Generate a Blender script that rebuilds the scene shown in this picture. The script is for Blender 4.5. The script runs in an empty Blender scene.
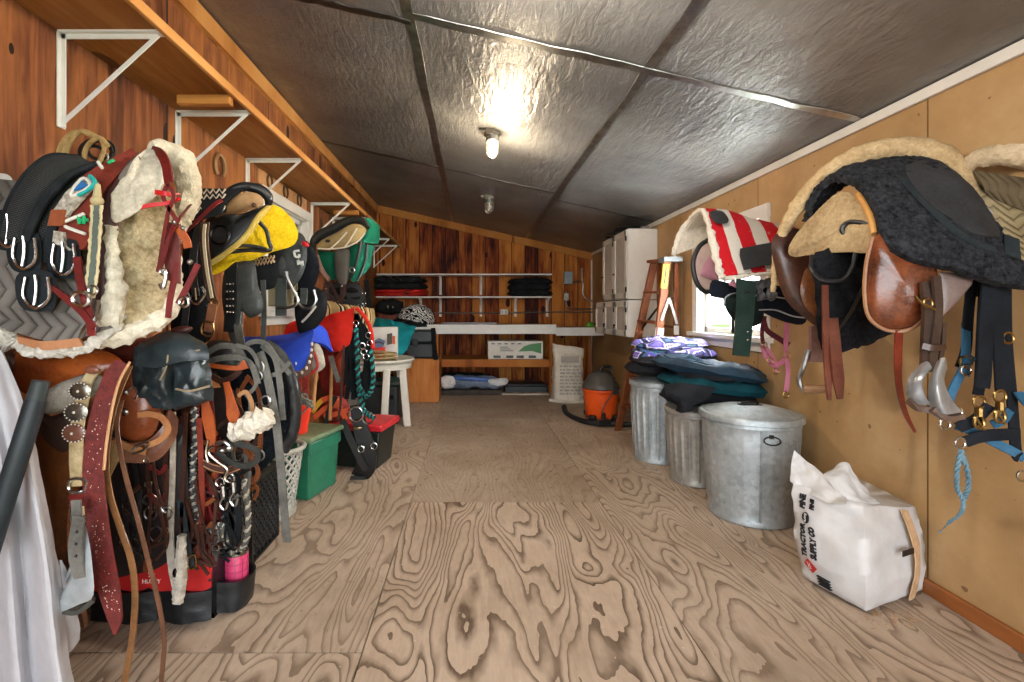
import bpy, math, random
from mathutils import Vector as V, noise as NZ, Matrix
random.seed(7)
PI = math.pi
F, VX, VY, H = 480.0, 472.0, 312.0, 1.2     # focal length in pixels, vanishing point, eye height
COL = bpy.context.scene.collection
XL, XR, YB, YF = -1.55, 1.95, 7.8, -1.1       # the room
ZL, ZR = 2.94, 2.16
KS = (ZL - ZR) / (XR - XL)
def ceil_z(x): return ZR + (XR - x) * KS
def P(px, py, Z): return V(((px - VX) * Z / F, Z, H - (py - VY) * Z / F))
def L(pts, Z=None):
    return [P(p[0], p[1], p[2] if len(p) > 2 else Z) for p in pts]
def crs(pts, res=6, cyc=False):
    pts = [V(p) for p in pts]; n = len(pts); out = []
    if n < 3 and not cyc:
        return [pts[0].lerp(pts[-1], i / res) for i in range(res + 1)]
    for i in range(n if cyc else n - 1):
        a = pts[(i - 1) % n] if (cyc or i > 0) else pts[0] * 2 - pts[1]
        b = pts[i]; c = pts[(i + 1) % n]
        d = pts[(i + 2) % n] if (cyc or i + 2 < n) else c * 2 - b
        for k in range(res):
            t = k / res
            out.append(0.5 * ((2 * b) + (c - a) * t + (2 * a - 5 * b + 4 * c - d) * t * t + (3 * b - a - 3 * c + d) * t ** 3))
    if not cyc: out.append(pts[-1].copy())
    return out
def lerpl(l, t):
    x = t * (len(l) - 1); i = min(int(x), len(l) - 2); f = x - i
    return l[i] * (1 - f) + l[i + 1] * f
class MB:
    def __init__(s): s.v = []; s.f = []; s.m = []; s.uv = []; s.mi = 0
    def add(s, vs, fs, uvs=None):
        o = len(s.v); s.v += [V(x) for x in vs]
        for f in fs: s.f.append([i + o for i in f]); s.m.append(s.mi)
        s.uv += uvs if uvs else [(0, 0)] * len(vs)
        return s
    def mat(s, i): s.mi = i; return s
    def box(s, c, d, rz=0, rx=0, ry=0):
        M = Matrix.Rotation(rz, 3, 'Z') @ Matrix.Rotation(ry, 3, 'Y') @ Matrix.Rotation(rx, 3, 'X'); c = V(c)
        vs = [c + M @ V((x * d[0] / 2, y * d[1] / 2, z * d[2] / 2)) for x in (-1, 1) for y in (-1, 1) for z in (-1, 1)]
        return s.add(vs, [(0, 1, 3, 2), (4, 6, 7, 5), (0, 4, 5, 1), (2, 3, 7, 6), (0, 2, 6, 4), (1, 5, 7, 3)])
    def bb(s, a, b):
        return s.box([(a[i] + b[i]) / 2 for i in range(3)], [abs(b[i] - a[i]) for i in range(3)])
    def beam(s, a, b, w, t, hint=(0, -1, 0)):
        a, b = V(a), V(b); d = (b - a).normalized(); h = V(hint); sd = d.cross(h).normalized(); u = sd.cross(d)
        vs = [p + sd * x * w / 2 + u * y * t / 2 for p in (a, b) for x, y in ((-1, -1), (1, -1), (1, 1), (-1, 1))]
        return s.add(vs, [(3, 2, 1, 0), (4, 5, 6, 7), (0, 1, 5, 4), (1, 2, 6, 5), (2, 3, 7, 6), (3, 0, 4, 7)])
    def tube(s, pts, r, n=8, res=5, cyc=False, amp=0, sc=20):
        q = crs(pts, res, cyc); m = len(q); rs = r if isinstance(r, (list, tuple)) else [r, r]
        t0 = (q[1] - q[0]).normalized(); a = t0.orthogonal().normalized(); vs = []; fs = []
        for i, p in enumerate(q):
            t = (q[(i + 1) % m] - q[i - 1]) if (cyc or 0 < i < m - 1) else (q[1] - q[0] if i == 0 else q[-1] - q[-2])
            t = t.normalized() if t.length > 1e-9 else t0
            a = (a - t * a.dot(t)); a = a.normalized() if a.length > 1e-6 else t.orthogonal().normalized(); b = t.cross(a)
            rr = lerpl(list(rs), i / max(1, m - 1))
            for k in range(n):
                an = 2 * PI * k / n; dv = a * math.cos(an) + b * math.sin(an)
                x = p + dv * rr
                if amp: x += dv * amp * (NZ.noise(x * sc) + .5 * NZ.noise(x * sc * 2.3))
                vs.append(x)
        R = m if cyc else m - 1
        for i in range(R):
            for k in range(n):
                fs.append((i * n + k, i * n + (k + 1) % n, ((i + 1) % m) * n + (k + 1) % n, ((i + 1) % m) * n + k))
        if not cyc: fs += [tuple(range(n - 1, -1, -1)), tuple(range((m - 1) * n, m * n))]
        return s.add(vs, fs)
    def ring(s, c, R, r, ax=(0, -1, 0), n=18, el=1.0, rot=0):
        ax = V(ax).normalized(); u = V((1, 0, 0)); u = (u - ax * u.dot(ax)).normalized(); w = ax.cross(u); c = V(c)
        u2 = u * math.cos(rot) + w * math.sin(rot); w2 = w * math.cos(rot) - u * math.sin(rot)
        return s.tube([c + u2 * R * math.cos(2 * PI * k / n) + w2 * R * el * math.sin(2 * PI * k / n) for k in range(n)], r, 7, 1, True)
    def strap(s, pts, w, t=.004, nrm=(0, -1, 0), res=6, ws=None):
        q = crs(pts, res); m = len(q); vs = []; fs = []; uv = []; h = V(nrm)
        for i, p in enumerate(q):
            tg = (q[min(i + 1, m - 1)] - q[max(i - 1, 0)]).normalized()
            sd = tg.cross(h); sd = sd.normalized() if sd.length > 1e-4 else V((1, 0, 0)); up = sd.cross(tg).normalized()
            ww = w * (lerpl(ws, i / (m - 1)) if ws else 1) / 2
            vs += [p - sd * ww - up * t / 2, p + sd * ww - up * t / 2, p + sd * ww * .96 + up * t / 2, p - sd * ww * .96 + up * t / 2]
            uv += [(0, i / m), (1, i / m), (1, i / m), (0, i / m)]
        for i in range(m - 1):
            for k in range(4):
                fs.append((i * 4 + k, i * 4 + (k + 1) % 4, i * 4 + 4 + (k + 1) % 4, i * 4 + 4 + k))
        fs += [(3, 2, 1, 0), tuple(range((m - 1) * 4, m * 4))]
        return s.add(vs, fs, uv)
    def braid(s, pts, R, r, turns, n=3, res=8):
        q = crs(pts, res); m = len(q)
        for j in range(n):
            o = []
            for i, p in enumerate(q):
                tg = (q[min(i + 1, m - 1)] - q[max(i - 1, 0)]).normalized(); a = tg.cross(V((0, 1, .01))).normalized(); b = tg.cross(a)
                an = 2 * PI * (turns * i / m + j / n); o.append(p + (a * math.cos(an) + b * math.sin(an)) * R)
            s.mi = j % 2 if n == 2 else (1 if j == 0 else 0)
            s.tube(o, r, 6, 1)
        s.mi = 0
        return s
    def lathe(s, prof, c, n=40, mod=None):
        vs = []; fs = []; c = V(c); m = len(prof)
        for i, (r, z) in enumerate(prof):
            for k in range(n):
                a = 2 * PI * k / n; rr = r + (mod(a, z, r) if mod else 0)
                vs.append(c + V((rr * math.cos(a), rr * math.sin(a), z)))
        for i in range(m - 1):
            for k in range(n): fs.append((i * n + k, i * n + (k + 1) % n, (i + 1) * n + (k + 1) % n, (i + 1) * n + k))
        if prof[0][0] > 1e-5: fs.append(tuple(range(n - 1, -1, -1)))
        if prof[-1][0] > 1e-5: fs.append(tuple(range((m - 1) * n, m * n)))
        return s.add(vs, fs)
    def prism(s, pts, ext):
        pts = [V(p) for p in pts]; e = V(ext); n = len(pts)
        return s.add(pts + [p + e for p in pts], [tuple(range(n - 1, -1, -1)), tuple(range(n, 2 * n))] + [(i, (i + 1) % n, n + (i + 1) % n, n + i) for i in range(n)])
    def pillow(s, pts, df=.03, db=.02, rings=6, smooth=True, amp=0, sc=12, dirn=(0, -1, 0), res=4, pw=.5, cen=None):
        q = crs(pts, res, True) if smooth else [x for i in range(len(pts)) for x in [V(pts[i]).lerp(V(pts[(i + 1) % len(pts)]), k / res) for k in range(res)]]
        n = len(q); c = V(cen) if cen else sum(q, V()) / n; d = V(dirn).normalized(); vs = []; fs = []; uv = []
        xs = [p.x for p in q]; zs = [p.z for p in q]; x0, x1, z0, z1 = min(xs), max(xs), min(zs), max(zs)
        def layer(sg, dep, lo):
            for k in range(lo, rings):
                t = k / rings; hgt = dep * (1 - (1 - t) ** 2) ** pw
                for p in q:
                    x = p.lerp(c, t) + d * hgt * sg
                    if amp:
                        e = min(1, t * 3); x = x + d * sg * amp * (NZ.noise(x * sc) + .5 * NZ.noise(x * sc * 2.7)) * (.4 + .6 * e)
                        if t < .35: x = x + (p - c).normalized() * amp * NZ.noise(x * sc * 1.6) * .8
                    vs.append(x)
            vs.append(c + d * dep * sg)
        layer(1, df, 0); nf = len(vs)
        for k in range(rings - 1):
            for i in range(n): fs.append((k * n + i, k * n + (i + 1) % n, (k + 1) * n + (i + 1) % n, (k + 1) * n + i))
        for i in range(n): fs.append(((rings - 1) * n + i, (rings - 1) * n + (i + 1) % n, nf - 1))
        layer(-1, db, 1); b0 = nf
        for i in range(n): fs.append((i, b0 + i, b0 + (i + 1) % n, (i + 1) % n))
        for k in range(rings - 2):
            for i in range(n): fs.append((b0 + k * n + i, b0 + (k + 1) * n + i, b0 + (k + 1) * n + (i + 1) % n, b0 + k * n + (i + 1) % n))
        e = len(vs) - 1
        for i in range(n): fs.append((b0 + (rings - 2) * n + i, e, b0 + (rings - 2) * n + (i + 1) % n))
        uv = [((v.x - x0) / max(1e-6, x1 - x0), (v.z - z0) / max(1e-6, z1 - z0)) for v in vs]
        return s.add(vs, fs, uv)
    def grid(s, ctrl, nu=24, nv=24, thick=.012, amp=0, sc=12, fn=None):
        R = [crs(r, 8) for r in ctrl]; rows = []
        for j in range(nu + 1): 
            colp = crs([lerpl(r, j / nu) for r in R], 8); rows.append([lerpl(colp, i / nv) for i in range(nv + 1)])
        W = nv + 1; idx = lambda j, i: j * W + i; nrm = []
        for j in range(nu + 1):
            for i in range(W):
                du = rows[min(j + 1, nu)][i] - rows[max(j - 1, 0)][i]; dv = rows[j][min(i + 1, nv)] - rows[j][max(i - 1, 0)]
                k = du.cross(dv); nrm.append(k.normalized() if k.length > 1e-10 else V((0, -1, 0)))
        c = sum(nrm, V()) 
        sg = 1 if c.dot(V((0, -1, .3))) > 0 else -1
        top = []; bot = []; uv = []
        for j in range(nu + 1):
            for i in range(W):
                p = rows[j][i]; k = nrm[idx(j, i)] * sg; u, v = j / nu, i / nv
                h = amp * (NZ.noise(p * sc) + .5 * NZ.noise(p * sc * 2.4)) if amp else 0
                if fn: h += fn(u, v)
                top.append(p + k * (thick / 2 + h)); bot.append(p - k * (thick / 2 - h)); uv.append((u, v))
        n = len(top); fs = []
        for j in range(nu):
            for i in range(nv):
                q = (idx(j, i), idx(j, i + 1), idx(j + 1, i + 1), idx(j + 1, i))
                if sg > 0: q = q[::-1]
                fs += [q, tuple(n + x for x in q[::-1])]
        bd = [idx(0, i) for i in range(W)] + [idx(j, nv) for j in range(1, nu + 1)] + [idx(nu, i) for i in range(nv - 1, -1, -1)] + [idx(j, 0) for j in range(nu - 1, 0, -1)]
        for a, b in zip(bd, bd[1:] + bd[:1]): fs.append((a, b, n + b, n + a))
        return s.add(top + bot, fs, uv + uv)
    def ball(s, c, r, n=12, m=8, amp=0, sc=20):
        r = r if isinstance(r, (tuple, list)) else (r, r, r); c = V(c); vs = []; fs = []
        for i in range(m + 1):
            th = PI * i / m
            for k in range(n):
                a = 2 * PI * k / n; d = V((math.sin(th) * math.cos(a) * r[0], math.sin(th) * math.sin(a) * r[1], math.cos(th) * r[2])); p = c + d
                if amp: p += d.normalized() * amp * NZ.noise(p * sc)
                vs.append(p)
        for i in range(m):
            for k in range(n): fs.append((i * n + k, (i + 1) * n + k, (i + 1) * n + (k + 1) % n, i * n + (k + 1) % n))
        return s.add(vs, fs)
    def text(s, txt, size, org, right, up, ext=.001, align='CENTER', bold=0):
        cu = bpy.data.curves.new('t', 'FONT'); cu.body = txt; cu.size = size; cu.align_x = align; cu.align_y = 'CENTER'; cu.extrude = ext; cu.resolution_u = 2; cu.offset = bold
        ob = bpy.data.objects.new('t', cu); COL.objects.link(ob); bpy.context.view_layer.update()
        me = ob.to_mesh(); r = V(right).normalized(); u = V(up).normalized(); n = r.cross(u); o = V(org)
        vs = [o + r * q.co.x + u * q.co.y + n * q.co.z for q in me.vertices]; fs = [tuple(p.vertices) for p in me.polygons]
        s.add(vs, fs); ob.to_mesh_clear(); bpy.data.objects.remove(ob); bpy.data.curves.remove(cu)
        return s
    def mesh(s, name, off, mats, ang=40):
        me = bpy.data.meshes.new(name); me.from_pydata([v - off for v in s.v], [], s.f)
        for m in mats: me.materials.append(m)
        uvl = me.uv_layers.new(name='UVMap')
        for lp in me.loops: uvl.data[lp.index].uv = s.uv[lp.vertex_index]
        for p, mi in zip(me.polygons, s.m): p.material_index = mi
        import bmesh
        bm = bmesh.new(); bm.from_mesh(me); bmesh.ops.remove_doubles(bm, verts=bm.verts, dist=1e-6); bmesh.ops.recalc_face_normals(bm, faces=bm.faces); bm.to_mesh(me); bm.free()
        me.shade_smooth(); me.set_sharp_from_angle(angle=math.radians(ang)); me.update()
        return me
SPLIT = {'ring', 'buckle', 'snap', 'stud', 'bead', 'rivet', 'punch_hole', 'socket', 'hinge', 'nail', 'zigzag_pattern', 'worn_edge', 'wear_patch', 'hand_tool', 'pointed_end', 'lacing', 'white_patch', 'paint_patch', 'roller_buckle', 'cinch_ring', 'pale_mark', 'concho', 'keeper_buckle', 'binding', 'pink_fringe', 'grey_fringe', 'piping'}
def islands(mb):
    par = list(range(len(mb.v)))
    def fd(i):
        while par[i] != i: par[i] = par[par[i]]; i = par[i]
        return i
    for f in mb.f:
        a = fd(f[0])
        for k in f[1:]: par[fd(k)] = a
    comp = {}
    for i in range(len(mb.v)): comp.setdefault(fd(i), []).append(i)
    bx = []
    for ids in comp.values():
        c = [mb.v[i] for i in ids]; bx.append([ids, [min(v[k] for v in c) - .002 for k in range(3)], [max(v[k] for v in c) + .002 for k in range(3)]])
    ch = True
    while ch:
        ch = False
        for i in range(len(bx)):
            for j in range(i + 1, len(bx)):
                if all(bx[i][1][k] <= bx[j][2][k] and bx[j][1][k] <= bx[i][2][k] for k in range(3)):
                    bx[i] = [bx[i][0] + bx[j][0], [min(bx[i][1][k], bx[j][1][k]) for k in range(3)], [max(bx[i][2][k], bx[j][2][k]) for k in range(3)]]; del bx[j]; ch = True; break
            if ch: break
    out = []
    for ids, _, _ in bx:
        mp = {v: n for n, v in enumerate(sorted(ids))}; q = MB(); q.v = [mb.v[i].copy() for i in sorted(ids)]; q.uv = [mb.uv[i] for i in sorted(ids)]
        for f, m in zip(mb.f, mb.m):
            if f[0] in mp: q.f.append([mp[i] for i in f]); q.m.append(m)
        out.append(q)
    return out
def put(name, mb, mats, parent=None, label=None, bevel=0, sub=0, ang=40, root=None, origin=None):
    mats = mats if isinstance(mats, (list, tuple)) else [mats]
    if name in SPLIT and parent is not None:
        bits = islands(mb)
        if len(bits) > 1: return [put(name, q, mats, parent, label, bevel, sub, ang) for q in bits][0]
    if not (origin is not None and parent is None) and not any(q.get('kind') == 'structure' for q in ([parent] if parent else [])):
        for v in mb.v:
            v.x = min(max(v.x, XL + .002), XR - .002); v.z = max(v.z, .0008)
    if parent is None:
        if origin is None:
            xs = [v.x for v in mb.v]; ys = [v.y for v in mb.v]; off = V(((min(xs) + max(xs)) / 2, (min(ys) + max(ys)) / 2, min(v.z for v in mb.v)))
        else: off = V(origin)
    else:
        r = parent
        while r.parent: r = r.parent
        off = r.location.copy()
    o = bpy.data.objects.new(name, mb.mesh(name, off, mats, ang)); COL.objects.link(o)
    if parent is None: o.location = off
    else: o.parent = parent
    if label: o['label'] = label
    if bevel: m = o.modifiers.new('b', 'BEVEL'); m.width = bevel; m.segments = 2; m.limit_method = 'ANGLE'; m.angle_limit = .7
    if sub: m = o.modifiers.new('s', 'SUBSURF'); m.levels = sub; m.render_levels = sub
    return o
def thing(name, label, cat, at, group=None):
    o = bpy.data.objects.new(name, None); COL.objects.link(o); o.location = V(at); o.empty_display_size = .05
    o['label'] = label; o['category'] = cat
    if group: o['group'] = group
    bpy.context.view_layer.update()
    return o
def solo(name, mb, mats, label, cat, group=None, **k):
    o = put(name, mb, mats, **k); o['label'] = label; o['category'] = cat
    if group: o['group'] = group
    return o
def struct(name, mb, mats, **k):
    o = put(name, mb, mats, origin=(0, 0, 0), **k); o['kind'] = 'structure'; return o
# ---------------------------------------------------------------- materials
def lin(c):
    c = c / 255.0
    return c / 12.92 if c <= .04045 else ((c + .055) / 1.055) ** 2.4
def rgb(h):
    if isinstance(h, str): h = tuple(int(h[i:i + 2], 16) for i in (0, 2, 4))
    return tuple(lin(x) for x in h) + (1,)
class NT:
    def __init__(s, name):
        s.m = bpy.data.materials.new(name); s.m.use_nodes = True; s.t = s.m.node_tree; s.b = s.t.nodes['Principled BSDF']
    def n(s, typ, **k):
        x = s.t.nodes.new('ShaderNode' + typ)
        for a, v in k.items():
            if a.startswith('i_'): 
                key = a[2:]; x.inputs[int(key) if key.isdigit() else key.replace('_', ' ')].default_value = v
            else: setattr(x, a, v)
        return x
    def l(s, a, b): s.t.links.new(a, b)
    def coord(s, kind='Object', scale=(1, 1, 1)):
        t = s.n('TexCoord'); m = s.n('Mapping'); m.inputs['Scale'].default_value = scale; s.l(t.outputs[kind], m.inputs['Vector']); return m.outputs[0]
    def noise(s, co, scale=5, det=4, rough=.55, dist=0):
        x = s.n('TexNoise'); x.inputs['Scale'].default_value = scale; x.inputs['Detail'].default_value = det; x.inputs['Roughness'].default_value = rough; x.inputs['Distortion'].default_value = dist
        s.l(co, x.inputs['Vector']); return x.outputs['Fac']
    def math(s, op, a, b=0.0, c=None):
        x = s.n('Math', operation=op)
        for i, q in enumerate([a, b] + ([c] if c is not None else [])):
            if isinstance(q, (int, float)): x.inputs[i].default_value = q
            else: s.l(q, x.inputs[i])
        return x.outputs[0]
    def ramp(s, f, stops, interp='LINEAR'):
        r = s.n('ValToRGB'); r.color_ramp.interpolation = interp; e = r.color_ramp.elements
        while len(e) < len(stops): e.new(.5)
        for q, (p, c) in zip(e, stops): q.position = p; q.color = rgb(c)
        s.l(f, r.inputs[0]); return r.outputs[0]
    def mix(s, f, a, b, bl='MIX'):
        x = s.n('Mix', data_type='RGBA', blend_type=bl)
        for i, q in ((0, f), (6, a), (7, b)):
            if isinstance(q, (int, float)): x.inputs[i].default_value = q
            elif isinstance(q, tuple): x.inputs[i].default_value = q
            else: s.l(q, x.inputs[i])
        return x.outputs[2]
    def sep(s, co):
        x = s.n('SeparateXYZ'); s.l(co, x.inputs[0]); return x.outputs
    def comb(s, a, b, c):
        x = s.n('CombineXYZ')
        for i, q in enumerate((a, b, c)):
            if isinstance(q, (int, float)): x.inputs[i].default_value = q
            else: s.l(q, x.inputs[i])
        return x.outputs[0]
    def bump(s, h, st=.3, dist=.01, prev=None):
        b = s.n('Bump'); b.inputs['Strength'].default_value = st; b.inputs['Distance'].default_value = dist; s.l(h, b.inputs['Height'])
        if prev is not None: s.l(prev, b.inputs['Normal'])
        return b.outputs[0]
    def done(s, col=None, rough=.5, metal=0, nrm=None, spec=.5, coat=0):
        if col is not None:
            if isinstance(col, tuple): s.b.inputs['Base Color'].default_value = col
            else: s.l(col, s.b.inputs['Base Color'])
        if isinstance(rough, (int, float)): s.b.inputs['Roughness'].default_value = rough
        else: s.l(rough, s.b.inputs['Roughness'])
        s.b.inputs['Metallic'].default_value = metal; s.b.inputs['Specular IOR Level'].default_value = spec; s.b.inputs['Coat Weight'].default_value = coat
        if nrm is not None: s.l(nrm, s.b.inputs['Normal'])
        return s.m
_mc = {}
def mt(c1, c2=None, rough=.6, metal=0, vs=7, bs=80, bst=.25, det=5, coat=0, spec=.5, st=(1, 1, 1), name=None, grit=.3):
    """mottled material between two colours with a fine bump"""
    key = (c1, c2, rough, metal, vs, bs, bst, coat, st, grit)
    if key in _mc: return _mc[key]
    t = NT(name or 'mottled_' + c1); co = t.coord('Object', st)
    col = t.ramp(t.math('ADD', t.math('MULTIPLY', t.noise(co, vs, det), 1 - grit), t.math('MULTIPLY', t.noise(co, bs * .55, 3, .7), grit)), [(.34, c1), (.64, c2 or c1)])
    m = t.done(col, rough, metal, t.bump(t.noise(co, bs, 3), bst, .004), spec, coat); _mc[key] = m
    return m
def leather(c1, c2, rough=.38, bst=.25): return mt(c1, c2, rough, 0, 9, 140, bst, 6, .15)
def fleece(c1, c2, vs=9): return mt(c1, c2, .95, 0, vs, 130, 1.0, 6, 0, .1, grit=.55)
def cloth(c1, c2=None, bs=220): return mt(c1, c2, .9, 0, 6, bs, .35, 4, 0, .15)
def metal(c='b8b8b6', c2='8c8c8a', rough=.28): return mt(c, c2, rough, 1, 14, 90, .12)
def plastic(c, c2=None, rough=.4): return mt(c, c2 or c, rough, 0, 4, 60, .06)
def planks(name, dark, mid, lite, axis, bw, along, contrast=1.0, seam=True, rough=.72, tint=.5):
    """stained boards: axis = coordinate across the boards, along = coordinate along the grain"""
    t = NT(name); o = t.sep(t.coord()); A = o[axis]; B = o[along]
    bid = t.math('FLOOR', t.math('DIVIDE', A, bw)); wn = t.n('TexWhiteNoise', noise_dimensions='1D'); t.l(bid, wn.inputs['W']); rnd = wn.outputs['Value']
    off = t.math('MULTIPLY', rnd, 37.0)
    co = t.comb(t.math('MULTIPLY', A, 14.0), t.math('ADD', t.math('MULTIPLY', B, 1.1), off), off)
    n1 = t.noise(co, 1.6, 6, .6, .8); co2 = t.comb(t.math('MULTIPLY', A, 5.0), t.math('ADD', t.math('MULTIPLY', B, 1.5), off), off)
    n2 = t.noise(co2, 1.0, 3, .55, .4)
    f = t.math('ADD', t.math('MULTIPLY', n1, .55), t.math('MULTIPLY', n2, .6))
    f = t.math('ADD', f, t.math('MULTIPLY', t.math('SUBTRACT', rnd, .5), .25 * tint))
    vo = t.n('TexVoronoi', feature='F1'); vo.inputs['Scale'].default_value = 1.0
    t.l(t.comb(t.math('MULTIPLY', A, 4.2), t.math('MULTIPLY', B, 2.1), off), vo.inputs['Vector'])
    kn = t.math('MULTIPLY', t.math('LESS_THAN', vo.outputs['Distance'], .15), .34)
    f = t.math('SUBTRACT', f, kn)
    col = t.ramp(f, [(.36, dark), (.5, mid), (.74, lite)])
    if seam:
        fr = t.math('FRACT', t.math('DIVIDE', A, bw)); ed = t.math('LESS_THAN', t.math('ABSOLUTE', t.math('SUBTRACT', fr, .5)), .5 - .006 / bw)
        col = t.mix(ed, rgb('1c0d06'), col)
    return t.done(col, rough, 0, t.bump(n1, .3, .006), .2)
# leather and tack palette
BRN = leather('5c3018', '8a4c24'); DBR = leather('2c1812', '4c2a1e'); TAN = leather('9a6a40', 'bf8f60'); RUS = leather('93401a', 'b85a26'); OXB = leather('4e1212', '7c2220')
BLK = leather('0c0d0e', '1d1f21', .45); GRL = leather('3e3d39', '74716a', .6); NYL = cloth('0d0f11', '1b1e20'); STEEL = metal(); BRASS = metal('b89c64', '84683a'); DKM = metal('4a4a4a', '2c2c2c')
CREAM = fleece('cfc4ae', 'ece4d4'); WHITE = plastic('dedcd6', 'e8e6e2', .45); WPAINT = mt('d8d6d0', 'e6e4e0', .5, 0, 5, 40, .15)
CHROME = metal('d6d6d4', 'b4b4b2', .18)
# ---------------------------------------------------------------- the setting
def floor_mat():
    t = NT('weathered_plywood'); at = t.n('Attribute', attribute_name='sheet'); s = t.sep(at.outputs['Vector'])   # seed, grain strength, tone
    o = t.sep(t.coord()); seed = t.math('MULTIPLY', s[0], 50.0)
    co = t.comb(t.math('MULTIPLY', o[0], 3.1), t.math('MULTIPLY', o[1], .62), seed)
    wob = t.noise(t.comb(t.math('MULTIPLY', o[0], 8.0), t.math('MULTIPLY', o[1], 3.4), seed), 1.0, 3, .5)
    base = t.noise(co, 1.0, 1.5, .45, .35)
    vo = t.n('TexVoronoi', feature='SMOOTH_F1'); vo.inputs['Scale'].default_value = 1; vo.inputs['Smoothness'].default_value = .2
    t.l(t.comb(t.math('MULTIPLY', o[0], 3.0), t.math('MULTIPLY', o[1], 1.7), seed), vo.inputs['Vector'])
    kn = t.math('POWER', t.math('MAXIMUM', t.math('SUBTRACT', 1.0, t.math('MULTIPLY', vo.outputs['Distance'], 2.4)), 0.0), 3.0)
    fld = t.math('ADD', t.math('MULTIPLY', base, 28.0), t.math('MULTIPLY', wob, 2.0)); fld = t.math('ADD', fld, t.math('MULTIPLY', kn, 3.0))
    fld = t.math('ADD', fld, t.math('MULTIPLY', o[0], 5.0))
    fr = t.math('FRACT', fld)
    brk = t.noise(t.comb(t.math('MULTIPLY', o[0], 5.0), t.math('MULTIPLY', o[1], 2.0), seed), 1.0, 4, .6)
    fine = t.noise(t.comb(t.math('MULTIPLY', o[0], 60.0), t.math('MULTIPLY', o[1], 9.0), seed), 1.0, 5, .7)
    line = t.ramp(fr, [(0.0, '282828'), (.05, '000000'), (.12, '4c4c4c'), (.24, 'c0c0c0'), (.46, 'ffffff')])
    ln = t.math('SUBTRACT', 1.0, line); ln = t.math('MULTIPLY', ln, s[1])
    ln = t.math('MULTIPLY', ln, t.math('ADD', .35, t.math('MULTIPLY', brk, .95)))
    ln = t.math('MULTIPLY', ln, t.math('ADD', .55, t.math('MULTIPLY', fine, .8)))
    c0 = t.ramp(t.math('ADD', t.math('MULTIPLY', t.noise(t.coord(), 1.1, 5, .65), .7), t.math('MULTIPLY', fine, .3)), [(.33, '9c8873'), (.5, 'b8a38f'), (.68, 'ccbaa8')])
    col = t.mix(t.math('MINIMUM', ln, 1.0), c0, rgb('4e3926'))
    spk = t.math('GREATER_THAN', t.noise(t.coord('Object', (1, .5, 1)), 38, 2, .6), .66)
    col = t.mix(t.math('MULTIPLY', spk, t.math('SUBTRACT', 1.0, s[1])), col, rgb('5a4634'))
    ch = t.math('GREATER_THAN', t.noise(t.coord(), 55, 1, .4), .78); col = t.mix(t.math('MULTIPLY', ch, .55), col, rgb('d8cdbd'))
    ton = t.mix(s[2], col, rgb('5c4a38'))
    return t.done(ton, .62, 0, t.bump(t.math('ADD', t.math('MULTIPLY', fine, .4), line), .25, .004), .3)
def build_floor():
    me = bpy.data.meshes.new('floor'); vs = []; fs = []; at = []; rnd = random.Random(5)
    cols = [(XL - .1, -.387, [-1.2, 1.69, 4.13, 6.57, YB]), (-.387, .812, [-1.2, .59, 3.03, 5.47, YB]), (.812, XR + .1, [-1.2, 1.25, 3.69, 6.13, YB])]
    g = .0025; tones = {(1, 2): (.32, .24), (1, 3): (.25, .3), (0, 2): (.4, .15), (2, 2): (.4, .12), (0, 3): (.3, .18), (2, 3): (.3, .2), (1, 1): (1.0, 0.0), (0, 1): (.7, .05), (2, 1): (.75, .05)}
    for ci, (x0, x1, ys) in enumerate(cols):
        for k, (y0, y1) in enumerate(zip(ys, ys[1:])):
            b = len(vs); z = rnd.uniform(-.0008, .0008)
            vs += [(x0 + g, y0 + g, z), (x1 - g, y0 + g, z), (x1 - g, y1 - g, z), (x0 + g, y1 - g, z)]
            vs += [(x, y, -.02) for x, y, _ in vs[b:b + 4]]
            for f in ((0, 1, 2, 3), (0, 4, 5, 1), (1, 5, 6, 2), (2, 6, 7, 3), (3, 7, 4, 0)): fs.append([q + b for q in f])
            gs, tn = tones.get((ci, k), (.85, 0)); at += [(rnd.random(), gs, tn)] * 8
    b = len(vs); vs += [(XL - .1, YF - .1, -.02), (XR + .1, YF - .1, -.02), (XR + .1, YB + .1, -.02), (XL - .1, YB + .1, -.02)]; fs.append([b, b + 1, b + 2, b + 3]); at += [(.5, 1, .9)] * 4
    me.from_pydata(vs, [], fs); a = me.attributes.new('sheet', 'FLOAT_VECTOR', 'POINT')
    for i, q in enumerate(at): a.data[i].vector = q
    me.materials.append(floor_mat()); o = bpy.data.objects.new('floor', me); COL.objects.link(o); o['kind'] = 'structure'
build_floor()
def foil_mat():
    t = NT('foil_faced_board'); co = t.coord(); o = t.sep(co)
    n = t.noise(co, 2.2, 5, .6); n2 = t.noise(t.coord('Object', (5, 1.2, 1)), 5, 5, .6, .6); n3 = t.noise(co, 55, 3, .5)
    col = t.ramp(t.noise(co, 1.4, 5, .6), [(.3, '6e6e6e'), (.55, '8c8c8b'), (.75, 'a8a8a6')])
    spk = t.math('GREATER_THAN', t.noise(co, 42, 2, .5), .74); col = t.mix(t.math('MULTIPLY', spk, .5), col, rgb('3a3835'))
    h = t.math('ADD', t.math('MULTIPLY', n2, 1.0), t.math('ADD', t.math('MULTIPLY', n3, .12), n))
    ro = t.math('ADD', .3, t.math('MULTIPLY', n, .2))
    return t.done(col, ro, .5, t.bump(h, .6, .02), .6)
FOIL = foil_mat(); TAPE = metal('c2c2be', '8a8a86', .3); TAPED = metal('6a6866', '4a4846', .4)
def slab_c(x0, x1, y0, y1, dz, th):
    a = [(x, y, ceil_z(x) + dz) for x, y in ((x0, y0), (x1, y0), (x1, y1), (x0, y1))]
    return MB().prism(a, (0, 0, th))
struct('ceiling', slab_c(XL - .1, XR + .1, YF - .1, YB + .1, 0, .06), FOIL)
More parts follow.
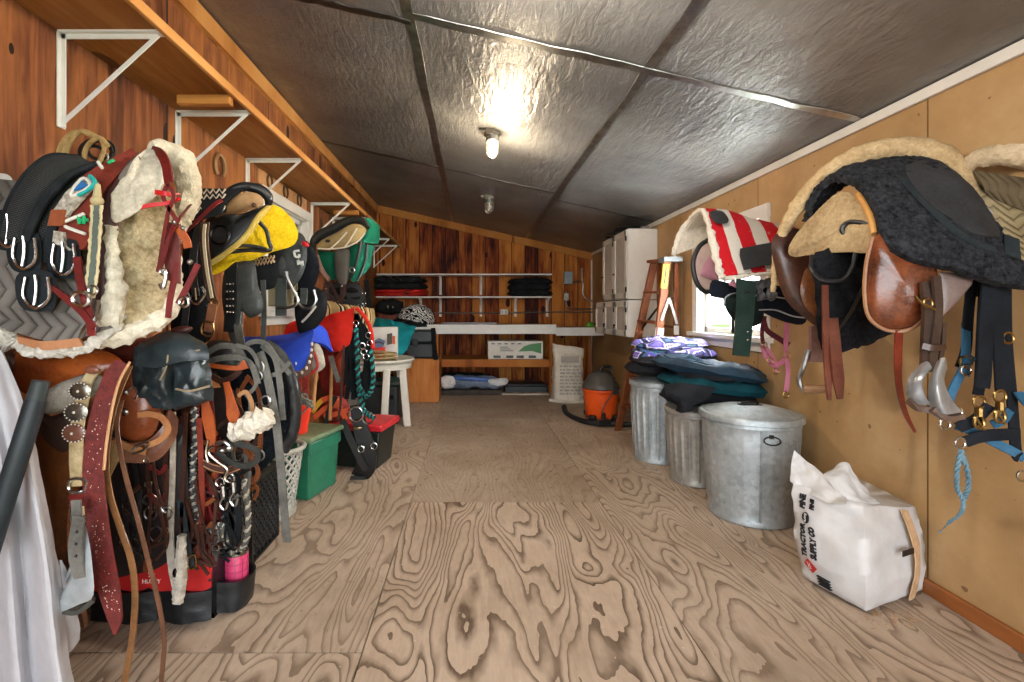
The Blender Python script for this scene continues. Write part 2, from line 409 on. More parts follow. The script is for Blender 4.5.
def tape(x0, x1, y0, y1, m, seed):
    r = random.Random(seed); mb = MB(); n = 26; lng = abs(y1 - y0) > abs(x1 - x0); pts = []
    for i in range(n + 1):
        t = i / n; x = x0 + (x1 - x0) * t; y = y0 + (y1 - y0) * t; j = r.uniform(-.007, .007)
        if lng: x += j
        else: y += j
        pts.append(V((x, y, ceil_z(x) - .004 + r.uniform(-.003, .001))))
    mb.strap(pts, .055, .003, (-KS, 0, -1), 2, [r.uniform(.7, 1.15) for _ in range(14)])
    return mb
for i, (a, m) in enumerate([((-.31, -.31, YF, YB), TAPE), ((.87, .87, YF, YB), TAPE), ((-.31, XR, 2.36, 2.40), TAPE), ((XL, .87, 4.86, 4.86), TAPED), ((.87, XR, 5.1, 5.1), TAPED), ((XL, -.31, 2.42, 2.42), TAPED)]):
    struct('trim_%d' % (i + 1), tape(*a, m, i), m)
# walls
WB = planks('stained_board_wall', '32100a', '7c3816', 'be7a34', 0, .215, 2, tint=1.2)
WLm = planks('stained_plywood_wall', '200d07', '64361c', '9c6232', 1, 1.22, 2)
def tan_mat():
    t = NT('tan_painted_board'); co = t.coord(); o = t.sep(co)
    col = t.ramp(t.noise(co, 1.6, 6, .65), [(.3, 'a07d50'), (.52, 'b49164'), (.72, 'c6a87e')])
    sc = t.math('GREATER_THAN', t.noise(t.coord('Object', (1, 14, 2.2)), 3.2, 4, .7), .72); col = t.mix(t.math('MULTIPLY', sc, .35), col, rgb('8f6a3a'))
    sp = t.math('GREATER_THAN', t.noise(co, 24, 1, .4), .77); col = t.mix(t.math('MULTIPLY', sp, .7), col, rgb('5c4022'))
    fr = t.math('FRACT', t.math('DIVIDE', t.math('SUBTRACT', o[1], 2.05), 1.22)); ed = t.math('LESS_THAN', fr, .006); col = t.mix(ed, col, rgb('6a4a26'))
    return t.done(col, .55, 0, t.bump(t.noise(co, 45, 4), .18, .004), .35)
TANW = tan_mat()
def wall_hole(x0, x1, y0, y1, top, h):
    a, b, c, d = h; m = MB(); m.bb((x0, y0, 0), (x1, a, top)); m.bb((x0, b, 0), (x1, y1, top)); m.bb((x0, a, 0), (x1, b, c)); m.bb((x0, a, d), (x1, b, top)); return m
RW = (3.22, 4.12, 1.03, 1.83); LW = (3.6, 4.5, 1.2, 2.05)
struct('wall_right', wall_hole(XR, XR + .1, YF - .1, YB + .1, ZR + .02, RW), TANW)
struct('wall_left', wall_hole(XL - .1, XL, YF - .1, YB + .1, ZL + .03, LW), WLm)
struct('wall_back', MB().prism([(XL, YB, 0), (XR, YB, 0), (XR, YB, ZR + .02), (XL, YB, ZL + .02)], (0, .1, 0)), WB)
m = MB()
m.bb((XL, YF - .1, 0), (-1.35, YF, 2.9)); m.bb((1.75, YF - .1, 0), (XR, YF, 2.1)); m.prism([(-1.35, YF, 2.1), (1.75, YF, 2.1), (1.75, YF, ceil_z(1.75)), (-1.35, YF, ceil_z(-1.35))], (0, -.1, 0))
struct('wall_front', m, WB)
# timber trims
OAK = planks('pale_pine', '8a5626', 'b87c40', 'd09a5c', 0, 5, 1, seam=False); OAKX = planks('pale_pine_cross', '83501f', 'b07438', 'cc9450', 1, 5, 0, seam=False)
struct('trim_7', MB().bb((XL, YF, ZL - .13), (XL + .035, YB, ZL - .02)), OAK)
struct('trim_8', MB().prism([(XL, YB - .035, ZL - .12), (XR, YB - .035, ZR - .12), (XR, YB - .035, ZR - .005), (XL, YB - .035, ZL - .005)], (0, .035, 0)), OAKX)
struct('trim_9', MB().bb((XR - .02, YF, ZR - .05), (XR, YB, ZR - .003)), WPAINT, bevel=.003)
struct('trim_10', MB().bb((XR - .02, YB - .02, 0), (XR, YB, ZR - .05)), WPAINT)
struct('baseboard_right', MB().bb((XR - .02, YF, 0), (XR, YB, .062)), mt('8a4e24', 'a8672f', .5, 0, 6, 50, .1, st=(1, .2, 1)), bevel=.004)
struct('baseboard_back', MB().bb((XL, YB - .02, 0), (XR, YB, .09)), mt('6a3514', '82451c', .5))
# windows
GL = NT('window_glass'); GL.b.inputs['Transmission Weight'].default_value = 1; GL.b.inputs['IOR'].default_value = 1.01; GL.b.inputs['Roughness'].default_value = 0; GL.b.inputs['Base Color'].default_value = (1, 1, 1, 1); GL.b.inputs['Specular IOR Level'].default_value = .2; GLASS = GL.m
def window(i, xin, sgn, h, sash):
    a, b, c, d = h; w = .085
    fr = MB(); fx0, fx1 = xin - sgn * .022, xin
    fr.bb((fx0, a - w, c), (fx1, a, d)); fr.bb((fx0, b, c), (fx1, b + w, d)); fr.bb((fx0, a - w, d), (fx1, b + w, d + w))
    for q in (a, b): fr.bb((xin, q - .008, c), (xin + sgn * .1, q + .008, d))
    fr.bb((xin, a, d - .008), (xin + sgn * .1, b, d + .008))
    o = struct('window_%d' % i, fr, WPAINT, bevel=.003)
    sl = MB().bb((xin - sgn * .06, a - w - .03, c - .035), (xin + sgn * .1, b + w + .03, c)); sl.bb((xin - sgn * .018, a - w, c - .1), (xin, b + w, c - .035))
    put('window_sill', sl, WPAINT, o, bevel=.004)
    s = MB(); X0, X1 = xin + sgn * .045, xin + sgn * .075
    for (y0, y1, z0, z1) in sash: 
        s.bb((X0, y0, z0), (X1, y0 + .045, z1)); s.bb((X0, y1 - .045, z0), (X1, y1, z1)); s.bb((X0, y0, z0), (X1, y1, z0 + .045)); s.bb((X0, y0, z1 - .045), (X1, y1, z1))
    put('sash', s, WPAINT, o, bevel=.003)
    g = MB()
    for (y0, y1, z0, z1) in sash: g.bb((xin + sgn * .058, y0 + .04, z0 + .04), (xin + sgn * .062, y1 - .04, z1 - .04))
    put('pane', g, GLASS, o)
    return o
a, b, c, d = RW; w1 = window(1, XR, 1, RW, [(a, (a + b) / 2 + .02, c, d), ((a + b) / 2 - .02, b, c, d)])
a, b, c, d = LW; w2 = window(2, XL, -1, LW, [(a, b, c, (c + d) / 2 + .02), (a, b, (c + d) / 2 - .02, d)])
put('blind', MB().bb((XL - .095, a, c), (XL - .09, b, d)), cloth('8f8464', 'a2967a'), w2, 'beige blind behind the glass')
# outside the windows
def grass_mat():
    t = NT('lawn'); co = t.coord(); return t.done(t.ramp(t.noise(co, 6, 5, .7), [(.3, '3f8a2c'), (.7, '8fd060')]), .9, 0, None, .1)
GM = MB().bb((XR + .15, -30, -.35), (60, 60, -.3)); struct('ground_outside', GM, grass_mat())
struct('ground_yard', MB().bb((-30, -40, -.35), (XR + .1, YF - .12, -.06)), mt('9c9080', 'b0a492', .9))
# ---------------------------------------------------------------- the long shelf under the ceiling
SH = planks('shelf_board', '58300f', '86521f', 'a26c36', 0, 5, 1, seam=False)
ZS = 2.253; XSF = -1.165
sh = thing('wall_shelf', 'long high wooden shelf running along the whole plank wall above the saddles', 'shelf', (XL, 4, ZS))
put('board', MB().bb((XL, YF, ZS), (XSF, 7.79, ZS + .02)), SH, sh)
put('front_edge', MB().bb((XSF, YF, ZS - .012), (XSF + .02, 7.79, ZS + .03)), OAK, sh, 'pale pine edging strip', bevel=.003)
for q in (2.32, 4.95): put('cleat', MB().bb((XL + .12, q, ZS - .045), (XSF - .01, q + .045, ZS)), OAKX, sh, bevel=.004)
BR = [(1.806, 'nearest bracket, above the coiled rope'), (2.52, 'second along, above the sheepskin pad'), (3.30, 'third along, above the black saddle with yellow lining'), (4.62, 'fourth along, just past the window'), (5.34, 'fifth along, above the green saddle cover'), (6.85, 'second from the end wall'), (7.55, 'closest to the end wall')]
for y, w in BR:
    b = thing('shelf_bracket', 'white steel bracket under the high shelf, ' + w, 'bracket', (XL, y, ZS - .36), 'brackets of the high shelf')
    put('wall_leg', MB().bb((XL, y - .018, ZS - .36), (XL + .006, y + .018, ZS)).bb((XL, y - .002, ZS - .36), (XL + .022, y + .002, ZS)), WPAINT, b)
    put('shelf_leg', MB().bb((XL, y - .018, ZS - .008), (XSF, y + .018, ZS)).bb((XL, y - .002, ZS - .026), (XSF - .02, y + .002, ZS - .004)), WPAINT, b)
    put('brace', MB().beam((XL + .012, y, ZS - .34), (XSF - .015, y, ZS - .012), .015, .006), WPAINT, b)
# horseshoes on the wall
def shoe(mb, c, r):
    mb.tube([V(c) + V((0, math.cos(t) * r * .85, math.sin(t) * r)) for t in [math.radians(-60 + 300 * k / 12) - PI / 2 * 0 for k in range(13)]], r * .17, 6, 2)
    return mb
pl = thing('horseshoe_board', 'wooden board with three rusty horseshoes above the side window', 'plaque', (XL, 3.9, 2.14))
put('board', MB().bb((XL, 3.45, 2.135), (XL + .018, 4.45, 2.235)), TAN, pl, bevel=.004)
for y in (3.62, 3.93, 4.24): put('horseshoe', shoe(MB(), (XL + .026, y, 2.185), .05), mt('4a3a2c', '6c5138', .6, .6), pl)
solo('horseshoe', shoe(MB(), P(218.5, 166, 2.93) + V((.01, 0, 0)), .065), mt('8a6a48', 'a5835c', .6, .4), 'single tan horseshoe hanging on the plank wall above the tan seat of black saddle', 'horseshoe')
# ---------------------------------------------------------------- ceiling lamps
def bulb_mat(on):
    t = NT('lamp_glass_lit' if on else 'lamp_glass')
    if on: t.b.inputs['Emission Color'].default_value = rgb('ffdca0'); t.b.inputs['Emission Strength'].default_value = 9
    else: t.b.inputs['Transmission Weight'].default_value = .8
    return t.done(rgb('f4ead8'), .15)
def lamp(x, y, on, label, s=1.0):
    zc = ceil_z(x); r = thing('ceiling_lamp', label, 'lamp', (x, y, zc - .2))
    put('base', MB().lathe([(.062 * s, zc - .035), (.066 * s, zc - .02), (.07 * s, zc + .012)], (x, y, 0), 8).box((x, y, zc - .004), (.19 * s, .05, .02)), mt('8a8478', '6d675c', .5, .5), r)
    put('collar', MB().lathe([(.043 * s, zc - .075), (.05 * s, zc - .07), (.05 * s, zc - .035)], (x, y, 0), 20), STEEL, r)
    put('globe', MB().lathe([(.001, zc - .19), (.025 * s, zc - .183), (.037 * s, zc - .16), (.04 * s, zc - .12), (.04 * s, zc - .072)], (x, y, 0), 24), bulb_mat(on), r)
    c = MB()
    for k in range(6):
        a = k * PI / 3; d = V((math.cos(a), math.sin(a), 0)) * .048 * s; o = V((x, y, 0))
        c.tube([o + d + V((0, 0, zc - .07)), o + d + V((0, 0, zc - .15)), o + d * .7 + V((0, 0, zc - .185)), o + V((0, 0, zc - .2))], .0028, 5, 4)
    c.ring((x, y, zc - .11), .049 * s, .0028, (0, 0, 1)); c.ring((x, y, zc - .15), .048 * s, .0028, (0, 0, 1))
    put('wire_cage', c, STEEL, r)
lamp(.155, 3.62, True, 'lit caged jelly jar lamp glowing on the foil ceiling ahead'); lamp(.155, 1.62, True, 'added caged jelly jar lamp, unseen above the camera, lit for the near saddles'); lamp(.2, 5.6, False, 'unlit caged jelly jar lamp on the foil ceiling near the back wall')  # lamp above the camera is an added, unseen light for the near saddles
# ---------------------------------------------------------------- galvanised cans
def galv(name, c1, c2, ro=.36):
    t = NT(name); co = t.coord(); vo = t.n('TexVoronoi'); vo.inputs['Scale'].default_value = 38; t.l(co, vo.inputs['Vector'])
    f = t.math('ADD', t.math('MULTIPLY', t.noise(co, 4, 6, .65), .75), t.math('MULTIPLY', vo.outputs['Color'], .2))
    col = t.ramp(f, [(.3, c1), (.65, c2)])
    sc = t.math('GREATER_THAN', t.noise(t.coord('Object', (1, 1, .4)), 60, 2, .6), .70); col = t.mix(t.math('MULTIPLY', sc, .5), col, rgb('d8dada'))
    return t.done(col, t.math('ADD', ro - .1, t.math('MULTIPLY', vo.outputs['Distance'], .3)), .62, t.bump(t.noise(co, 20, 4), .12, .004))
GALV = galv('galvanised_steel', '98a2a6', 'ccd4d8', .5); GALD = galv('dull_galvanised_steel', '96948e', 'c0beb8', .45)
def can(cx, cy, r, h, label, ribs, m, lid=True, hang=None):
    R = thing('trash_can', label, 'trash can', (cx, cy, 0), 'galvanised trash cans')
    def mod(a, z, rr):
        if .1 * h < z < .84 * h: return ribs * (1 if math.sin(a * 22) > .1 else -.2) * min(1, (z - .1 * h) / .03, (.84 * h - z) / .03)
        return 0
    rb = r * .86
    pr = [(rb * .97, .0), (rb, .006), (rb * 1.005, .03), (rb * .985, .04)] + [(rb + (r - rb) * k / 12 * .96, .04 + (h * .86 - .04) * k / 12) for k in range(1, 12)]
    pr += [(r * .985, h * .87), (r * 1.0, h * .885), (r * .985, h * .9), (r * .985, h * .93), (r * 1.012, h * .945)]
    put('body', MB().lathe(pr, (cx, cy, 0), 132, mod), m, R)
    put('seam', MB().strap([(cx - rb * .3, cy - rb * .96, .04), (cx - r * .3, cy - r * .965, h * .88)], .012, .006, (0, -1, 0), 3), m, R)
    if lid:
        lp = [(r * 1.035, h * .915), (r * 1.05, h * .92), (r * 1.05, h * .965), (r * 1.03, h * .975), (r * .96, h * .972), (r * .93, h * .985), (r * .6, h * 1.02), (r * .3, h * 1.035), (.001, h * 1.038)]
        l = put('lid', MB().lathe(lp, (cx, cy, 0), 72), m, R)
        put('lid_handle', MB().tube([(cx - .05, cy, h * 1.035), (cx - .04, cy, h * 1.06), (cx + .04, cy, h * 1.06), (cx + .05, cy, h * 1.035)], .007, 6, 5).box((cx, cy, h * 1.036), (.13, .04, .008)), DKM, l)
    if hang:
        a = hang; d = V((math.cos(a), math.sin(a), 0)); s = V((-d.y, d.x, 0)); c = V((cx, cy, h * .8)) + d * (r * .98)
        c = V((cx, cy, h * .835)) + d * (r * .985); put('handle', MB().tube([c + s * (.042 * math.cos(q)) + V((0, 0, -.02 + .021 * math.sin(q))) + d * (.008 + .006 * (1 - math.sin(q))) for q in [PI * 2 * k / 18 for k in range(18)]], .0038, 6, 2, True).box(c + d * .004, (.02, .012, .02)), DKM, R)
    return R
can(1.655, 2.86, .262, .625, 'largest and nearest galvanised trash can, bare domed lid with small handle', .0012, GALV, True, math.radians(-97))
can(1.595, 3.42, .2, .535, 'small galvanised trash can in the middle, under the navy folded blankets', .006, GALD)
can(1.52, 3.93, .212, .66, 'galvanised trash can next to the stepladder, under the purple patterned blanket', .007, GALV)
# folded blankets on the cans
def fold(mb, out, z, th, Z=None, amp=.012, sc=9, sl=(0, 0)):
    """one folded layer: outline in plan, puffed"""
    c = sum((V((x, y, 0)) for x, y in out), V()) / len(out)
    return mb.pillow([V((x, y, z + sl[0] * (x - c.x) + sl[1] * (y - c.y))) for x, y in out], th * .62, th * .42, 9, True, amp, sc, (0, 0, 1), 5, .24)
def purple_mat():
    t = NT('purple_star_fabric'); co = t.coord('Object', (1, 1, 1.6)); vo = t.n('TexVoronoi', distance='CHEBYCHEV'); vo.inputs['Scale'].default_value = 6.5; t.l(co, vo.inputs['Vector'])
    d = t.math('ADD', vo.outputs['Distance'], t.math('MULTIPLY', t.noise(co, 30, 2), .12))
    return t.done(t.ramp(d, [(.0, '8a80d8'), (.3, '6a60bc'), (.4, 'd4d2dc'), (.46, '3c3a78'), (.52, '181a30'), (.6, '2e6c7c'), (.66, '5a52a8'), (.8, 'c8c6d4')], 'CONSTANT'), .7, 0, t.bump(t.noise(co, 120, 3), .2, .003), .3)
NAVY = cloth('10202e', '1e3a50'); TEALD = cloth('0a303a', '134a56'); DKCL = cloth('16181c', '2a2d32')
b = thing('folded_blanket', 'purple star-patterned folded horse blanket on top of can beside the stepladder', 'blanket', (1.55, 3.9, .69))
put('lining', fold(fold(MB(), [(1.27, 3.75), (1.5, 3.66), (1.8, 3.72), (1.9, 3.95), (1.8, 4.15), (1.4, 4.2), (1.27, 4.0)], .735, .10), [(1.3, 3.72), (1.5, 3.6), (1.85, 3.62), (1.92, 3.9), (1.7, 4.1), (1.35, 4.1)], .80, .09, sl=(-.05, 0)), DKCL, b)
put('outer_fabric', fold(fold(fold(MB(), [(1.33, 3.86), (1.5, 3.68), (1.72, 3.62), (1.9, 3.7), (1.9, 4.0), (1.7, 4.2), (1.4, 4.18)], .865, .09, amp=.035), [(1.36, 3.95), (1.55, 3.78), (1.85, 3.76), (1.9, 4.05), (1.6, 4.25), (1.4, 4.2)], .935, .07, amp=.03, sl=(.05, .06)), [(1.30, 3.80), (1.42, 3.70), (1.52, 3.74), (1.48, 3.95), (1.34, 4.0)], .83, .10), purple_mat(), b)
b = thing('folded_blanket', 'dark navy and teal folded horse blanket on the small middle can', 'blanket', (1.6, 3.35, .56))
put('bottom_fold', fold(MB(), [(1.36, 3.28), (1.55, 3.16), (1.86, 3.16), (1.93, 3.35), (1.9, 3.6), (1.5, 3.62), (1.37, 3.5)], .61, .12, amp=.03), DKCL, b)
put('middle_fold', fold(MB(), [(1.33, 3.22), (1.52, 3.08), (1.86, 3.04), (1.93, 3.3), (1.88, 3.58), (1.42, 3.6)], .70, .10, amp=.035, sl=(-.08, 0)), TEALD, b)
put('middle_fold', fold(MB(), [(1.38, 3.26), (1.56, 3.12), (1.89, 3.1), (1.92, 3.35), (1.85, 3.58), (1.48, 3.62)], .765, .09, amp=.03, sl=(.05, 0)), DKCL, b)
put('top_fold', fold(MB(), [(1.27, 3.32), (1.46, 3.16), (1.8, 3.03), (1.93, 3.16), (1.9, 3.55), (1.42, 3.64)], .80, .10, amp=.035, sl=(-.16, 0)), mt('0e2032', '1e4258', .7, 0, 5, 160, .3), b)
put('top_fold', fold(MB(), [(1.32, 3.3), (1.45, 3.2), (1.62, 3.16), (1.68, 3.42), (1.42, 3.6)], .835, .09, amp=.03, sl=(-.16, 0)), NAVY, b)
put('hanging_corner', MB().grid([L([(664, 384, 3.2), (690, 384, 3.1), (716, 388, 3.05)]), L([(666, 392, 3.14), (684, 394, 3.06), (706, 400, 3.03)]), L([(676, 402, 3.13), (684, 403, 3.06), (696, 404, 3.04)]), L([(677, 411, 3.14), (683, 413, 3.07), (691, 410, 3.06)])], 16, 14, .01, .015, 14), DKCL, b)
# ---------------------------------------------------------------- white bag of shavings
bag = thing('feed_bag', 'crumpled white shavings bag with printed side standing below the big saddle', 'bag', (1.68, 2.1, 0))
lb, fb, rb_, kb = V((1.487, 2.15, 0)), V((1.56, 1.90, 0)), V((1.925, 2.05, 0)), V((1.83, 2.32, 0))
z1, z2, z3, z4 = .43, .42, .36, .42
base = [lb, fb, rb_, kb]; cen = sum(base, V()) / 4
rows = []
for t, pf, hz in ((0, .9, 0), (.03, 1.0, 0), (.3, 1.05, 0), (.6, 1.03, 0), (.85, .97, 0), (1, .9, 0)):
    ring = []
    for i in range(4):
        a, b_ = base[i], base[(i + 1) % 4]; za, zb = (z1, z2, z3, z4)[i], (z1, z2, z3, z4)[(i + 1) % 4]
        for k in range(10):
            f = k / 10; p = a.lerp(b_, f); bulge = 1 + .10 * math.sin(PI * f) * math.sin(PI * min(1, t * 1.1 + .05))
            q = cen + (p - cen) * pf * bulge; q.z = .004 + (za + (zb - za) * f) * t; q.x -= .075 * t * max(0, 1 - (p - lb).length / .3); ring.append(q)
    rows.append(ring)
fine = []
for j in range(31):
    fine.append([lerpl([r[i] for r in rows], j / 30) for i in range(40)])
vs = []; fs = []
for j, r in enumerate(fine):
    for p in r:
        q = p.copy(); n = (p - V((cen.x, cen.y, p.z))).normalized(); am = .008 + .012 * (j / 30) ** 2
        q += n * am * (NZ.noise(p * 9) + .6 * NZ.noise(p * 22)); vs.append(q)
for j in range(30):
    for i in range(40): fs.append((j * 40 + i, j * 40 + (i + 1) % 40, (j + 1) * 40 + (i + 1) % 40, (j + 1) * 40 + i))
top = V((cen.x, cen.y, .40)); vs.append(top); 
for i in range(40): fs.append((30 * 40 + i, 30 * 40 + (i + 1) % 40, len(vs) - 1))
fs.append(tuple(range(39, -1, -1)))
BAGW = mt('c0bebd', 'd8d6d5', .5, 0, 5, 26, .5)
put('sack', MB().add(vs, fs), BAGW, bag, ang=70)
fl = MB().grid([L([(791, 482, 2.16), (806, 492, 2.1), (826, 502, 2.0), (848, 506, 1.92)]), L([(791, 466, 2.18), (806, 472, 2.14), (824, 484, 2.06), (845, 498, 1.97)]), L([(794, 450, 2.2), (804, 459, 2.17), (818, 470, 2.1), (838, 490, 2.0)])], 18, 20, .004, .018, 16)
fl.grid([L([(820, 490, 2.06), (836, 496, 2.02), (862, 502, 1.98), (880, 504, 2.0)]), L([(824, 478, 2.1), (840, 476, 2.07), (860, 492, 2.03), (878, 502, 2.04)]), L([(828, 472, 2.14), (846, 464, 2.12), (856, 478, 2.09), (872, 498, 2.1)])], 18, 20, .004, .014, 18)
put('crumpled_top', fl, BAGW, bag, ang=70)
def on_face(u, z, off=.004):   # a point on the bag's printed face
    rr = fine[max(0, min(30, round(z / .425 * 30)))]; x = u * 10; i = min(int(x), 9); p = rr[i].lerp(rr[i + 1], x - i); p = p.copy(); p.z = z; return p
rt = (fb - lb).normalized(); nn = V((rt.y, -rt.x, 0))
INK = mt('121214', '1e1e20', .5); pr = MB()
up = V((0, 0, 1))
sv = vs
wlen = (fb - lb).length
def surf(u, z):
    a = min(max(u, 0), .999) * 10; i = int(a); f = a - i; tt = min(max(z / .425, 0), .999); TS = (0, .03, .3, .6, .85, 1)
    q_ = next(n for n in range(5) if tt < TS[n + 1]); j = min((q_ + (tt - TS[q_]) / (TS[q_ + 1] - TS[q_])) / 5, .999) * 30; k = int(j); g = j - k
    q = lambda jj, ii: sv[jj * 40 + ii]
    return (q(k, i) * (1 - f) + q(k, i + 1) * f) * (1 - g) + (q(k + 1, i) * (1 - f) + q(k + 1, i + 1) * f) * g
def wrap(v0):
    n_ = rt.cross(up)
    for v in pr.v[v0:]:
        u = (v - lb).dot(rt) / wlen; h = (v - lb).dot(n_) - .021; p = surf(u, v.z); v.x, v.y = p.x + n_.x * (.0045 + h), p.y + n_.y * (.0045 + h)
def tx(s, size, u, z, m=0, bold=0):
    pr.mi = m
    o = lb.lerp(fb, u) + V((0, 0, z)); nrm = rt.cross(up)
    pr.text(s, size, o + nrm * .022, up * 1.0, -rt, .0012, 'CENTER', .0016); pr.mi = 0
tx('TRACTOR', .031, .20, .205); tx('SUPPLY CO', .027, .35, .208); tx('PINE', .03, .19, .372); tx('FINE', .022, .34, .372)
pr.prism([lb.lerp(fb, .26) + rt.cross(up) * .021 + rt * (.016 * math.cos(a)) + up * (.024 * math.sin(a) + .308) for a in [2 * PI * k / 24 for k in range(24)]], rt.cross(up) * .003)
pr.mi = 2; pr.text('FLAKE', .014, lb.lerp(fb, .26) + up * .308 + rt.cross(up) * .0255, up, -rt, .0008)
pr.mi = 1; c0 = lb.lerp(fb, .25) + up * .098 + rt.cross(up) * .021
pr.prism([c0 + rt * x + up * y for x, y in ((0, -.032), (.028, 0), (0, .032), (-.028, 0))], rt.cross(up) * .003)
pr.mi = 2; pr.text('TSC', .018, c0 + rt.cross(up) * .0045, up, -rt, .0008)
pr.mi = 0
for k in range(4): pr.box(lb.lerp(fb, .42 + .0 * k) + up * (.03 + .012 * k) + rt.cross(up) * .022, (.012, .05, .004), math.atan2(rt.y, rt.x) + PI / 2)
wrap(0)
put('printed_lettering', pr, [INK, plastic('c02420'), WHITE], bag, 'black and red lettering')
rt2 = (rb_ - fb).normalized(); n2 = rt2.cross(up)
def f2(u, z, o=.02): return fb.lerp(rb_, u) + up * z + n2 * (o + .012 * math.sin(PI * u) * math.sin(PI * min(1, z / .4)))
put('shavings_strip', MB().grid([[f2(.56, .385, .004), f2(.68, .375, .004)], [f2(.61, .25, .03), f2(.74, .25, .028)], [f2(.64, .12, .03), f2(.76, .12, .026)], [f2(.65, .01, .016), f2(.77, .01, .012)]], 14, 6, .004, .004, 30), mt('b08a64', 'd2b08a', .8, 0, 24, 90, .4), bag, 'clear strip showing tan shavings')
put('handling_mark', MB().box(f2(.475, .235, .036), (.075, .004, .022), math.atan2(rt2.y, rt2.x)), INK, bag, 'black bar')
# ---------------------------------------------------------------- saddle with the striped pad
def stripe_mat():
    t = NT('red_white_felt'); u = t.n('TexCoord'); s = t.sep(u.outputs['UV']); x = t.math('ADD', s[0], t.math('MULTIPLY', t.noise(t.coord(), 8, 2), .02))
    f = t.math('FRACT', t.math('MULTIPLY', t.math('ADD', x, .0), 3.05)); c = t.mix(t.math('LESS_THAN', f, .52), rgb('d8d2c8'), rgb('c4202a'))
    co = t.coord(); c = t.mix(t.math('MULTIPLY', t.math('GREATER_THAN', t.noise(co, 30, 3, .7), .66), .35), c, rgb('b8aca0'))
    return t.done(c, .9, 0, t.bump(t.noise(co, 150, 4), .5, .004), .1)
Yc = 2.7
sp = thing('saddle_pad', 'red and white striped felt saddle pad with white fleece lining', 'saddle pad', (1.5, Yc, 1.34))
def arch(x0, x1, yc, hn, hf, top, dn, df, n=9, tilt=0):
    rows = []
    for k in range(n):
        s = -1 + 2 * k / (n - 1); a = abs(s) * PI / 2; h, d = (hf, df) if s < 0 else (hn, dn)
        y = yc + (h if s < 0 else -h) * math.sin(a) ** .9; z = top - d * (1 - math.cos(a)) ** 1.0
        rows.append([V((x0 + (x1 - x0) * f + .03 * abs(s), y, z - tilt * f)) for f in (0, .33, .66, 1)])
    return rows
A = [L([(674, 254, 2.95), (700, 245, 2.95), (740, 238, 2.95), (790, 235, 2.95)]), L([(684, 228, 2.9), (712, 222, 2.9), (750, 222, 2.9), (792, 226, 2.9)]),
     L([(703, 209, 2.72), (728, 212, 2.72), (760, 222, 2.7), (796, 232, 2.7)]), L([(712, 232, 2.58), (738, 234, 2.56), (770, 240, 2.54), (802, 246, 2.52)]), L([(719, 262, 2.46), (748, 260, 2.45), (778, 262, 2.44), (806, 264, 2.43)]), L([(724, 277, 2.42), (752, 273, 2.41), (782, 271, 2.41), (806, 272, 2.4)])]
put('felt_top', MB().grid(A, 34, 34, .012, .006, 9), stripe_mat(), sp)
B = [[p + o_ for p in r] for r, o_ in zip(A, (V((0, -.02, -.004)), V((0, -.014, -.012)), V((0, 0, -.02)), V((0, .012, -.012)), V((0, .018, -.004)), V((0, .018, 0))))]
put('fleece_lining', MB().grid(B, 40, 40, .02, .008, 40), fleece('bfb6a4', 'e2dbcc'), sp, 'white fleece lining')
ed = MB(); 
ed.tube([r[0] + V((-.006, 0, -.008)) for r in A], .016, 8, 8, False, .012, 60)
ed.tube([p + V((0, -.004, -.01)) for p in A[-1]], .011, 8, 10, False, .012, 60)
put('fleece_edge', ed, fleece('cfc8b8', 'eae4d8'), sp, 'white fleece edge')
pt = MB().pillow(L([(711, 211, 2.66), (722, 211, 2.66), (728, 218, 2.62), (727, 223, 2.57), (716, 223, 2.57), (711, 217, 2.62)]), .008, .004, 4, True, 0, 9, (-.2, -.7, .7))
pt.grid([L([(740, 249, 2.475), (770, 243, 2.47), (800, 240, 2.47)]), L([(740, 256, 2.43), (772, 252, 2.43), (804, 250, 2.42)]), L([(744, 270, 2.395), (774, 263, 2.395), (804, 258, 2.395)])], 10, 14, .006)
put('wear_patch', pt, mt('24262a', '34373a', .7), sp, 'black wear patches')
sd = thing('saddle', 'black and pink saddle mostly hidden under the red and white striped pad', 'saddle', (1.55, Yc, 1.15))
put('far_flap', MB().pillow(L([(693, 262), (699, 246), (708, 240), (716, 262), (719, 285), (712, 291), (704, 291), (696, 282)], 2.86), .02, .02, 6, True), mt('b49a96', 'c2aca4', .8), sd, 'grey-pink flap with black rim')
put('flap_rim', MB().tube(L([(708, 240), (699, 247), (693, 262), (696, 281), (704, 291), (712, 291), (719, 286)], 2.855), .014, 8, 8), BLK, sd)
put('pink_panel', MB().pillow(L([(704, 264), (711, 255), (717, 268), (718, 281), (700, 275)], 2.83), .012, .01, 5, False), mt('b0788c', 'c08a9c', .8), sd, 'dusty pink panel')
put('skirt', MB().pillow(L([(712, 280), (735, 284), (775, 286), (806, 290), (806, 322), (785, 322), (760, 312), (745, 320), (728, 312), (722, 296), (711, 296)], 2.58), .05, .05, 7, True, .006, 10), cloth('0f131c', '1c222e'), sd)
put('cantle_bag', MB().pillow(L([(726, 296), (738, 293), (758, 296), (764, 310), (760, 324), (744, 327), (732, 318), (725, 306)], 2.52), .04, .03, 6), cloth('141a1e', '23332f'), sd)
put('piping', MB().tube(L([(724, 306), (726, 297), (736, 293), (750, 295), (775, 297), (806, 302)], 2.485), .004, 5, 6).tube(L([(758, 310), (775, 310), (792, 316), (806, 318)], 2.49), .004, 5, 6), plastic('9aa0a6'), sd, 'pale piping')
put('pink_fringe', MB().tube(L([(731, 282), (738, 286), (744, 292), (748, 300), (752, 303)], 2.47), .014, 7, 6, False, .01, 40).tube(L([(744, 282), (749, 290), (750, 300)], 2.47), .01, 7, 6), mt('c07a96', 'dca0b4', .9), sd, 'pink fringe')
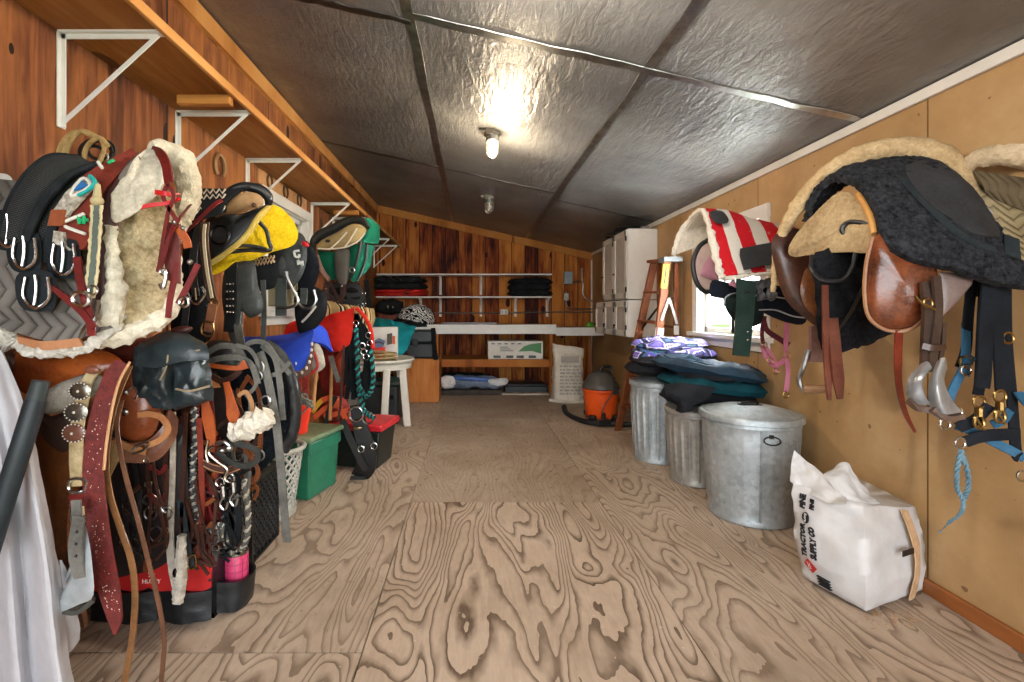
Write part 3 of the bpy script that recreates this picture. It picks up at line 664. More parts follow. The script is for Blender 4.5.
put('grey_fringe', MB().tube(L([(758, 280), (760, 292), (762, 300)], 2.45), .02, 7, 6, False, .02, 40).tube(L([(768, 278), (770, 292), (773, 300)], 2.45), .02, 7, 6, False, .02, 40), fleece('4a4c52', '7a7c80'), sd, 'grey fuzzy fringe')
g = solo('girth_strap', MB().strap(L([(746, 280, 2.4), (746, 300, 2.38), (744, 325, 2.37), (741, 356, 2.37)]), .092, .01, ws=[1.05, 1, .95, .9]).mat(1).tube(L([(747, 331, 2.35), (747.5, 332, 2.35)]), .007, 6, 2).tube(L([(747, 339, 2.35), (747.5, 340, 2.35)]), .007, 6, 2).box(P(747, 293, 2.36), (.02, .006, .008)), [cloth('1e2e2a', '30443e'), CHROME], 'wide dark green girth strap hanging in front of bright window', 'girth')
# pink halter beyond it
h = thing('halter', 'pink and maroon halter hanging on the wall under the window corner', 'halter', P(776, 375, 2.75))
HZ = 2.72; PINK = cloth('b4607e', 'd08aa2'); MAR = cloth('4c2028', '6a2e36')
m = MB(); m.strap(L([(763, 318), (767, 330), (778, 338), (789, 345)], HZ), .03, .004); m.strap(L([(765, 316), (762, 332), (763, 344)], HZ + .02), .022, .004); put('crown_strap', m, MAR, h, 'maroon strap')
m = MB(); m.strap(L([(762, 345), (766, 357), (773, 365), (782, 362), (787, 354)], HZ), .024, .004); m.strap(L([(787, 322), (786, 340), (786, 356), (788, 372), (786, 392)], HZ - .01), .026, .004); m.strap(L([(766, 347), (775, 362), (777, 372)], HZ - .02), .02, .004)
put('nose_strap', m, PINK, h, 'pink strap')
m = MB()
for q in ((764, 345), (776, 371), (787, 355), (786, 395), (770, 361)): m.ring(P(q[0], q[1], HZ - .03), .017, .0035)
put('ring', m, BRASS, h)
# ---------------------------------------------------------------- the big brown saddle under two pads
bs = thing('saddle', 'large brown leather saddle with rounded flaps on the tan wall, under black fleece pad', 'saddle', (1.55, 1.86, 1.1))
SADL = leather('3c1e14', '8a4a2a', .22, .2); SADD = leather('2c1c18', '5a3626', .3)
put('far_flap', MB().pillow(L([(772, 240, 2.1), (792, 228, 2.1), (815, 240, 2.08), (826, 270, 2.06), (830, 305, 2.06), (825, 330, 2.06), (805, 318, 2.08), (786, 300, 2.1), (776, 272, 2.1)]), .03, .02, 7), SADD, bs, 'dark brown far flap')
put('far_panel', MB().pillow(L([(806, 268), (815, 262), (823, 280), (824, 310), (818, 318), (806, 308), (800, 290)], 2.03), .015, .01, 5), leather('5c3420', '9a6440', .25), bs)
put('near_flap', MB().pillow(L([(872, 240, 1.62), (890, 232, 1.62), (925, 245, 1.6), (938, 275, 1.58), (930, 310, 1.58), (912, 328, 1.6), (888, 330, 1.62), (870, 318, 1.63), (865, 295, 1.63), (867, 265, 1.63)]), .035, .02, 8), SADL, bs, 'glossy brown near flap')
put('flap_welt', MB().tube(L([(872, 238, 1.61), (866, 265, 1.62), (864.5, 295, 1.62), (869.5, 318, 1.62), (888, 330.5, 1.61), (912, 328.5, 1.59), (930, 311, 1.57)]), .006, 6, 8), leather('8a5c3c', 'a87c58'), bs, 'paler welted edge')
put('billet_guard', MB().pillow(L([(940, 272), (974, 274), (972, 284), (958, 302), (941, 318)], 1.6), .012, .008, 5, False), leather('5a463c', '82706a', .5), bs, 'grey-brown lower flap')
put('underside', MB().pillow(L([(812, 258), (840, 246), (880, 250), (900, 290), (900, 325), (884, 338), (862, 346), (846, 351), (824, 352), (818, 330), (816, 290)], 1.84), .03, .05, 9, True, .014, 30), fleece('0e0e10', '25262a'), bs, 'black fleecy underside')
put('tree_strap', MB().tube(L([(874, 225, 1.7), (850, 222, 1.78), (842, 230, 1.8), (852, 238, 1.78), (874, 243, 1.7)]), .009, 8, 8).tube(L([(812, 256, 1.85), (812, 270, 1.8), (822, 280, 1.78), (842, 280, 1.76), (852, 268, 1.75), (856, 252, 1.75)]), .008, 8, 8).strap(L([(866, 282, 1.72), (852, 310, 1.76), (838, 330, 1.8)]), .012, .004), BLK, bs)
put('seat_fleece', MB().pillow(L([(788, 250, 2.02), (798, 232, 2.0), (818, 210, 1.95), (836, 194, 1.88), (852, 194, 1.82), (868, 210, 1.74), (876, 232, 1.68), (873, 252, 1.68), (845, 252, 1.78), (815, 254, 1.9), (796, 257, 2.0)]), .05, .04, 9, True, .007, 34), fleece('8e7656', 'bda680'), bs, 'tan fleece lining')
put('lining_lip', MB().tube(L([(858, 195, 1.78), (866, 206, 1.73), (872, 220, 1.68), (875, 234, 1.65)]), .012, 7, 6), leather('b07a3a', 'd09a52', .5), bs, 'pale leather lip')
put('latigo', MB().strap(L([(899, 330, 1.6), (898, 360, 1.62), (899, 385, 1.66), (905, 412, 1.72), (915, 432, 1.76)]), .026, .005, ws=[1, 1, .9, .7, .3]), leather('5a1c12', '8a3420'), bs, 'red-brown tie strap')
st = put('far_stirrup', MB().strap(L([(817, 326, 1.98), (817, 345, 1.98), (816, 362, 1.98)]), .06, .014), leather('6a4c48', '8a6a62'), bs, 'mauve-brown stirrup leather')
put('iron', MB().tube(L([(808, 350, 1.98), (803, 368, 1.98), (799, 380, 1.97), (803, 389, 1.96), (814, 391, 1.94), (826, 390, 1.94)]), .010, 8, 8), STEEL, st)
put('tread', MB().tube(L([(804, 389, 1.95), (830, 389, 1.9)]), .017, 8, 3), leather('6a4a34', '8c6848'), st)
put('hanging_strap', MB().strap(L([(825, 285, 1.78), (826, 330, 1.78), (828, 370, 1.8), (829, 400, 1.8)]), .03, .007, ws=[.7, .8, 1, .9, .4]).strap(L([(833, 318, 1.78), (835, 345, 1.78), (838, 375, 1.79), (840, 399, 1.79)]), .042, .007, ws=[.8, 1, 1, 1, .5]), leather('4c241c', '74402e'), bs)
st = put('near_stirrup', MB().strap(L([(926, 282, 1.55), (928, 310, 1.54), (927, 340, 1.54), (926, 372, 1.54)]), .034, .012).strap(L([(936, 276, 1.53), (938, 310, 1.53), (934, 345, 1.53), (931, 372, 1.53)]), .026, .01).strap(L([(944, 322, 1.53), (943, 345, 1.53), (938, 368, 1.53)]), .014, .006), leather('261a16', '4c3a30'), bs, 'bundled stirrup leathers')
ring = MB().strap(L([(922, 346, 1.515), (933, 348, 1.505), (945, 347, 1.515)]), .02, .008); put('keeper', ring, leather('2c1c16', '4c342a'), st)
put('keeper_buckle', MB().tube(L([(915, 296, 1.52), (922, 303, 1.51), (935, 310, 1.51)]), .004, 6, 3).ring(P(928, 303, 1.515), .014, .003), BRASS, st)
AL = mt('84888c', 'b4b8bc', .35, .6, 10, 60, .1)
sm = MB()
sm.grid([L([(922, 364, 1.53), (928, 362, 1.5), (932, 368, 1.48)]), L([(911, 376, 1.53), (916, 378, 1.49), (922, 380, 1.47)]), L([(907, 390, 1.53), (912, 394, 1.49), (925, 396, 1.47)]), L([(909, 400, 1.53), (918, 404, 1.49), (931, 404, 1.47)])], 14, 8, .006)
sm.grid([L([(938, 362, 1.47), (944, 358, 1.45), (946, 368, 1.47)]), L([(930, 382, 1.47), (937, 380, 1.44), (943, 382, 1.46)]), L([(929, 396, 1.47), (940, 402, 1.44), (951, 400, 1.46)]), L([(931, 407, 1.47), (946, 414, 1.44), (961, 412, 1.46)])], 14, 8, .006)
put('stirrup_side', sm, AL, st, 'bright aluminium stirrup sides')
put('stirrup_tread', MB().strap(L([(909, 400, 1.52), (920, 408, 1.49), (932, 410, 1.47)]), .02, .02).strap(L([(932, 409, 1.46), (946, 418, 1.45), (962, 416, 1.45)]), .016, .02), leather('4a342a', '6c5648'), st)
# fleece-lined khaki pad
def quilt_mat(name, c1, c2, su, sv, amp=1.0):
    t = NT(name); u = t.n('TexCoord'); s = t.sep(u.outputs['UV'])
    zz = t.math('ABSOLUTE', t.math('SUBTRACT', t.math('FRACT', t.math('MULTIPLY', s[1], su)), .5))
    f = t.math('FRACT', t.math('MULTIPLY', t.math('ADD', s[0], t.math('MULTIPLY', zz, .16)), sv)); h = t.math('SINE', t.math('MULTIPLY', f, PI))
    h = t.math('POWER', h, .5); co = t.coord()
    col = t.ramp(t.noise(co, 7, 4), [(.3, c1), (.7, c2)])
    return t.done(col, .85, 0, t.bump(h, amp, .012), .2)
KH = quilt_mat('khaki_quilting', '8a7a58', 'ae9e7a', 3, 12)
kp = thing('saddle_pad', 'khaki quilted saddle pad with thick tan fleece edge, draped under the black pad', 'saddle pad', (1.6, 1.85, 1.3))
rim = [(773, 292, 2.13), (776, 258, 2.12), (785, 228, 2.1), (806, 196, 2.05), (836, 168, 1.98), (870, 153, 1.92), (908, 149, 1.88), (938, 157, 1.84), (958, 176, 1.8), (972, 202, 1.75), (986, 230, 1.7), (1002, 262, 1.66)]
put('fleece_edge', MB().tube(L(rim), [.010, .016, .024, .034, .038, .042, .046, .05, .044, .03, .016, .008], 12, 8, False, .008, 40), fleece('a68a62', 'd2ba92', 12), kp, 'tan fleece edge')
bk = [[P(x, y, z) for x, y, z in rim]] + [[P(x + 12, y + 6, z + .0) for x, y, z in rim[:6]] + [P(x + 14, y + 12, z - .01) for x, y, z in rim[6:]]]
put('shell', MB().grid([L([(945, 160, 1.84), (958, 182, 1.77), (975, 215, 1.72), (992, 246, 1.67), (1004, 270, 1.63)]), L([(968, 176, 1.78), (985, 196, 1.73), (1002, 228, 1.69), (1012, 250, 1.65), (1022, 276, 1.62)]), L([(1002, 192, 1.74), (1016, 206, 1.70), (1028, 232, 1.68), (1036, 254, 1.64), (1044, 280, 1.62)]), L([(1030, 202, 1.7), (1042, 214, 1.67), (1052, 238, 1.65), (1058, 256, 1.62), (1062, 282, 1.61)])], 34, 34, .02), KH, kp)
put('folded_flap', MB().grid([L([(972, 172, 1.76), (1000, 176, 1.72), (1040, 182, 1.68)]), L([(982, 186, 1.72), (1010, 190, 1.68), (1046, 198, 1.64)]), L([(990, 196, 1.72), (1014, 206, 1.69), (1046, 218, 1.66)])], 18, 18, .016), quilt_mat('brown_quilting', '5a4e3c', '74664e', 1.5, 6, .5), kp, 'darker folded-over flap')
put('fleece_roll', MB().tube(L([(962, 174, 1.80), (970, 164, 1.77), (985, 157, 1.74), (1005, 155, 1.70), (1028, 157, 1.67), (1046, 162, 1.64)]), [.018, .026, .034, .036, .04, .04], 12, 8, False, .008, 40), fleece('b09878', 'd8c6a6', 12), kp, 'pale fleece roll')
# black pad on top
bp = thing('saddle_pad', 'charcoal black fleece saddle pad lying on top of the big brown saddle', 'saddle pad', (1.6, 1.8, 1.25))
BF = fleece('0b0c0e', '3c3e43', 40); cols = [[(806, 222, 2.04), (812, 200, 2.0), (830, 180, 1.92), (855, 184, 1.8), (872, 208, 1.69), (880, 236, 1.62), (890, 252, 1.59)],
        [(818, 205, 2.05), (830, 182, 2.0), (855, 168, 1.9), (885, 182, 1.76), (900, 214, 1.65), (912, 244, 1.58), (918, 262, 1.56)],
        [(850, 180, 2.05), (868, 166, 1.98), (896, 161, 1.87), (922, 176, 1.75), (938, 208, 1.66), (950, 244, 1.58), (954, 270, 1.55)],
        [(880, 172, 2.03), (898, 162, 1.96), (922, 161, 1.85), (948, 176, 1.74), (966, 208, 1.66), (982, 248, 1.58), (988, 282, 1.55)],
        [(912, 168, 1.99), (926, 162, 1.93), (944, 172, 1.83), (970, 194, 1.73), (992, 226, 1.66), (1014, 256, 1.6), (1034, 290, 1.56)]]
rows = [[P(*cols[c][r]) for c in range(5)] for r in range(7)]
put('fleece', MB().grid(rows, 70, 70, .03, .009, 55), BF, bp)
fp = [[cols_[r] for cols_ in cols] for r in range(7)]
def mid(r, c):
    p = lerpl([lerpl([V(cols[cc][rr]) for rr in range(7)], r) for cc in range(5)], c); return P(p.x, p.y, p.z) + V((0, -.016, .016))
put('felt_panel', MB().grid([[mid(.44, .42), mid(.40, .6), mid(.38, .78), mid(.42, .92)], [mid(.55, .36), mid(.55, .55), mid(.55, .75), mid(.55, .93)], [mid(.68, .42), mid(.70, .58), mid(.70, .75), mid(.70, .93)], [mid(.74, .5), mid(.80, .62), mid(.81, .75), mid(.79, .88)]], 26, 26, .012, .002, 20), mt('1b1c1f', '34363a', .9, 0, 8, 160, .5, grit=.5), bp, 'smooth felt panel')
put('webbing', MB().strap([mid(.52, .33), mid(.66, .40), mid(.78, .5), mid(.84, .64), mid(.86, .8)], .03, .006, (0, -.7, .5)).strap([mid(.88, .90) + V((0, -.004, 0)), mid(.8, .96) + V((0, -.004, 0)), mid(.76, 1.0) + V((0, -.004, 0))], .045, .006, (0, -.7, .5)), cloth('20262a', '343c40'), bp)
put('loose_thread', MB().tube([mid(.50, .86), mid(.58, .84), mid(.62, .8), mid(.6, .74), mid(.68, .72), mid(.70, .78)], .0022, 5, 6), TAN, bp, 'loose tan thread'); put('label_tag', MB().strap([mid(.60, .93), mid(.64, .98)], .014, .003, (0, -.7, .6), 2), plastic('b4bcc4'), bp, 'small pale tag')
# halters hanging below
BLU = cloth('28506a', '447292'); NYB = cloth('14161a', '24282e')
h = thing('halter', 'bundle of wide black nylon halter straps with brass snaps on the tan wall', 'halter', P(985, 400, 1.62))
m = MB()
for a in ([(985, 276, 1.66), (982, 330, 1.64), (980, 380, 1.62), (978, 395, 1.62)], [(998, 276, 1.62), (998, 330, 1.6), (1000, 380, 1.59), (1001, 392, 1.59)], [(1006, 280, 1.65), (1007, 340, 1.63), (1012, 400, 1.61), (1016, 450, 1.6), (1020, 458, 1.6)], [(972, 280, 1.68), (968, 320, 1.66), (966, 350, 1.66), (960, 368, 1.66)]): m.strap(L(a), .036, .005)
m.strap(L([(990, 278, 1.6), (986, 320, 1.58), (984, 370, 1.57), (982, 388, 1.57)]), .05, .006); m.strap(L([(975, 284, 1.69), (985, 284, 1.69), (1008, 284, 1.67)]), .09, .008)
m.strap(L([(958, 428, 1.62), (975, 420, 1.6), (990, 405, 1.58)]), .04, .005); m.strap(L([(965, 442, 1.62), (985, 436, 1.6), (1020, 434, 1.6)]), .04, .005)
put('webbing', m, NYB, h)
m = MB()
for x, y, z in ((979, 402, 1.585), (1000, 396, 1.56)):
    m.ring(P(x, y, z), .019, .004); m.tube(L([(x, y + 6, z), (x, y + 14, z)]), .011, 8, 3); m.ring(P(x, y + 20, z), .016, .005, (0, -1, 0), 18, 1.3); m.tube(L([(x - 3, y + 16, z), (x + 5, y + 28, z)]), .004, 6, 3)
m.ring(P(1008, 338, 1.6), .018, .004); m.ring(P(966, 362, 1.63), .02, .004)
put('snap', m, BRASS, h, 'brass snaps and rings')
h = thing('halter', 'light blue nylon halter tangled among the black straps, with frayed twine tied below', 'halter', P(985, 450, 1.66))
m = MB()
for a in ([(966, 324, 1.665), (966, 350, 1.64), (965, 376, 1.63)], [(972, 356, 1.63), (962, 372, 1.63), (952, 392, 1.63), (949, 405, 1.64)], [(1018, 392, 1.6), (1026, 402, 1.58), (1036, 404, 1.56)], [(956, 425, 1.65), (975, 432, 1.63), (990, 440, 1.61), (1010, 450, 1.6), (1024, 458, 1.6)], [(992, 425, 1.6), (1003, 420, 1.59), (1010, 410, 1.59)]): m.strap(L(a), .03, .005)
put('webbing', m, BLU, h)
m = MB()
for q in ((960, 443), (966, 370), (1022, 476), (957, 412), (945, 424)): m.ring(P(q[0], q[1], 1.6), .017, .0035)
put('ring', m, CHROME, h)
m = MB(); TW = mt('4a6e80', '7494a2', .9, 0, 30, 200, .4)
m.braid(L([(961, 450, 1.62), (957, 470, 1.62), (957, 488, 1.63), (963, 500, 1.63)]), .004, .0045, 5, 2); m.braid(L([(961, 450, 1.62), (967, 470, 1.62), (968, 488, 1.63), (963, 500, 1.63)]), .004, .0045, 5, 2)
m.tube(L([(963, 500, 1.63), (962, 512, 1.64), (950, 522, 1.68), (940, 532, 1.72)]), [.008, .006, .004, .001], 6, 6, False, .004, 80); m.ball(P(962, 458, 1.62), .014, 10, 8, .006, 60)
put('twine', m, [TW, TW], h, 'frayed pale blue baling twine')

# wood shavings spilled by the bag
d = random.Random(12); m = MB()
for k in range(90):
    x, y = 1.62 + d.gauss(.03, .07), 1.9 + d.gauss(-.02, .04); x = min(x, 1.9); l_ = d.uniform(.004, .014); m.box((x, y, .003 + d.uniform(0, .003)), (l_, .003, .0015), d.uniform(0, PI))
o = solo('spilled_shavings', m, mt('8a6a48', 'c49c70', .8), 'scattered tan wood shavings on the floor in front of the white bag', 'shavings'); o['kind'] = 'stuff'
# ---------------------------------------------------------------- back wall: shelves, bench and what is on them
def X(px, Z): return (px - VX) * Z / F
def Zh(py, Z): return H - (py - VY) * Z / F
SHELVES = []
for nm, zz, lab in (('up', 1.8, 'long white shelf on the back wall, upper of the two'), ('lo', 1.445, 'long white shelf on the back wall, lower of the two')):
    s = thing('wall_shelf', lab, 'shelf', (-.13, 7.65, zz)); SHELVES.append(s)
    put('board', MB().bb((-1.5, 7.5, zz - .022), (1.25, YB, zz)), WPAINT, s, bevel=.003)
    for px in (420, 440, 481, 516, 548):
        if nm == 'up' and px in (420, 516, 548): continue
        x = X(px, 7.7); b = MB().bb((x - .02, YB - .01, zz - .32), (x + .02, YB, zz - .022)).bb((x - .018, YB - .2, zz - .032), (x + .018, YB, zz - .022))
        b.tube([(x, YB - .18, zz - .035), (x, YB - .09, zz - .09), (x, YB - .03, zz - .16), (x, YB - .012, zz - .28)], .014, 6, 4)
        put('bracket', b, WPAINT, s)
def stackcloth(name, label, cat, px0, px1, z0, n, Z, m, th=.045, group=None, dep=.26, amp=.012):
    x0, x1 = X(px0, Z), X(px1, Z); r = thing(name, label, cat, ((x0 + x1) / 2, Z, z0), group); rd = random.Random(px0)
    for k in range(n):
        e = rd.uniform(-.03, .03); mm = m[k % len(m)]
        put('fold', fold(MB(), [(x0 + e, Z - dep / 2), ((x0 + x1) / 2, Z - dep / 2 - .01), (x1 + e, Z - dep / 2), (x1 + e, Z + dep / 2), (x0 + e, Z + dep / 2)], z0 + th * (k + .5), th * 1.15, amp=amp), mm, r)
    return r
REDC = cloth('a81c18', 'd03028'); BKC = cloth('101113', '25272a')
r = stackcloth('folded_blanket', 'red folded blanket under a black one at left end of the lower white shelf', 'blanket', 376, 424, 1.447, 2, 7.62, [REDC], .05)
put('chrome_clip', MB().tube([(X(402, 7.45), 7.47, 1.47), (X(409, 7.45), 7.46, 1.49), (X(404, 7.45), 7.46, 1.52), (X(412, 7.45), 7.46, 1.54)], .008, 6, 5), CHROME, r)
r = stackcloth('folded_blanket', 'black folded blanket with silver buckles on top of the red one', 'blanket', 377, 425, 1.553, 2, 7.62, [BKC, BKC], .095, None, .26, .03)
m = MB()
for k, px in enumerate((386, 393, 417)): m.tube([(X(px, 7.4), 7.44, 1.70), (X(px + 4, 7.4), 7.43, 1.73), (X(px + 8, 7.4), 7.44, 1.69)], .006, 5, 6)
put('buckle', m, CHROME, r)
stackcloth('folded_blanket', 'tall pile of black folded blankets at right end of the lower white shelf', 'blanket', 510, 548, 1.447, 3, 7.62, [BKC, BKC, BKC], .09, None, .26, .03)
m = fold(MB(), [(X(507, 7.6), 7.5), (X(552, 7.6), 7.5), (X(552, 7.6), 7.72), (X(507, 7.6), 7.72)], 1.49, .07, amp=.02)
# workbench
BZ = 6.9; BW = planks('bench_wood', '6a3214', '9c5a28', 'b87838', 1, 5, 0, seam=False)
w = thing('workbench', 'long wooden workbench with white painted front edge and open lower shelf', 'workbench', (.3, 7.3, 0))
put('top', MB().bb((-1.5, BZ, .985), (1.21, YB - .03, 1.012)), mt('8a7460', 'a89078', .6), w)
put('front_edge', MB().bb((-1.5, BZ - .02, .885), (1.21, BZ, 1.02)), WPAINT, w, 'white painted edge board', bevel=.004)
put('lower_shelf', MB().bb((-.52, BZ + .05, .47), (1.15, YB - .04, .51)).bb((-.52, BZ + .03, .405), (1.15, BZ + .06, .515)), BW, w)
for x in (1.14, -.5): put('leg', MB().bb((x - .025, BZ + .0, 0), (x + .02, BZ + .09, .985)), BW, w, bevel=.004)
put('leg', MB().bb((1.1, YB - .12, 0), (1.15, YB - .04, .985)), BW, w); put('leg', MB().bb((-.52, YB - .12, 0), (-.47, YB - .04, .985)), BW, w)
w = thing('side_counter', 'short white-edged counter in the back corner under the cabinets', 'counter', (1.6, 7.4, .9))
put('top', MB().bb((1.225, BZ + .1, .95), (XR - .03, YB - .03, .972)), mt('a89078', 'c4ac92', .6), w); put('front_edge', MB().bb((1.225, BZ + .08, .855), (XR - .03, BZ + .1, .975)), WPAINT, w, 'white edge board', bevel=.004)
put('corner_post', MB().bb((1.80, BZ + .55, 0), (1.85, BZ + .6, .95)), BW, w)
t = thing('tape_measure', 'small green tape measure on the white corner counter', 'tape measure', (X(590, 7.1), 7.1, .973))
put('case', MB().pillow([(X(590, 7.1) + x, 7.1, .973 + z) for x, z in ((-.06, 0), (.06, 0), (.06, .04), (.03, .075), (-.03, .075), (-.06, .04))], .03, .03, 4), plastic('4a8a20', '6cb02c'), t); put('tip', MB().box((X(590, 7.1) + .07, 7.1, .98), (.03, .02, .012)), STEEL, t)
solo('paint_stick', MB().bb((X(441, 7), 7.1, 1.013), (X(497, 7), 7.16, 1.045)), DBR, 'dark narrow board lying flat on the workbench', 'board')
# long cardboard box
b = thing('cardboard_box', 'long white and green cardboard box on the lower shelf of the workbench', 'box', (.63, 7.1, .512))
x0, x1, zt = X(488, 7.0), X(543, 7.0), Zh(341, 7.0); z0 = .513
put('carton', MB().bb((x0, 7.0, z0), (x1, 7.3, zt)), mt('c8c4b8', 'dcd8ce', .6, 0, 4, 30, .05), b, bevel=.004)
m = MB(); y = 6.996; dx = x1 - x0; dz = zt - z0
q = lambda u, v: V((x0 + dx * u, y, z0 + dz * v))
m.mi = 0; m.prism([q(.55, .42), q(.66, .72), q(.8, .84), q(.97, .9), q(.97, .3), q(.8, .45)], (0, .004, 0)); m.mi = 1
for u in (.1, .33, .52, .74): m.prism([q(u, .06), q(u + .13, .06), q(u + .13, .2), q(u, .2)], (0, .004, 0))
m.mi = 2
for u in (.2, .45): m.prism([q(u + .16, .08), q(u + .2, .08), q(u + .2, .18), q(u + .16, .18)], (0, .003, 0))
m.mi = 1
for k in range(5): m.prism([q(.06 + .12 * k, .82), q(.12 + .12 * k, .82), q(.12 + .12 * k, .88), q(.06 + .12 * k, .88)], (0, .004, 0))
for k in range(3): m.prism([q(.22, .44 + .1 * k), q(.46 - .05 * k, .44 + .1 * k), q(.46 - .05 * k, .48 + .1 * k), q(.22, .48 + .1 * k)], (0, .004, 0))
put('printing', m, [plastic('2a7a34'), plastic('2c2e30'), plastic('d0b040')], b, 'green swoosh and dark printing')
# under the bench
r = thing('rolled_tarp', 'blue and white rolled tarp bag lying under the workbench', 'tarp', (X(470, 6.9), 6.95, .1))
put('roll', MB().tube(L([(441, 381, 7.0), (455, 382, 6.98), (475, 382, 6.98), (492, 383, 6.98), (505, 383, 7.0)]), [.06, .10, .085, .09, .05], 14, 6, False, .03, 9), mt('38485e', '7a8698', .6, 0, 5, 30, .4), r)
put('white_end', MB().pillow(L([(440, 378), (452, 376), (456, 384), (449, 389), (441, 386)], 6.88), .05, .04, 5, True, .02, 16), mt('aaa8a8', 'd8d6d4', .6), r, 'crumpled white end'); put('white_tail', MB().pillow(L([(488, 380), (505, 378), (507, 384), (494, 386)], 6.9), .03, .03, 5, True, .02, 16), mt('aaa8a8', 'd8d6d4', .6), r)
put('blue_band', MB().tube(L([(456, 378, 6.9), (472, 379, 6.88), (488, 380, 6.9)]), .03, 8, 6, False, .01, 16), plastic('2a4a8a', '4a6cb0'), r)
solo('foam_slab', MB().bb((X(441, 6.9), 6.9, .005), (X(502, 6.9), 7.4, .075)), mt('332c28', '4a403a', .9), 'dark flat pad on the floor under the rolled tarp', 'pad', bevel=.01)
r = thing('folded_blanket', 'dark green folded tarp lying behind the blue roll under the workbench', 'tarp', (X(465, 7.3), 7.3, .18)); 
solo('storage_case', MB().bb((X(504, 7.3), 7.1, .004), (X(548, 7.1), 7.5, .10)).bb((X(506, 7.3), 7.12, .1), (X(546, 7.1), 7.48, .13)), plastic('141718', '20262a', .5), 'low black case on the floor below the boxed shelf', 'case', bevel=.01)
solo('loose_board', MB().bb((X(500, 6.95), 6.93, .002), (X(549, 6.95), 7.06, .022)), mt('a89a8a', 'c4b8a8', .7), 'pale board on the floor in front of the low black case', 'board')
put('fold', fold(fold(MB(), [(X(442, 7.2), 7.2), (X(486, 7.2), 7.2), (X(486, 7.2), 7.6), (X(442, 7.2), 7.6)], .12, .1, amp=.02), [(X(444, 7.2), 7.22), (X(484, 7.2), 7.22), (X(484, 7.2), 7.6), (X(444, 7.2), 7.6)], .2, .09, amp=.02), cloth('1c2a26', '2c3c38'), r)
# feed sack
s = thing('feed_sack', 'open pale paper feed sack standing beside the workbench leg', 'sack', (1.28, 6.45, 0))
rows = []
for t, sx, sy in ((0, .2, .13), (.02, .215, .14), (.25, .20, .15), (.5, .195, .145), (.75, .19, .12), (.92, .2, .06), (1, .215, .03)):
    rows.append([V((1.285 + sx * math.copysign(abs(math.cos(a)) ** .6, math.cos(a)), 6.45 + sy * math.copysign(abs(math.sin(a)) ** .6, math.sin(a)), .003 + .74 * t + (.04 * math.cos(a) * -1 if t > .8 else 0))) for a in [2 * PI * k / 36 for k in range(37)]])
m = MB().grid([r_ for r_ in rows], 72, 40, .006, .022, 11); put('paper', m, mt('b8b0a0', 'd8d0c2', .7, 0, 5, 30, .4), s)
m = MB(); d = random.Random(3)
for k in range(9): 
    zz = .48 - k * .045; x = 1.15; 
    while x < 1.42:
        wd = d.uniform(.02, .07); m.bb((x, 6.275, zz), (min(x + wd, 1.43), 6.29, zz + .018)); x += wd + .02
    if k == 2: continue
m.bb((1.17, 6.277, .54), (1.40, 6.29, .62)); put('printing', m, mt('8e8a84', 'a49e94', .8), s, 'faded grey print blocks')
put('sack_base_flap', MB().tube(L([(549, 400, 6.33), (565, 402, 6.28), (588, 402, 6.3)]), .02, 8, 5, False, .01, 20), mt('b8b0a0', 'd8d0c2', .7), s)
# electrics on the back wall
CON = metal('a8a49c', '8a867e', .4)
def wp(px, py, d=.03): p = P(px, py, YB - d); return p
e = thing('electrical_conduit', 'grey metal conduit run with junction box and switch on the back wall', 'conduit', wp(568, 300))
put('pipe', MB().tube([wp(434, 313), wp(490, 313), wp(562, 312), wp(596, 312)], .011, 8, 3), CON, e)
put('pipe', MB().tube([wp(566, 292), wp(566, 300), wp(568, 307), wp(576, 309), wp(596, 309)], .011, 8, 5), CON, e)
put('pipe', MB().tube([wp(573, 282), wp(580, 282), wp(583, 284), wp(583, 294), wp(588, 300), wp(596, 301)], .011, 8, 5), CON, e)
put('pipe', MB().tube([wp(582, 282), wp(582, 268)], .014, 8, 3), CON, e)
put('junction_box', MB().box(wp(568, 278, .045), (.14, .09, .2)), mt('7c8a94', '94a2aa', .5), e, 'blue-grey junction box', bevel=.01)
put('switch_box', MB().box(wp(566, 297, .04), (.075, .07, .12)).box(wp(566, 297, .08), (.03, .02, .05)), CON, e, bevel=.004)
o = put('outlet_box', MB().box(wp(504, 312, .035), (.12, .07, .09)), mt('c4c0b8', 'd8d4cc', .4), e, bevel=.005)
m = MB()
for dx in (-.028, .028): m.box(wp(504, 312, .075) + V((dx, 0, 0)), (.035, .012, .05))
put('socket', m, plastic('8c8880'), o)
put('cord', MB().tube([wp(593, 335), wp(592, 355), wp(593, 375)], .006, 6, 3), BLK, e)
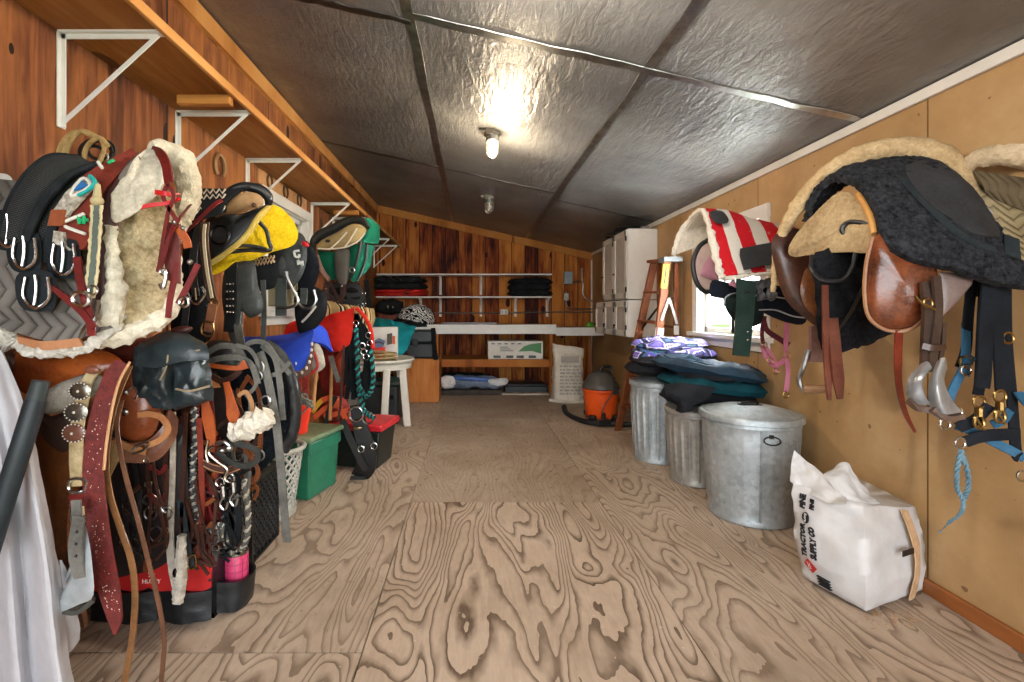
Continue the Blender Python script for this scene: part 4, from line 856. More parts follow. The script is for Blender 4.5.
# ---------------------------------------------------------------- cabinets on the right wall
def cabinet(y0, y1, z0, z1, x, nd, label):
    c = thing('wall_cabinet', label, 'cabinet', ((x + XR) / 2, (y0 + y1) / 2, z0))
    put('body', MB().bb((x, y0, z0), (XR - .005, y1, z1)), WPAINT, c, bevel=.004)
    w = (y1 - y0) / nd; CR = mt('d2cdc4', 'e2ded6', .4, 0, 5, 40, .1); GRV = mt('8a8078', 'a89e94', .5)
    for k in range(nd):
        a, b = y0 + w * k + .012, y0 + w * (k + 1) - .008; za, zb = z0 + .012, z1 - .012
        d = put('door', MB().bb((x - .02, a, za), (x - .001, b, za + .06)).bb((x - .02, a, zb - .06), (x - .001, b, zb)).bb((x - .02, a, za), (x - .001, a + .055, zb)).bb((x - .02, b - .055, za), (x - .001, b, zb)), CR, c, bevel=.003)
        put('panel', MB().bb((x - .010, a + .05, za + .05), (x - .001, b - .05, zb - .05)), mt('b4aca4', 'c6beb6', .45), d, 'greyer recessed panel')
        h = MB()
        for zz in (za + .09, zb - .09): h.box((x - .022, a - .004, zz), (.014, .02, .05))
        put('hinge', h, DKM, d)
        put('knob', MB().ball((x - .03, b - .03 if k % 2 else b - .03, (za + zb) / 2 - .08), .012), DKM, d)
cabinet(5.03, 5.95, 1.335, 2.075, 1.635, 2, 'tall white two-door wall cabinet high on the tan wall')
cabinet(5.03, 6.3, .935, 1.325, 1.635, 3, 'low white three-door wall cabinet below the taller one')
t = thing('black_pan', 'black pan and coiled cable on top of the tall white cabinet', 'pan', (1.78, 5.3, 2.077))
put('pan', MB().lathe([(.10, 2.079), (.15, 2.085), (.17, 2.12), (.18, 2.125), (.16, 2.118), (.1, 2.095), (.001, 2.092)], (1.755, 5.35, 0), 28), plastic('121314', '2a2c2e', .3), t)
put('cable', MB().tube([(1.62, 5.25, 2.09), (1.55, 5.5, 2.09), (1.6, 5.75, 2.10), (1.75, 5.8, 2.09), (1.8, 5.6, 2.09), (1.65, 5.45, 2.09), (1.58, 5.65, 2.11), (1.72, 5.9, 2.09)], .011, 7, 6), BLK, t); put('clip', MB().box((1.83, 5.1, 2.095), (.08, .05, .03)), STEEL, t)
# ---------------------------------------------------------------- stepladder
LD = leather('5c2c14', '8e5028', .6); 
l = thing('stepladder', 'worn wooden stepladder with yellow warning label standing beside the cans', 'ladder', (1.65, 4.6, 0))
FA, FB = V((1.47, 4.84, 0)), V((1.60, 4.42, 0)); TA, TB = P(654, 263, 4.62), P(667, 262, 4.34); RA, RB = V((1.9, 4.85, 0)), V((1.885, 4.45, 0)); UA, UB = P(659, 263, 4.62), P(676, 262, 4.36)
nL = (FB - FA).normalized()
def rail(a, b, lab=None): put('rail', MB().beam(a, b, .075, .026, nL), LD, l, lab, bevel=.004)
rail(FA, TA); rail(FB, TB)
put('rear_rail', MB().beam(RA, UA, .045, .022, nL), LD, l, bevel=.003); put('rear_rail', MB().beam(RB, UB, .045, .022, nL), LD, l, bevel=.003)
put('top_cap', MB().beam(TA + (TA - TB).normalized() * .06 + V((.03, 0, .015)), TB + (TB - TA).normalized() * .06 + V((.03, 0, .015)), .16, .03, (0, 0, 1)), LD, l, bevel=.005)
put('cap_plate', MB().beam(TB + V((.03, .06, .02)), TB + V((.03, -.07, .02)), .17, .045, (0, 0, 1)), mt('5c6266', '7e8488', .5), l, 'grey end plate', bevel=.004)
for k in range(1, 6):
    f = k / 6; a, b = FA.lerp(TA, f), FB.lerp(TB, f); put('step', MB().beam(a, b, .10, .022, (0, 0, 1)), LD, l, bevel=.003)
    a, b = RA.lerp(UA, f * .96), RB.lerp(UB, f * .96)
    if k in (2, 4, 5): put('rear_bar', MB().beam(a, b, .03, .018, (0, 0, 1)), LD, l)
sp_ = lambda a, b, f: a.lerp(b, f)
put('spreader', MB().beam(sp_(FB, TB, .68) + V((0, -.03, 0)), P(669, 298, 4.34), .022, .008).beam(P(669, 298, 4.34), sp_(RB, UB, .66) + V((0, -.03, 0)), .022, .008), mt('b4b2ac', 'd0cec8', .5, .3), l, 'pale metal spreader')
put('spreader', MB().beam(sp_(FA, TA, .6), P(662, 302, 4.62), .02, .008), DKM, l)
d1 = (FB - TB).normalized()
put('warning_label', MB().beam(TB + d1 * .02 + V((-.01, -.018, 0)), TB + d1 * .24 + V((-.01, -.018, 0)), .055, .006).mat(1).beam(TB + d1 * .05 + V((-.01, -.022, 0)), TB + d1 * .2 + V((-.01, -.022, 0)), .012, .004), [plastic('e8d020'), INK], l, 'yellow warning label')
m = MB()
for f0, f1 in ((.58, .64), (.42, .48)): m.beam(sp_(FB, TB, f0) + V((0, -.016, 0)), sp_(FB, TB, f1) + V((0, -.016, 0)), .078, .005)
for f0, f1 in ((.60, .65), (.40, .46)): m.beam(sp_(RB, UB, f0) + V((0, -.014, 0)), sp_(RB, UB, f1) + V((0, -.014, 0)), .047, .005)
m.beam(sp_(FA, TA, .5) + V((0, -.018, 0)), sp_(FA, TA, .53) + V((0, -.018, 0)), .05, .004)
put('paint_patch', m, mt('c8c6c0', 'dedcd6', .6), l, 'white paint patches')
# ---------------------------------------------------------------- shop vacuum
v = thing('shop_vacuum', 'orange wet and dry vacuum with dark lid near the back counter', 'vacuum cleaner', (1.41, 5.25, 0))
cx, cy = 1.415, 5.28
put('tank', MB().lathe([(.13, .06), (.15, .05), (.165, .07), (.185, .3), (.19, .335), (.2, .345), (.2, .36), (.185, .365)], (cx, cy, 0), 40), plastic('d84a10', 'e85c1c', .35), v, 'bright orange tank')
put('lid', MB().lathe([(.19, .362), (.2, .37), (.2, .395), (.185, .42), (.16, .45), (.13, .5), (.09, .535), (.001, .55)], (cx, cy, 0), 40), plastic('3c3a38', '524e4a', .5), v)
put('motor_cover', MB().pillow([V((cx - .14, cy, .44)), V((cx - .08, cy, .54)), V((cx + .06, cy, .57)), V((cx + .15, cy, .48)), V((cx + .1, cy, .42))], .09, .09, 6), plastic('1c1c1c', '2e2e2e'), v)
put('handle', MB().tube([(cx - .02, cy - .03, .55), (cx + .02, cy - .03, .6), (cx + .1, cy - .02, .6), (cx + .12, cy - .02, .54)], .016, 8, 6), BLK, v)
put('latch', MB().box((cx + .11, cy - .17, .36), (.06, .04, .07)), BLK, v, bevel=.006)
for a in (-2.3, -.85, .7, 2.2): 
    c = V((cx + .17 * math.cos(a), cy + .17 * math.sin(a), .05)); k = put('caster_foot', MB().box(c + V((0, 0, .02)), (.09, .07, .05), a), BLK, v, bevel=.008); put('wheel', MB().lathe([(.022, -.015), (.03, -.012), (.03, .012), (.022, .015)], (c.x, c.y, .03), 14), DKM, k)
put('cord', MB().tube([(cx + .12, cy - .1, .5), (cx + .08, cy - .2, .36), (cx - .02, cy - .2, .2), (cx - .06, cy - .24, .05), (cx - .1, cy - .26, .012)], .006, 6, 6), BLK, v)
hs = MB(); hp = crs([P(564, 409, 5.85) + V((0, 0, .03)), V((1.10, 5.55, .03)), V((1.17, 5.2, .03)), V((1.3, 5.05, .03)), V((1.45, 5.02, .035)), V((1.6, 5.0, .03)), V((1.75, 5.02, .03))], 14)
n_ = len(hp); hs.tube(hp, [.026 + .0035 * (i % 2) for i in range(n_ * 2)], 10, 2)
put('hose', hs, plastic('121416', '202326', .5), v, 'black ribbed hose'); put('floor_nozzle', MB().box((1.36, 4.98, .06), (.16, .07, .05), .3).tube([(1.36, 4.98, .06), (1.38, 5.02, .14)], .022, 8, 3), BLK, v, bevel=.01)
# ---------------------------------------------------------------- left back corner: crate, case, bags
CRT = planks('plywood_crate', '8a4c20', 'b06c34', 'c4844a', 0, 5, 2, seam=False)
c = thing('wooden_crate', 'plain brown plywood crate on the floor at the left end of the workbench', 'crate', (-.63, 6.6, 0))
x0, x1 = X(407, 6.35), X(439, 6.35)
put('side', MB().bb((x0, 6.35, .012), (x1, 6.36, .565)).bb((x1 - .012, 6.36, .012), (x1, 6.85, .565)).bb((x0, 6.36, .012), (x0 + .012, 6.85, .565)).bb((x0, 6.84, .012), (x1, 6.85, .565)), CRT, c)
put('lid', MB().bb((x0 - .004, 6.345, .565), (x1 + .004, 6.855, .58)), CRT, c); put('base', MB().bb((x0 + .01, 6.36, .002), (x1 - .01, 6.84, .016)), CRT, c)
BP = plastic('15181a', '262b2e', .45)
c = thing('tool_case', 'black plastic tool case with lidded top standing on the plywood crate', 'tool case', (-.7, 6.55, .58))
x0, x1 = X(398, 6.4), X(434, 6.4)
put('body', MB().bb((x0 + .02, 6.42, .582), (x1 - .01, 6.78, .78)), BP, c, bevel=.02); put('lid', MB().bb((x0, 6.4, .785), (x1, 6.8, .955)), plastic('1c2224', '30383a', .4), c, bevel=.025)
put('latch', MB().box((X(415, 6.4), 6.395, .79), (.08, .02, .09)), DKM, c, bevel=.006)
solo('hanging_strap', MB().strap([P(433, 328, 6.36), P(434, 345, 6.33), P(436, 360, 6.32)], .06, .008), NYL, 'black strap hanging down the end of the black tool case', 'strap')
def zebra():
    t = NT('zebra_print'); co = t.coord('Object', (1, 1, 1.6)); wv = t.n('TexWave', wave_type='BANDS', bands_direction='DIAGONAL'); wv.inputs['Scale'].default_value = 9; wv.inputs['Distortion'].default_value = 9; wv.inputs['Detail'].default_value = 1.5; wv.inputs['Detail Scale'].default_value = 1.6; t.l(co, wv.inputs['Vector'])
    return t.done(t.ramp(wv.outputs['Fac'], [(.48, '121212'), (.53, 'dcdad6')]), .8, 0, None, .2)
z = thing('zebra_cushion', 'zebra striped bundle with black underside on the bench below the lower shelf', 'bundle', (X(413, 7), 7.05, 1.02))
put('cover', MB().pillow(L([(398, 320), (402, 309), (414, 304), (425, 306), (433, 314), (433, 325), (420, 325), (408, 322)], 7.0), .14, .14, 8, True, .035, 9), zebra(), z)
put('underside', MB().pillow(L([(389, 328), (394, 319), (404, 318), (420, 322), (431, 324), (432, 329)], 6.98), .13, .12, 7, True, .03, 9), BKC, z); put('zip', MB().tube(L([(398, 325, 6.86), (403, 322, 6.84), (409, 320, 6.84)]), .006, 5, 5), CHROME, z)
solo('storage_box', MB().bb((X(379, 7.3), 7.25, 1.014), (X(398, 7.3), 7.6, 1.19)).bb((X(378.5, 7.3), 7.24, 1.17), (X(398.5, 7.3), 7.61, 1.2)), mt('6a2a14', '8a3c1c', .5), 'small red-brown box on the bench left of the zebra bundle', 'box', bevel=.006)
solo('black_bag', MB().pillow(L([(376, 312), (378, 302), (390, 299), (402, 302), (404, 310), (396, 314)], 7.2), .1, .1, 7, True, .03, 10).mat(1).box(P(388, 307, 6.98), (.03, .02, .04)).box(P(393, 307, 6.98), (.02, .02, .03)), [BKC, CHROME], 'black cloth bag on the small red-brown box under the lower shelf', 'bag')
TEAL = cloth('16868e', '28a4ac')
solo('cloth', MB().grid([L([(368, 322, 6.5), (378, 318, 6.5), (392, 321, 6.45), (412, 326, 6.42), (416, 328, 6.4)]), L([(370, 332, 6.3), (380, 326, 6.2), (394, 330, 6.2), (408, 334, 6.25), (414, 332, 6.3)]), L([(372, 344, 6.15), (384, 342, 6.1), (396, 343, 6.12), (405, 345, 6.2), (411, 340, 6.28)]), L([(378, 350, 6.1), (390, 354, 6.08), (399, 358, 6.1), (403, 353, 6.15), (407, 350, 6.25)])], 24, 24, .008, .03, 7), TEAL, 'bright teal cloth draped over the corner of the black tool case', 'cloth')
solo('red_bag', MB().pillow(L([(390, 360), (394, 355), (402, 356), (406, 352), (411, 358), (409, 362)], 6.25), .06, .06, 6, True, .03, 12), mt('5a1414', '1c1c1e', .8, 0, 6), 'small dark red and black bundle on the crate edge under the teal cloth', 'bundle')
# ---------------------------------------------------------------- round plastic table
tb = thing('side_table', 'round white plastic table behind the tack, with a carton on it', 'table', (-.95, 5.2, 0))
tx_, ty_, tr = -1.03, 5.2, .40; PL = plastic('c8c4ba', 'dad6cc', .4)
put('tabletop', MB().lathe([(.001, .655), (tr - .03, .66), (tr, .672), (tr + .01, .69), (tr, .705), (tr - .02, .7), (tr - .03, .695), (.001, .695)][::1], (tx_, ty_, 0), 64), PL, tb)
put('rim', MB().lathe([(tr - .06, .60), (tr - .03, .60), (tr - .02, .66), (tr - .06, .66)], (tx_, ty_, 0), 48), PL, tb)
for sx, sy in ((.9, -.42), (-.6, -.8), (.62, .78), (-.8, .6)):
    a = V((tx_ + sx * tr * .82, ty_ + sy * tr * .82, .61)); b = V((tx_ + sx * tr * .98, ty_ + sy * tr * .98, 0)); put('leg', MB().beam(a, b, .075, .05), PL, tb, bevel=.01)
put('leg', MB().beam(V((-.86, 4.86, .62)), V((-.885, 4.8, 0)), .07, .05), PL, tb, bevel=.01)
cb = thing('carton', 'white product carton with red printing on the round plastic table', 'carton', P(384, 363, 5.15))
c0 = P(384, 363, 5.15); CB = mt('d0ccc6', 'e2ded8', .6)
put('box', MB().box((c0.x, c0.y + .08, .697 + .17), (.27, .17, .34), .12), CB, cb, bevel=.004)
m = MB(); f = lambda px, py: P(px, py, 5.06)
m.mi = 0; m.prism([f(372, 348), f(385, 347), f(385, 360), f(372, 361)], (0, .02, 0)); m.mi = 1; m.prism([f(387, 334), f(392, 333), f(392, 344), f(387, 345)], (0, .02, 0)); m.mi = 2
m.prism([f(374, 341), f(379, 338), f(385, 341), f(383, 347), f(375, 348)], (0, .016, 0)); m.mi = 3; m.prism([f(392.5, 336), f(395, 336), f(395, 344), f(392.5, 344)], (0, .02, 0)); m.mi = 1; m.tube([f(375, 343), f(379, 342), f(384, 344)], .008, 5, 4)
put('printing', m, [plastic('c82420'), plastic('4a4440'), plastic('6a7a9c'), plastic('d06030')], cb, 'red and grey printed picture')
solo('rope_coil', MB().tube([P(380, 362, 4.98) + V((.16 * math.cos(a) + .01, .07 * math.sin(a), .016 + .004 * k)) for k in range(26) for a in [k * 2 * PI / 9]], .012, 7, 3), mt('8a7450', 'b09a6c', .8, 0, 20, 120, .5), 'tan rope coil lying on the round table in front of the carton', 'rope')
s = thing('storage_tote', 'black lidded storage tote on the floor under the round table', 'tote', (-.98, 5.25, 0))
put('tub', MB().bb((-1.2, 5.1, .003), (-.78, 5.5, .42)), BP, s, bevel=.03); put('lid', MB().bb((-1.22, 5.08, .42), (-.76, 5.52, .46)), plastic('2a3230', '3c4644'), s, bevel=.012); put('handle', MB().box((-.9, 5.09, .3), (.14, .03, .05)), DKM, s, bevel=.008)
# ---------------------------------------------------------------- left side: white sheet and pole
def S(mb, pts, w, Z=None, t=.004, ws=None, nrm=(0, -1, 0), res=6):
    """a strap whose width is given in photo pixels at its own distance"""
    q = L(pts, Z); zz = sum(p.y for p in q) / len(q); return mb.strap(q, w * zz / F, t, nrm, res, ws)
WSH = mt('a8a6aa', 'bcbabe', .75, 0, 3, 60, .08)
rows = []
for t, l_, r_, z in ((0, -70, 2, 1.30), (.12, -76, 22, 1.28), (.3, -80, 40, 1.27), (.5, -84, 56, 1.27), (.7, -86, 66, 1.27), (.88, -88, 78, 1.28), (1, -90, 80, 1.29)):
    rows.append([P(l_ + (r_ - l_) * k / 12, 350 + t * 415 - (8 * (1 - k / 12) if t == 0 else 0), z + .03 * math.sin(k * 2.1 + t * 1.4) * min(1, t * 2.5 + .15) + .05 * (1 - k / 12)) for k in range(13)])
ws_ = thing('white_sheet', 'white cloth sheet draped to the floor at the edge beside the brown western saddle', 'sheet', P(20, 700, 1.3))
put('drape', MB().grid(rows, 70, 60, .006, .004, 10), WSH, ws_)
put('corner_fold', MB().grid([L([(60, 560, 1.30), (66, 570, 1.32), (70, 580, 1.34)]), L([(62, 610, 1.30), (72, 612, 1.33), (79, 622, 1.36)]), L([(66, 655, 1.32), (73, 650, 1.34), (80, 640, 1.37)])], 10, 10, .006, .006, 9), WSH, ws_)
pp_ = thing('pole', 'dark grey pole leaning in front of the white sheet', 'pole', P(-10, 560, 1.2))
put('shaft', MB().tube(L([(36, 400, 1.22), (22, 445, 1.2), (6, 495, 1.19), (-14, 560, 1.18)]), .023, 16, 6), plastic('12191d', '1e2a30', .55), pp_)
put('end_cap', MB().tube(L([(41, 381, 1.225), (36, 400, 1.22)]), [.0185, .021], 16, 3), plastic('20282a', '363e3e', .6), pp_)
# ---------------------------------------------------------------- upper rack by the camera: quilted pad, girth, woven strap
GQ = quilt_mat('grey_quilting', '5c5854', '7c7670', 4, 11)
q = thing('saddle_pad', 'grey chevron quilted saddle pad with white fleece hem, left of the sheepskin pad', 'saddle pad', (-1.2, 1.4, 1.08))
A = [L([(-60, 180, 1.52), (0, 180, 1.51), (50, 190, 1.5), (95, 215, 1.5)]), L([(-60, 235, 1.42), (0, 235, 1.41), (52, 248, 1.4), (100, 262, 1.4)]), L([(-60, 290, 1.37), (4, 296, 1.36), (56, 302, 1.35), (106, 300, 1.36)]), L([(-60, 315, 1.36), (8, 330, 1.35), (60, 342, 1.34), (112, 328, 1.35)])]
put('quilted_top', MB().grid(A, 50, 44, .012, .004, 8), GQ, q)
put('tan_binding', MB().grid([L([(18, 336, 1.345), (44, 341, 1.335), (80, 338, 1.34)]), L([(20, 343, 1.345), (46, 350, 1.335), (84, 346, 1.34)])], 14, 4, .008), leather('9a6240', 'b88058', .6), q, 'worn tan binding')
put('fleece_hem', MB().tube(L([(-60, 322, 1.37), (-20, 330, 1.37), (8, 338, 1.36), (30, 350, 1.35), (52, 353, 1.345), (80, 349, 1.35), (108, 334, 1.36), (122, 314, 1.38)]), .015, 8, 10, False, .012, 60).tube(L([(-60, 318, 1.37), (-20, 325, 1.36), (4, 338, 1.355), (14, 346, 1.36)]), [.03, .03, .022], 9, 8, False, .014, 50), fleece('aea89c', 'd8d2c8'), q, 'white fleece hem')
solo('folded_cloth', MB().pillow(L([(-40, 182), (-10, 174), (8, 174), (14, 184), (10, 205), (-10, 215), (-40, 215)], 1.53), .02, .02, 5, True, .006, 9), cloth('a8a6a2', 'c4c2be'), 'pale grey cloth tucked behind the black mesh girth at the edge', 'cloth')
def mesh_fab():
    t = NT('black_mesh_fabric'); u = t.n('TexCoord'); s = t.sep(u.outputs['UV'])
    a = t.math('SINE', t.math('MULTIPLY', t.math('ADD', t.math('MULTIPLY', s[1], 34.0), t.math('MULTIPLY', s[0], 14.0)), 2 * PI)); b = t.math('SINE', t.math('MULTIPLY', t.math('SUBTRACT', t.math('MULTIPLY', s[1], 34.0), t.math('MULTIPLY', s[0], 14.0)), 2 * PI))
    h = t.math('MULTIPLY', a, b)
    return t.done(t.ramp(h, [(.25, '1e2122'), (.5, '46494a'), (.8, '6a6c6c')]), .8, 0, t.bump(h, .6, .004), .2)
MSH = mesh_fab(); EDG = cloth('16191c', '2a2e32')
g = thing('girth', 'black mesh horse girth with three steel roller buckles, top of the near stack', 'girth', (-1.25, 1.33, 1.25))
def band(lf, rt, Z, z2=None): return [[P(a[0], a[1], Z + dz), P((a[0] + b[0]) / 2 - 1, (a[1] + b[1]) / 2 - 1, Z + dz - .02), P(b[0], b[1], Z + dz - .005)] for a, b, dz in zip(lf, rt, (.16, .10, .05, .02, 0, 0))]
lf = [(78, 158), (52, 157), (32, 170), (16, 192), (6, 216), (1, 240)]; rt = [(92, 166), (72, 174), (58, 186), (44, 202), (33, 222), (26, 242)]
put('mesh_panel', MB().grid(band(lf, rt, 1.31), 20, 40, .018), MSH, g)
lf2 = [(96, 164), (78, 176), (62, 190), (48, 206), (38, 226), (30, 252)]; rt2 = [(104, 170), (88, 184), (72, 198), (60, 214), (50, 236), (44, 262)]
put('mesh_panel', MB().grid(band(lf2, rt2, 1.34), 14, 40, .016), MSH, g)
m = MB()
for pts, Z in ((lf, 1.305), (rt, 1.29), (lf2, 1.325), (rt2, 1.32)): m.tube([P(a[0], a[1], Z + dz) for a, dz in zip(pts, (.16, .10, .05, .02, 0, 0))], .011, 8, 6)
m.tube(L([(1, 240), (14, 240), (27, 242)], 1.30), .010, 8, 4); put('binding', m, EDG, g)
for i, (x, y, w, Z) in enumerate(((9, 234, 26, 1.295), (25, 256, 26, 1.285), (37, 295, 30, 1.28), (64, 262, 26, 1.31))):
    tab = put('buckle_tab', MB().pillow(L([(x - w * .6, y - 22), (x + w * .5, y - 22), (x + w * .62, y + 8), (x + w * .4, y + 16), (x - w * .4, y + 15), (x - w * .7, y)], Z + .015), .012, .012, 5), EDG, g)
    bk_ = MB().tube(L([(x - w * .38, y - 18), (x - w * .46, y), (x - w * .22, y + 11), (x + w * .1, y + 12), (x + w * .40, y + 2), (x + w * .36, y - 18)], Z - .004), .0042, 8, 6).tube(L([(x - 2, y - 20), (x - 1, y - 6), (x - 3, y + 10)], Z - .008), .0036, 8, 5)
    put('roller_buckle', bk_, CHROME, tab)
# woven strap
wv = thing('woven_breast_collar', 'rust red woven strap with white and turquoise zigzag pattern beside the mesh girth', 'strap', P(75, 250, 1.34))
A = [L([(132, 150, 1.50), (138, 156, 1.49)]), L([(108, 162, 1.42), (122, 172, 1.42)]), L([(84, 178, 1.36), (104, 194, 1.36)]), L([(68, 206, 1.335), (97, 222, 1.335)]), L([(60, 232, 1.33), (90, 242, 1.33)]), L([(58, 246, 1.33), (84, 250, 1.33)])]
put('red_weave', MB().grid(A, 12, 40, .012, .002, 40), mt('5a1a10', '86301c', .9, 0, 14, 160, .5), wv)
SPK = mt('4a3a2c', 'd8d0c0', .9, 0, 50, 160, .5)
put('speckled_border', MB().grid([L([(88, 178, 1.345), (98, 182, 1.34)]), L([(70, 190, 1.325), (80, 202, 1.32)]), L([(58, 206, 1.32), (68, 216, 1.315)]), L([(52, 214, 1.32), (62, 222, 1.315)])], 8, 24, .01, .002, 60).grid([L([(48, 230, 1.325), (64, 232, 1.318)]), L([(45, 244, 1.325), (68, 246, 1.318)]), L([(48, 252, 1.325), (76, 250, 1.318)])], 10, 14, .01, .002, 60), SPK, wv, 'brown and white speckled border')
put('orange_block', MB().grid([L([(53, 210, 1.318), (66, 210, 1.31)]), L([(49, 226, 1.318), (64, 226, 1.31)])], 6, 6, .01), mt('8a4424', 'a85c34', .9), wv, 'orange-brown woven block')
m = MB(); zq = 1.315
def pq(pts, w=3.2): 
    q = L(pts, zq); m.tube(q, w * .0028 / 2, 6, 3, False, .001, 150)
m.mi = 0
pq([(75, 186), (84, 178, 1.33), (90, 186), (74, 196), (71, 194), (75, 186)]); pq([(84, 214), (63, 224), (85, 234)], 3.6); pq([(98, 162, 1.37), (102, 168, 1.36)], 3.4)
m.mi = 1; pq([(78, 195), (88, 190), (95, 182), (90, 176, 1.33)], 4); m.mi = 2; pq([(78, 220), (88, 220)]); pq([(78, 215), (80, 224)]); pq([(84, 216), (84, 224)]); pq([(108, 163, 1.40), (114, 160, 1.41)], 3.4)
m.mi = 3; m.pillow(L([(72, 192), (82, 180), (88, 186), (80, 190)], 1.318), .006, .004, 3, False)
put('zigzag_pattern', m, [mt('d8d2c6', 'ece8de', .9), mt('189a98', '28b4ac', .9), mt('1c9a60', '2cb474', .9), mt('1c5c9c', '2c74b8', .9)], wv, 'white, turquoise, green and blue pattern')
# quirt with stitched edge
qr = thing('riding_quirt', 'grey-green flat whip with cream laced edges hanging over the woven strap', 'whip', P(93, 300, 1.3))
put('flat_body', S(MB(), [(97, 204), (96, 225), (93, 265), (89, 298)], 9, 1.30, .008), mt('4a5450', '6a7468', .7), qr)
for s in (-4.6, 4.6): put('laced_edge', MB().tube(L([(97 + s, 205), (96 + s, 225), (93 + s, 265), (89 + s, 298)], 1.296), .004, 6, 12, False, .003, 160), mt('b8a880', 'dccea4', .8), qr, 'cream lacing')
put('knob', MB().ball(P(97, 201, 1.30), (.016, .016, .014)).tube(L([(98, 184), (97, 200)], 1.31), [.006, .012], 8, 3), mt('a89870', 'c8b88c', .8), qr)
# dark brown fender and red strap with buckle
bs_ = thing('saddle', 'dark brown western saddle with sheepskin showing, on the upper rack', 'saddle', (-1.1, 1.55, 1.1))
put('fender', MB().grid([L([(106, 178, 1.42), (124, 166, 1.44), (140, 152, 1.5)]), L([(100, 205, 1.37), (112, 204, 1.37), (128, 188, 1.4)]), L([(98, 250, 1.35), (106, 250, 1.35), (114, 236, 1.37)]), L([(97, 300, 1.36), (104, 296, 1.36), (110, 270, 1.38)])], 14, 30, .014, .002, 30), leather('3a2020', '5e3a36', .5), bs_)
put('suede_patch', MB().pillow(L([(118, 178), (128, 164), (139, 156), (140, 168), (130, 178), (122, 184)], 1.405), .01, .008, 5), mt('6a6058', '80766c', .9), bs_, 'grey suede patch')
put('fleece_seat', MB().pillow(L([(112, 196, 1.36), (126, 176, 1.37), (140, 154, 1.42), (152, 149, 1.46), (162, 154, 1.44), (167, 172, 1.4), (160, 190, 1.37), (146, 204, 1.35), (128, 218, 1.34), (113, 222, 1.35)]), .03, .03, 9, True, .008, 30), fleece('b8ad98', 'e2d9c6'), bs_, 'cream sheepskin flap')
put('fleece_far_rim', MB().tube(L([(152, 150, 1.52), (170, 152, 1.58), (184, 168, 1.62), (188, 190, 1.63), (184, 212, 1.62), (174, 226, 1.6), (168, 245, 1.56)]), [.02, .038, .045, .042, .036, .034, .03], 12, 8, False, .012, 32), fleece('b4a88e', 'dfd5c0'), bs_, 'cream sheepskin rim')
put('fleece_lining', MB().grid([L([(112, 215, 1.43), (130, 205, 1.46), (150, 195, 1.5), (172, 190, 1.54)]), L([(110, 240, 1.41), (132, 235, 1.43), (152, 230, 1.46), (174, 228, 1.52)]), L([(110, 280, 1.4), (130, 280, 1.43), (150, 276, 1.45), (172, 270, 1.5)]), L([(106, 312, 1.39), (130, 310, 1.42), (152, 306, 1.45), (171, 294, 1.5)]), L([(102, 330, 1.4), (126, 334, 1.42), (148, 328, 1.46), (168, 306, 1.5)])], 44, 44, .03, .014, 22), fleece('7a6646', 'c4b492', 10), bs_, 'tan shaggy sheepskin')
put('fleece_hem', MB().tube(L([(98, 338, 1.39), (116, 338, 1.39), (134, 332, 1.41), (152, 324, 1.44), (168, 312, 1.48), (174, 296, 1.52), (172, 270, 1.54), (170, 240, 1.55)]), .026, 10, 8, False, .012, 36).tube(L([(110, 226, 1.36), (112, 260, 1.35), (116, 290, 1.35), (110, 318, 1.36), (100, 336, 1.38)]), [.014, .018, .026, .03, .02], 9, 8, False, .01, 40), fleece('b8ae96', 'e4dccb'), bs_, 'cream sheepskin hem')
r = thing('leather_tie', 'oxblood leather strap with round silver buckle hanging over the grey quilted pad', 'strap', P(90, 335, 1.3))
put('strap', S(S(MB(), [(77, 257), (80, 280), (85, 300), (90, 320), (92, 336)], 8, 1.29, .005), [(47, 284), (66, 298), (82, 312), (94, 328)], 7, 1.285, .005, [.5, 1, 1, 1]), OXB, r); put('buckle', MB().ring(P(81, 299, 1.272), .022, .006, (0, -1, 0), 18, .85).ring(P(93, 290, 1.29), .012, .003), CHROME, r)
put('chain', MB().tube(L([(98, 300), (95, 318), (86, 326), (80, 338)], 1.29), .005, 6, 6, False, .004, 200), STEEL, r)
hk = thing('bridle_strap', 'oxblood leather breast collar with snaps hanging down over the sheepskin pad', 'strap', P(165, 300, 1.4))
m = MB(); S(m, [(152, 150, 1.47), (160, 153, 1.42), (166, 165, 1.39), (169, 182, 1.37)], 9, None, .006); S(m, [(168, 184), (163, 196), (170, 210), (178, 222)], 4, 1.36); S(m, [(168, 184), (174, 196), (169, 210), (165, 230), (160, 262), (158, 272)], 4, 1.36); S(m, [(190, 205, 1.5), (180, 218, 1.4), (170, 235, 1.36), (160, 270, 1.36)], 4)
S(m, [(177, 262), (174, 280), (170, 300), (168, 318)], 6, 1.38); S(m, [(198, 264), (188, 285), (178, 304)], 6, 1.38, .004); put('strap', m, OXB, hk)
put('wide_tab', MB().grid([L([(167, 222), (180, 224)], 1.385), L([(165, 250), (180, 252)], 1.385), L([(167, 280), (180, 284)], 1.385)], 8, 14, .01), leather('4a1a18', '743430', .4), hk); put('orange_tab', S(MB(), [(178, 228), (186, 240), (188, 248)], 8, 1.38), RUS, hk)
put('snap', MB().tube(L([(163, 270), (166, 276), (163, 288), (160, 284)], 1.36), .006, 8, 5).ring(P(163, 272, 1.36), .009, .003), CHROME, hk); put('buckle', MB().ring(P(184, 302, 1.37), .014, .004), CHROME, hk); put('bead', MB().ball(P(175, 222, 1.37), .009, 10, 6).ball(P(183, 228, 1.37), .007, 10, 6).ball(P(190, 262, 1.37), .008, 10, 6), STEEL, hk)
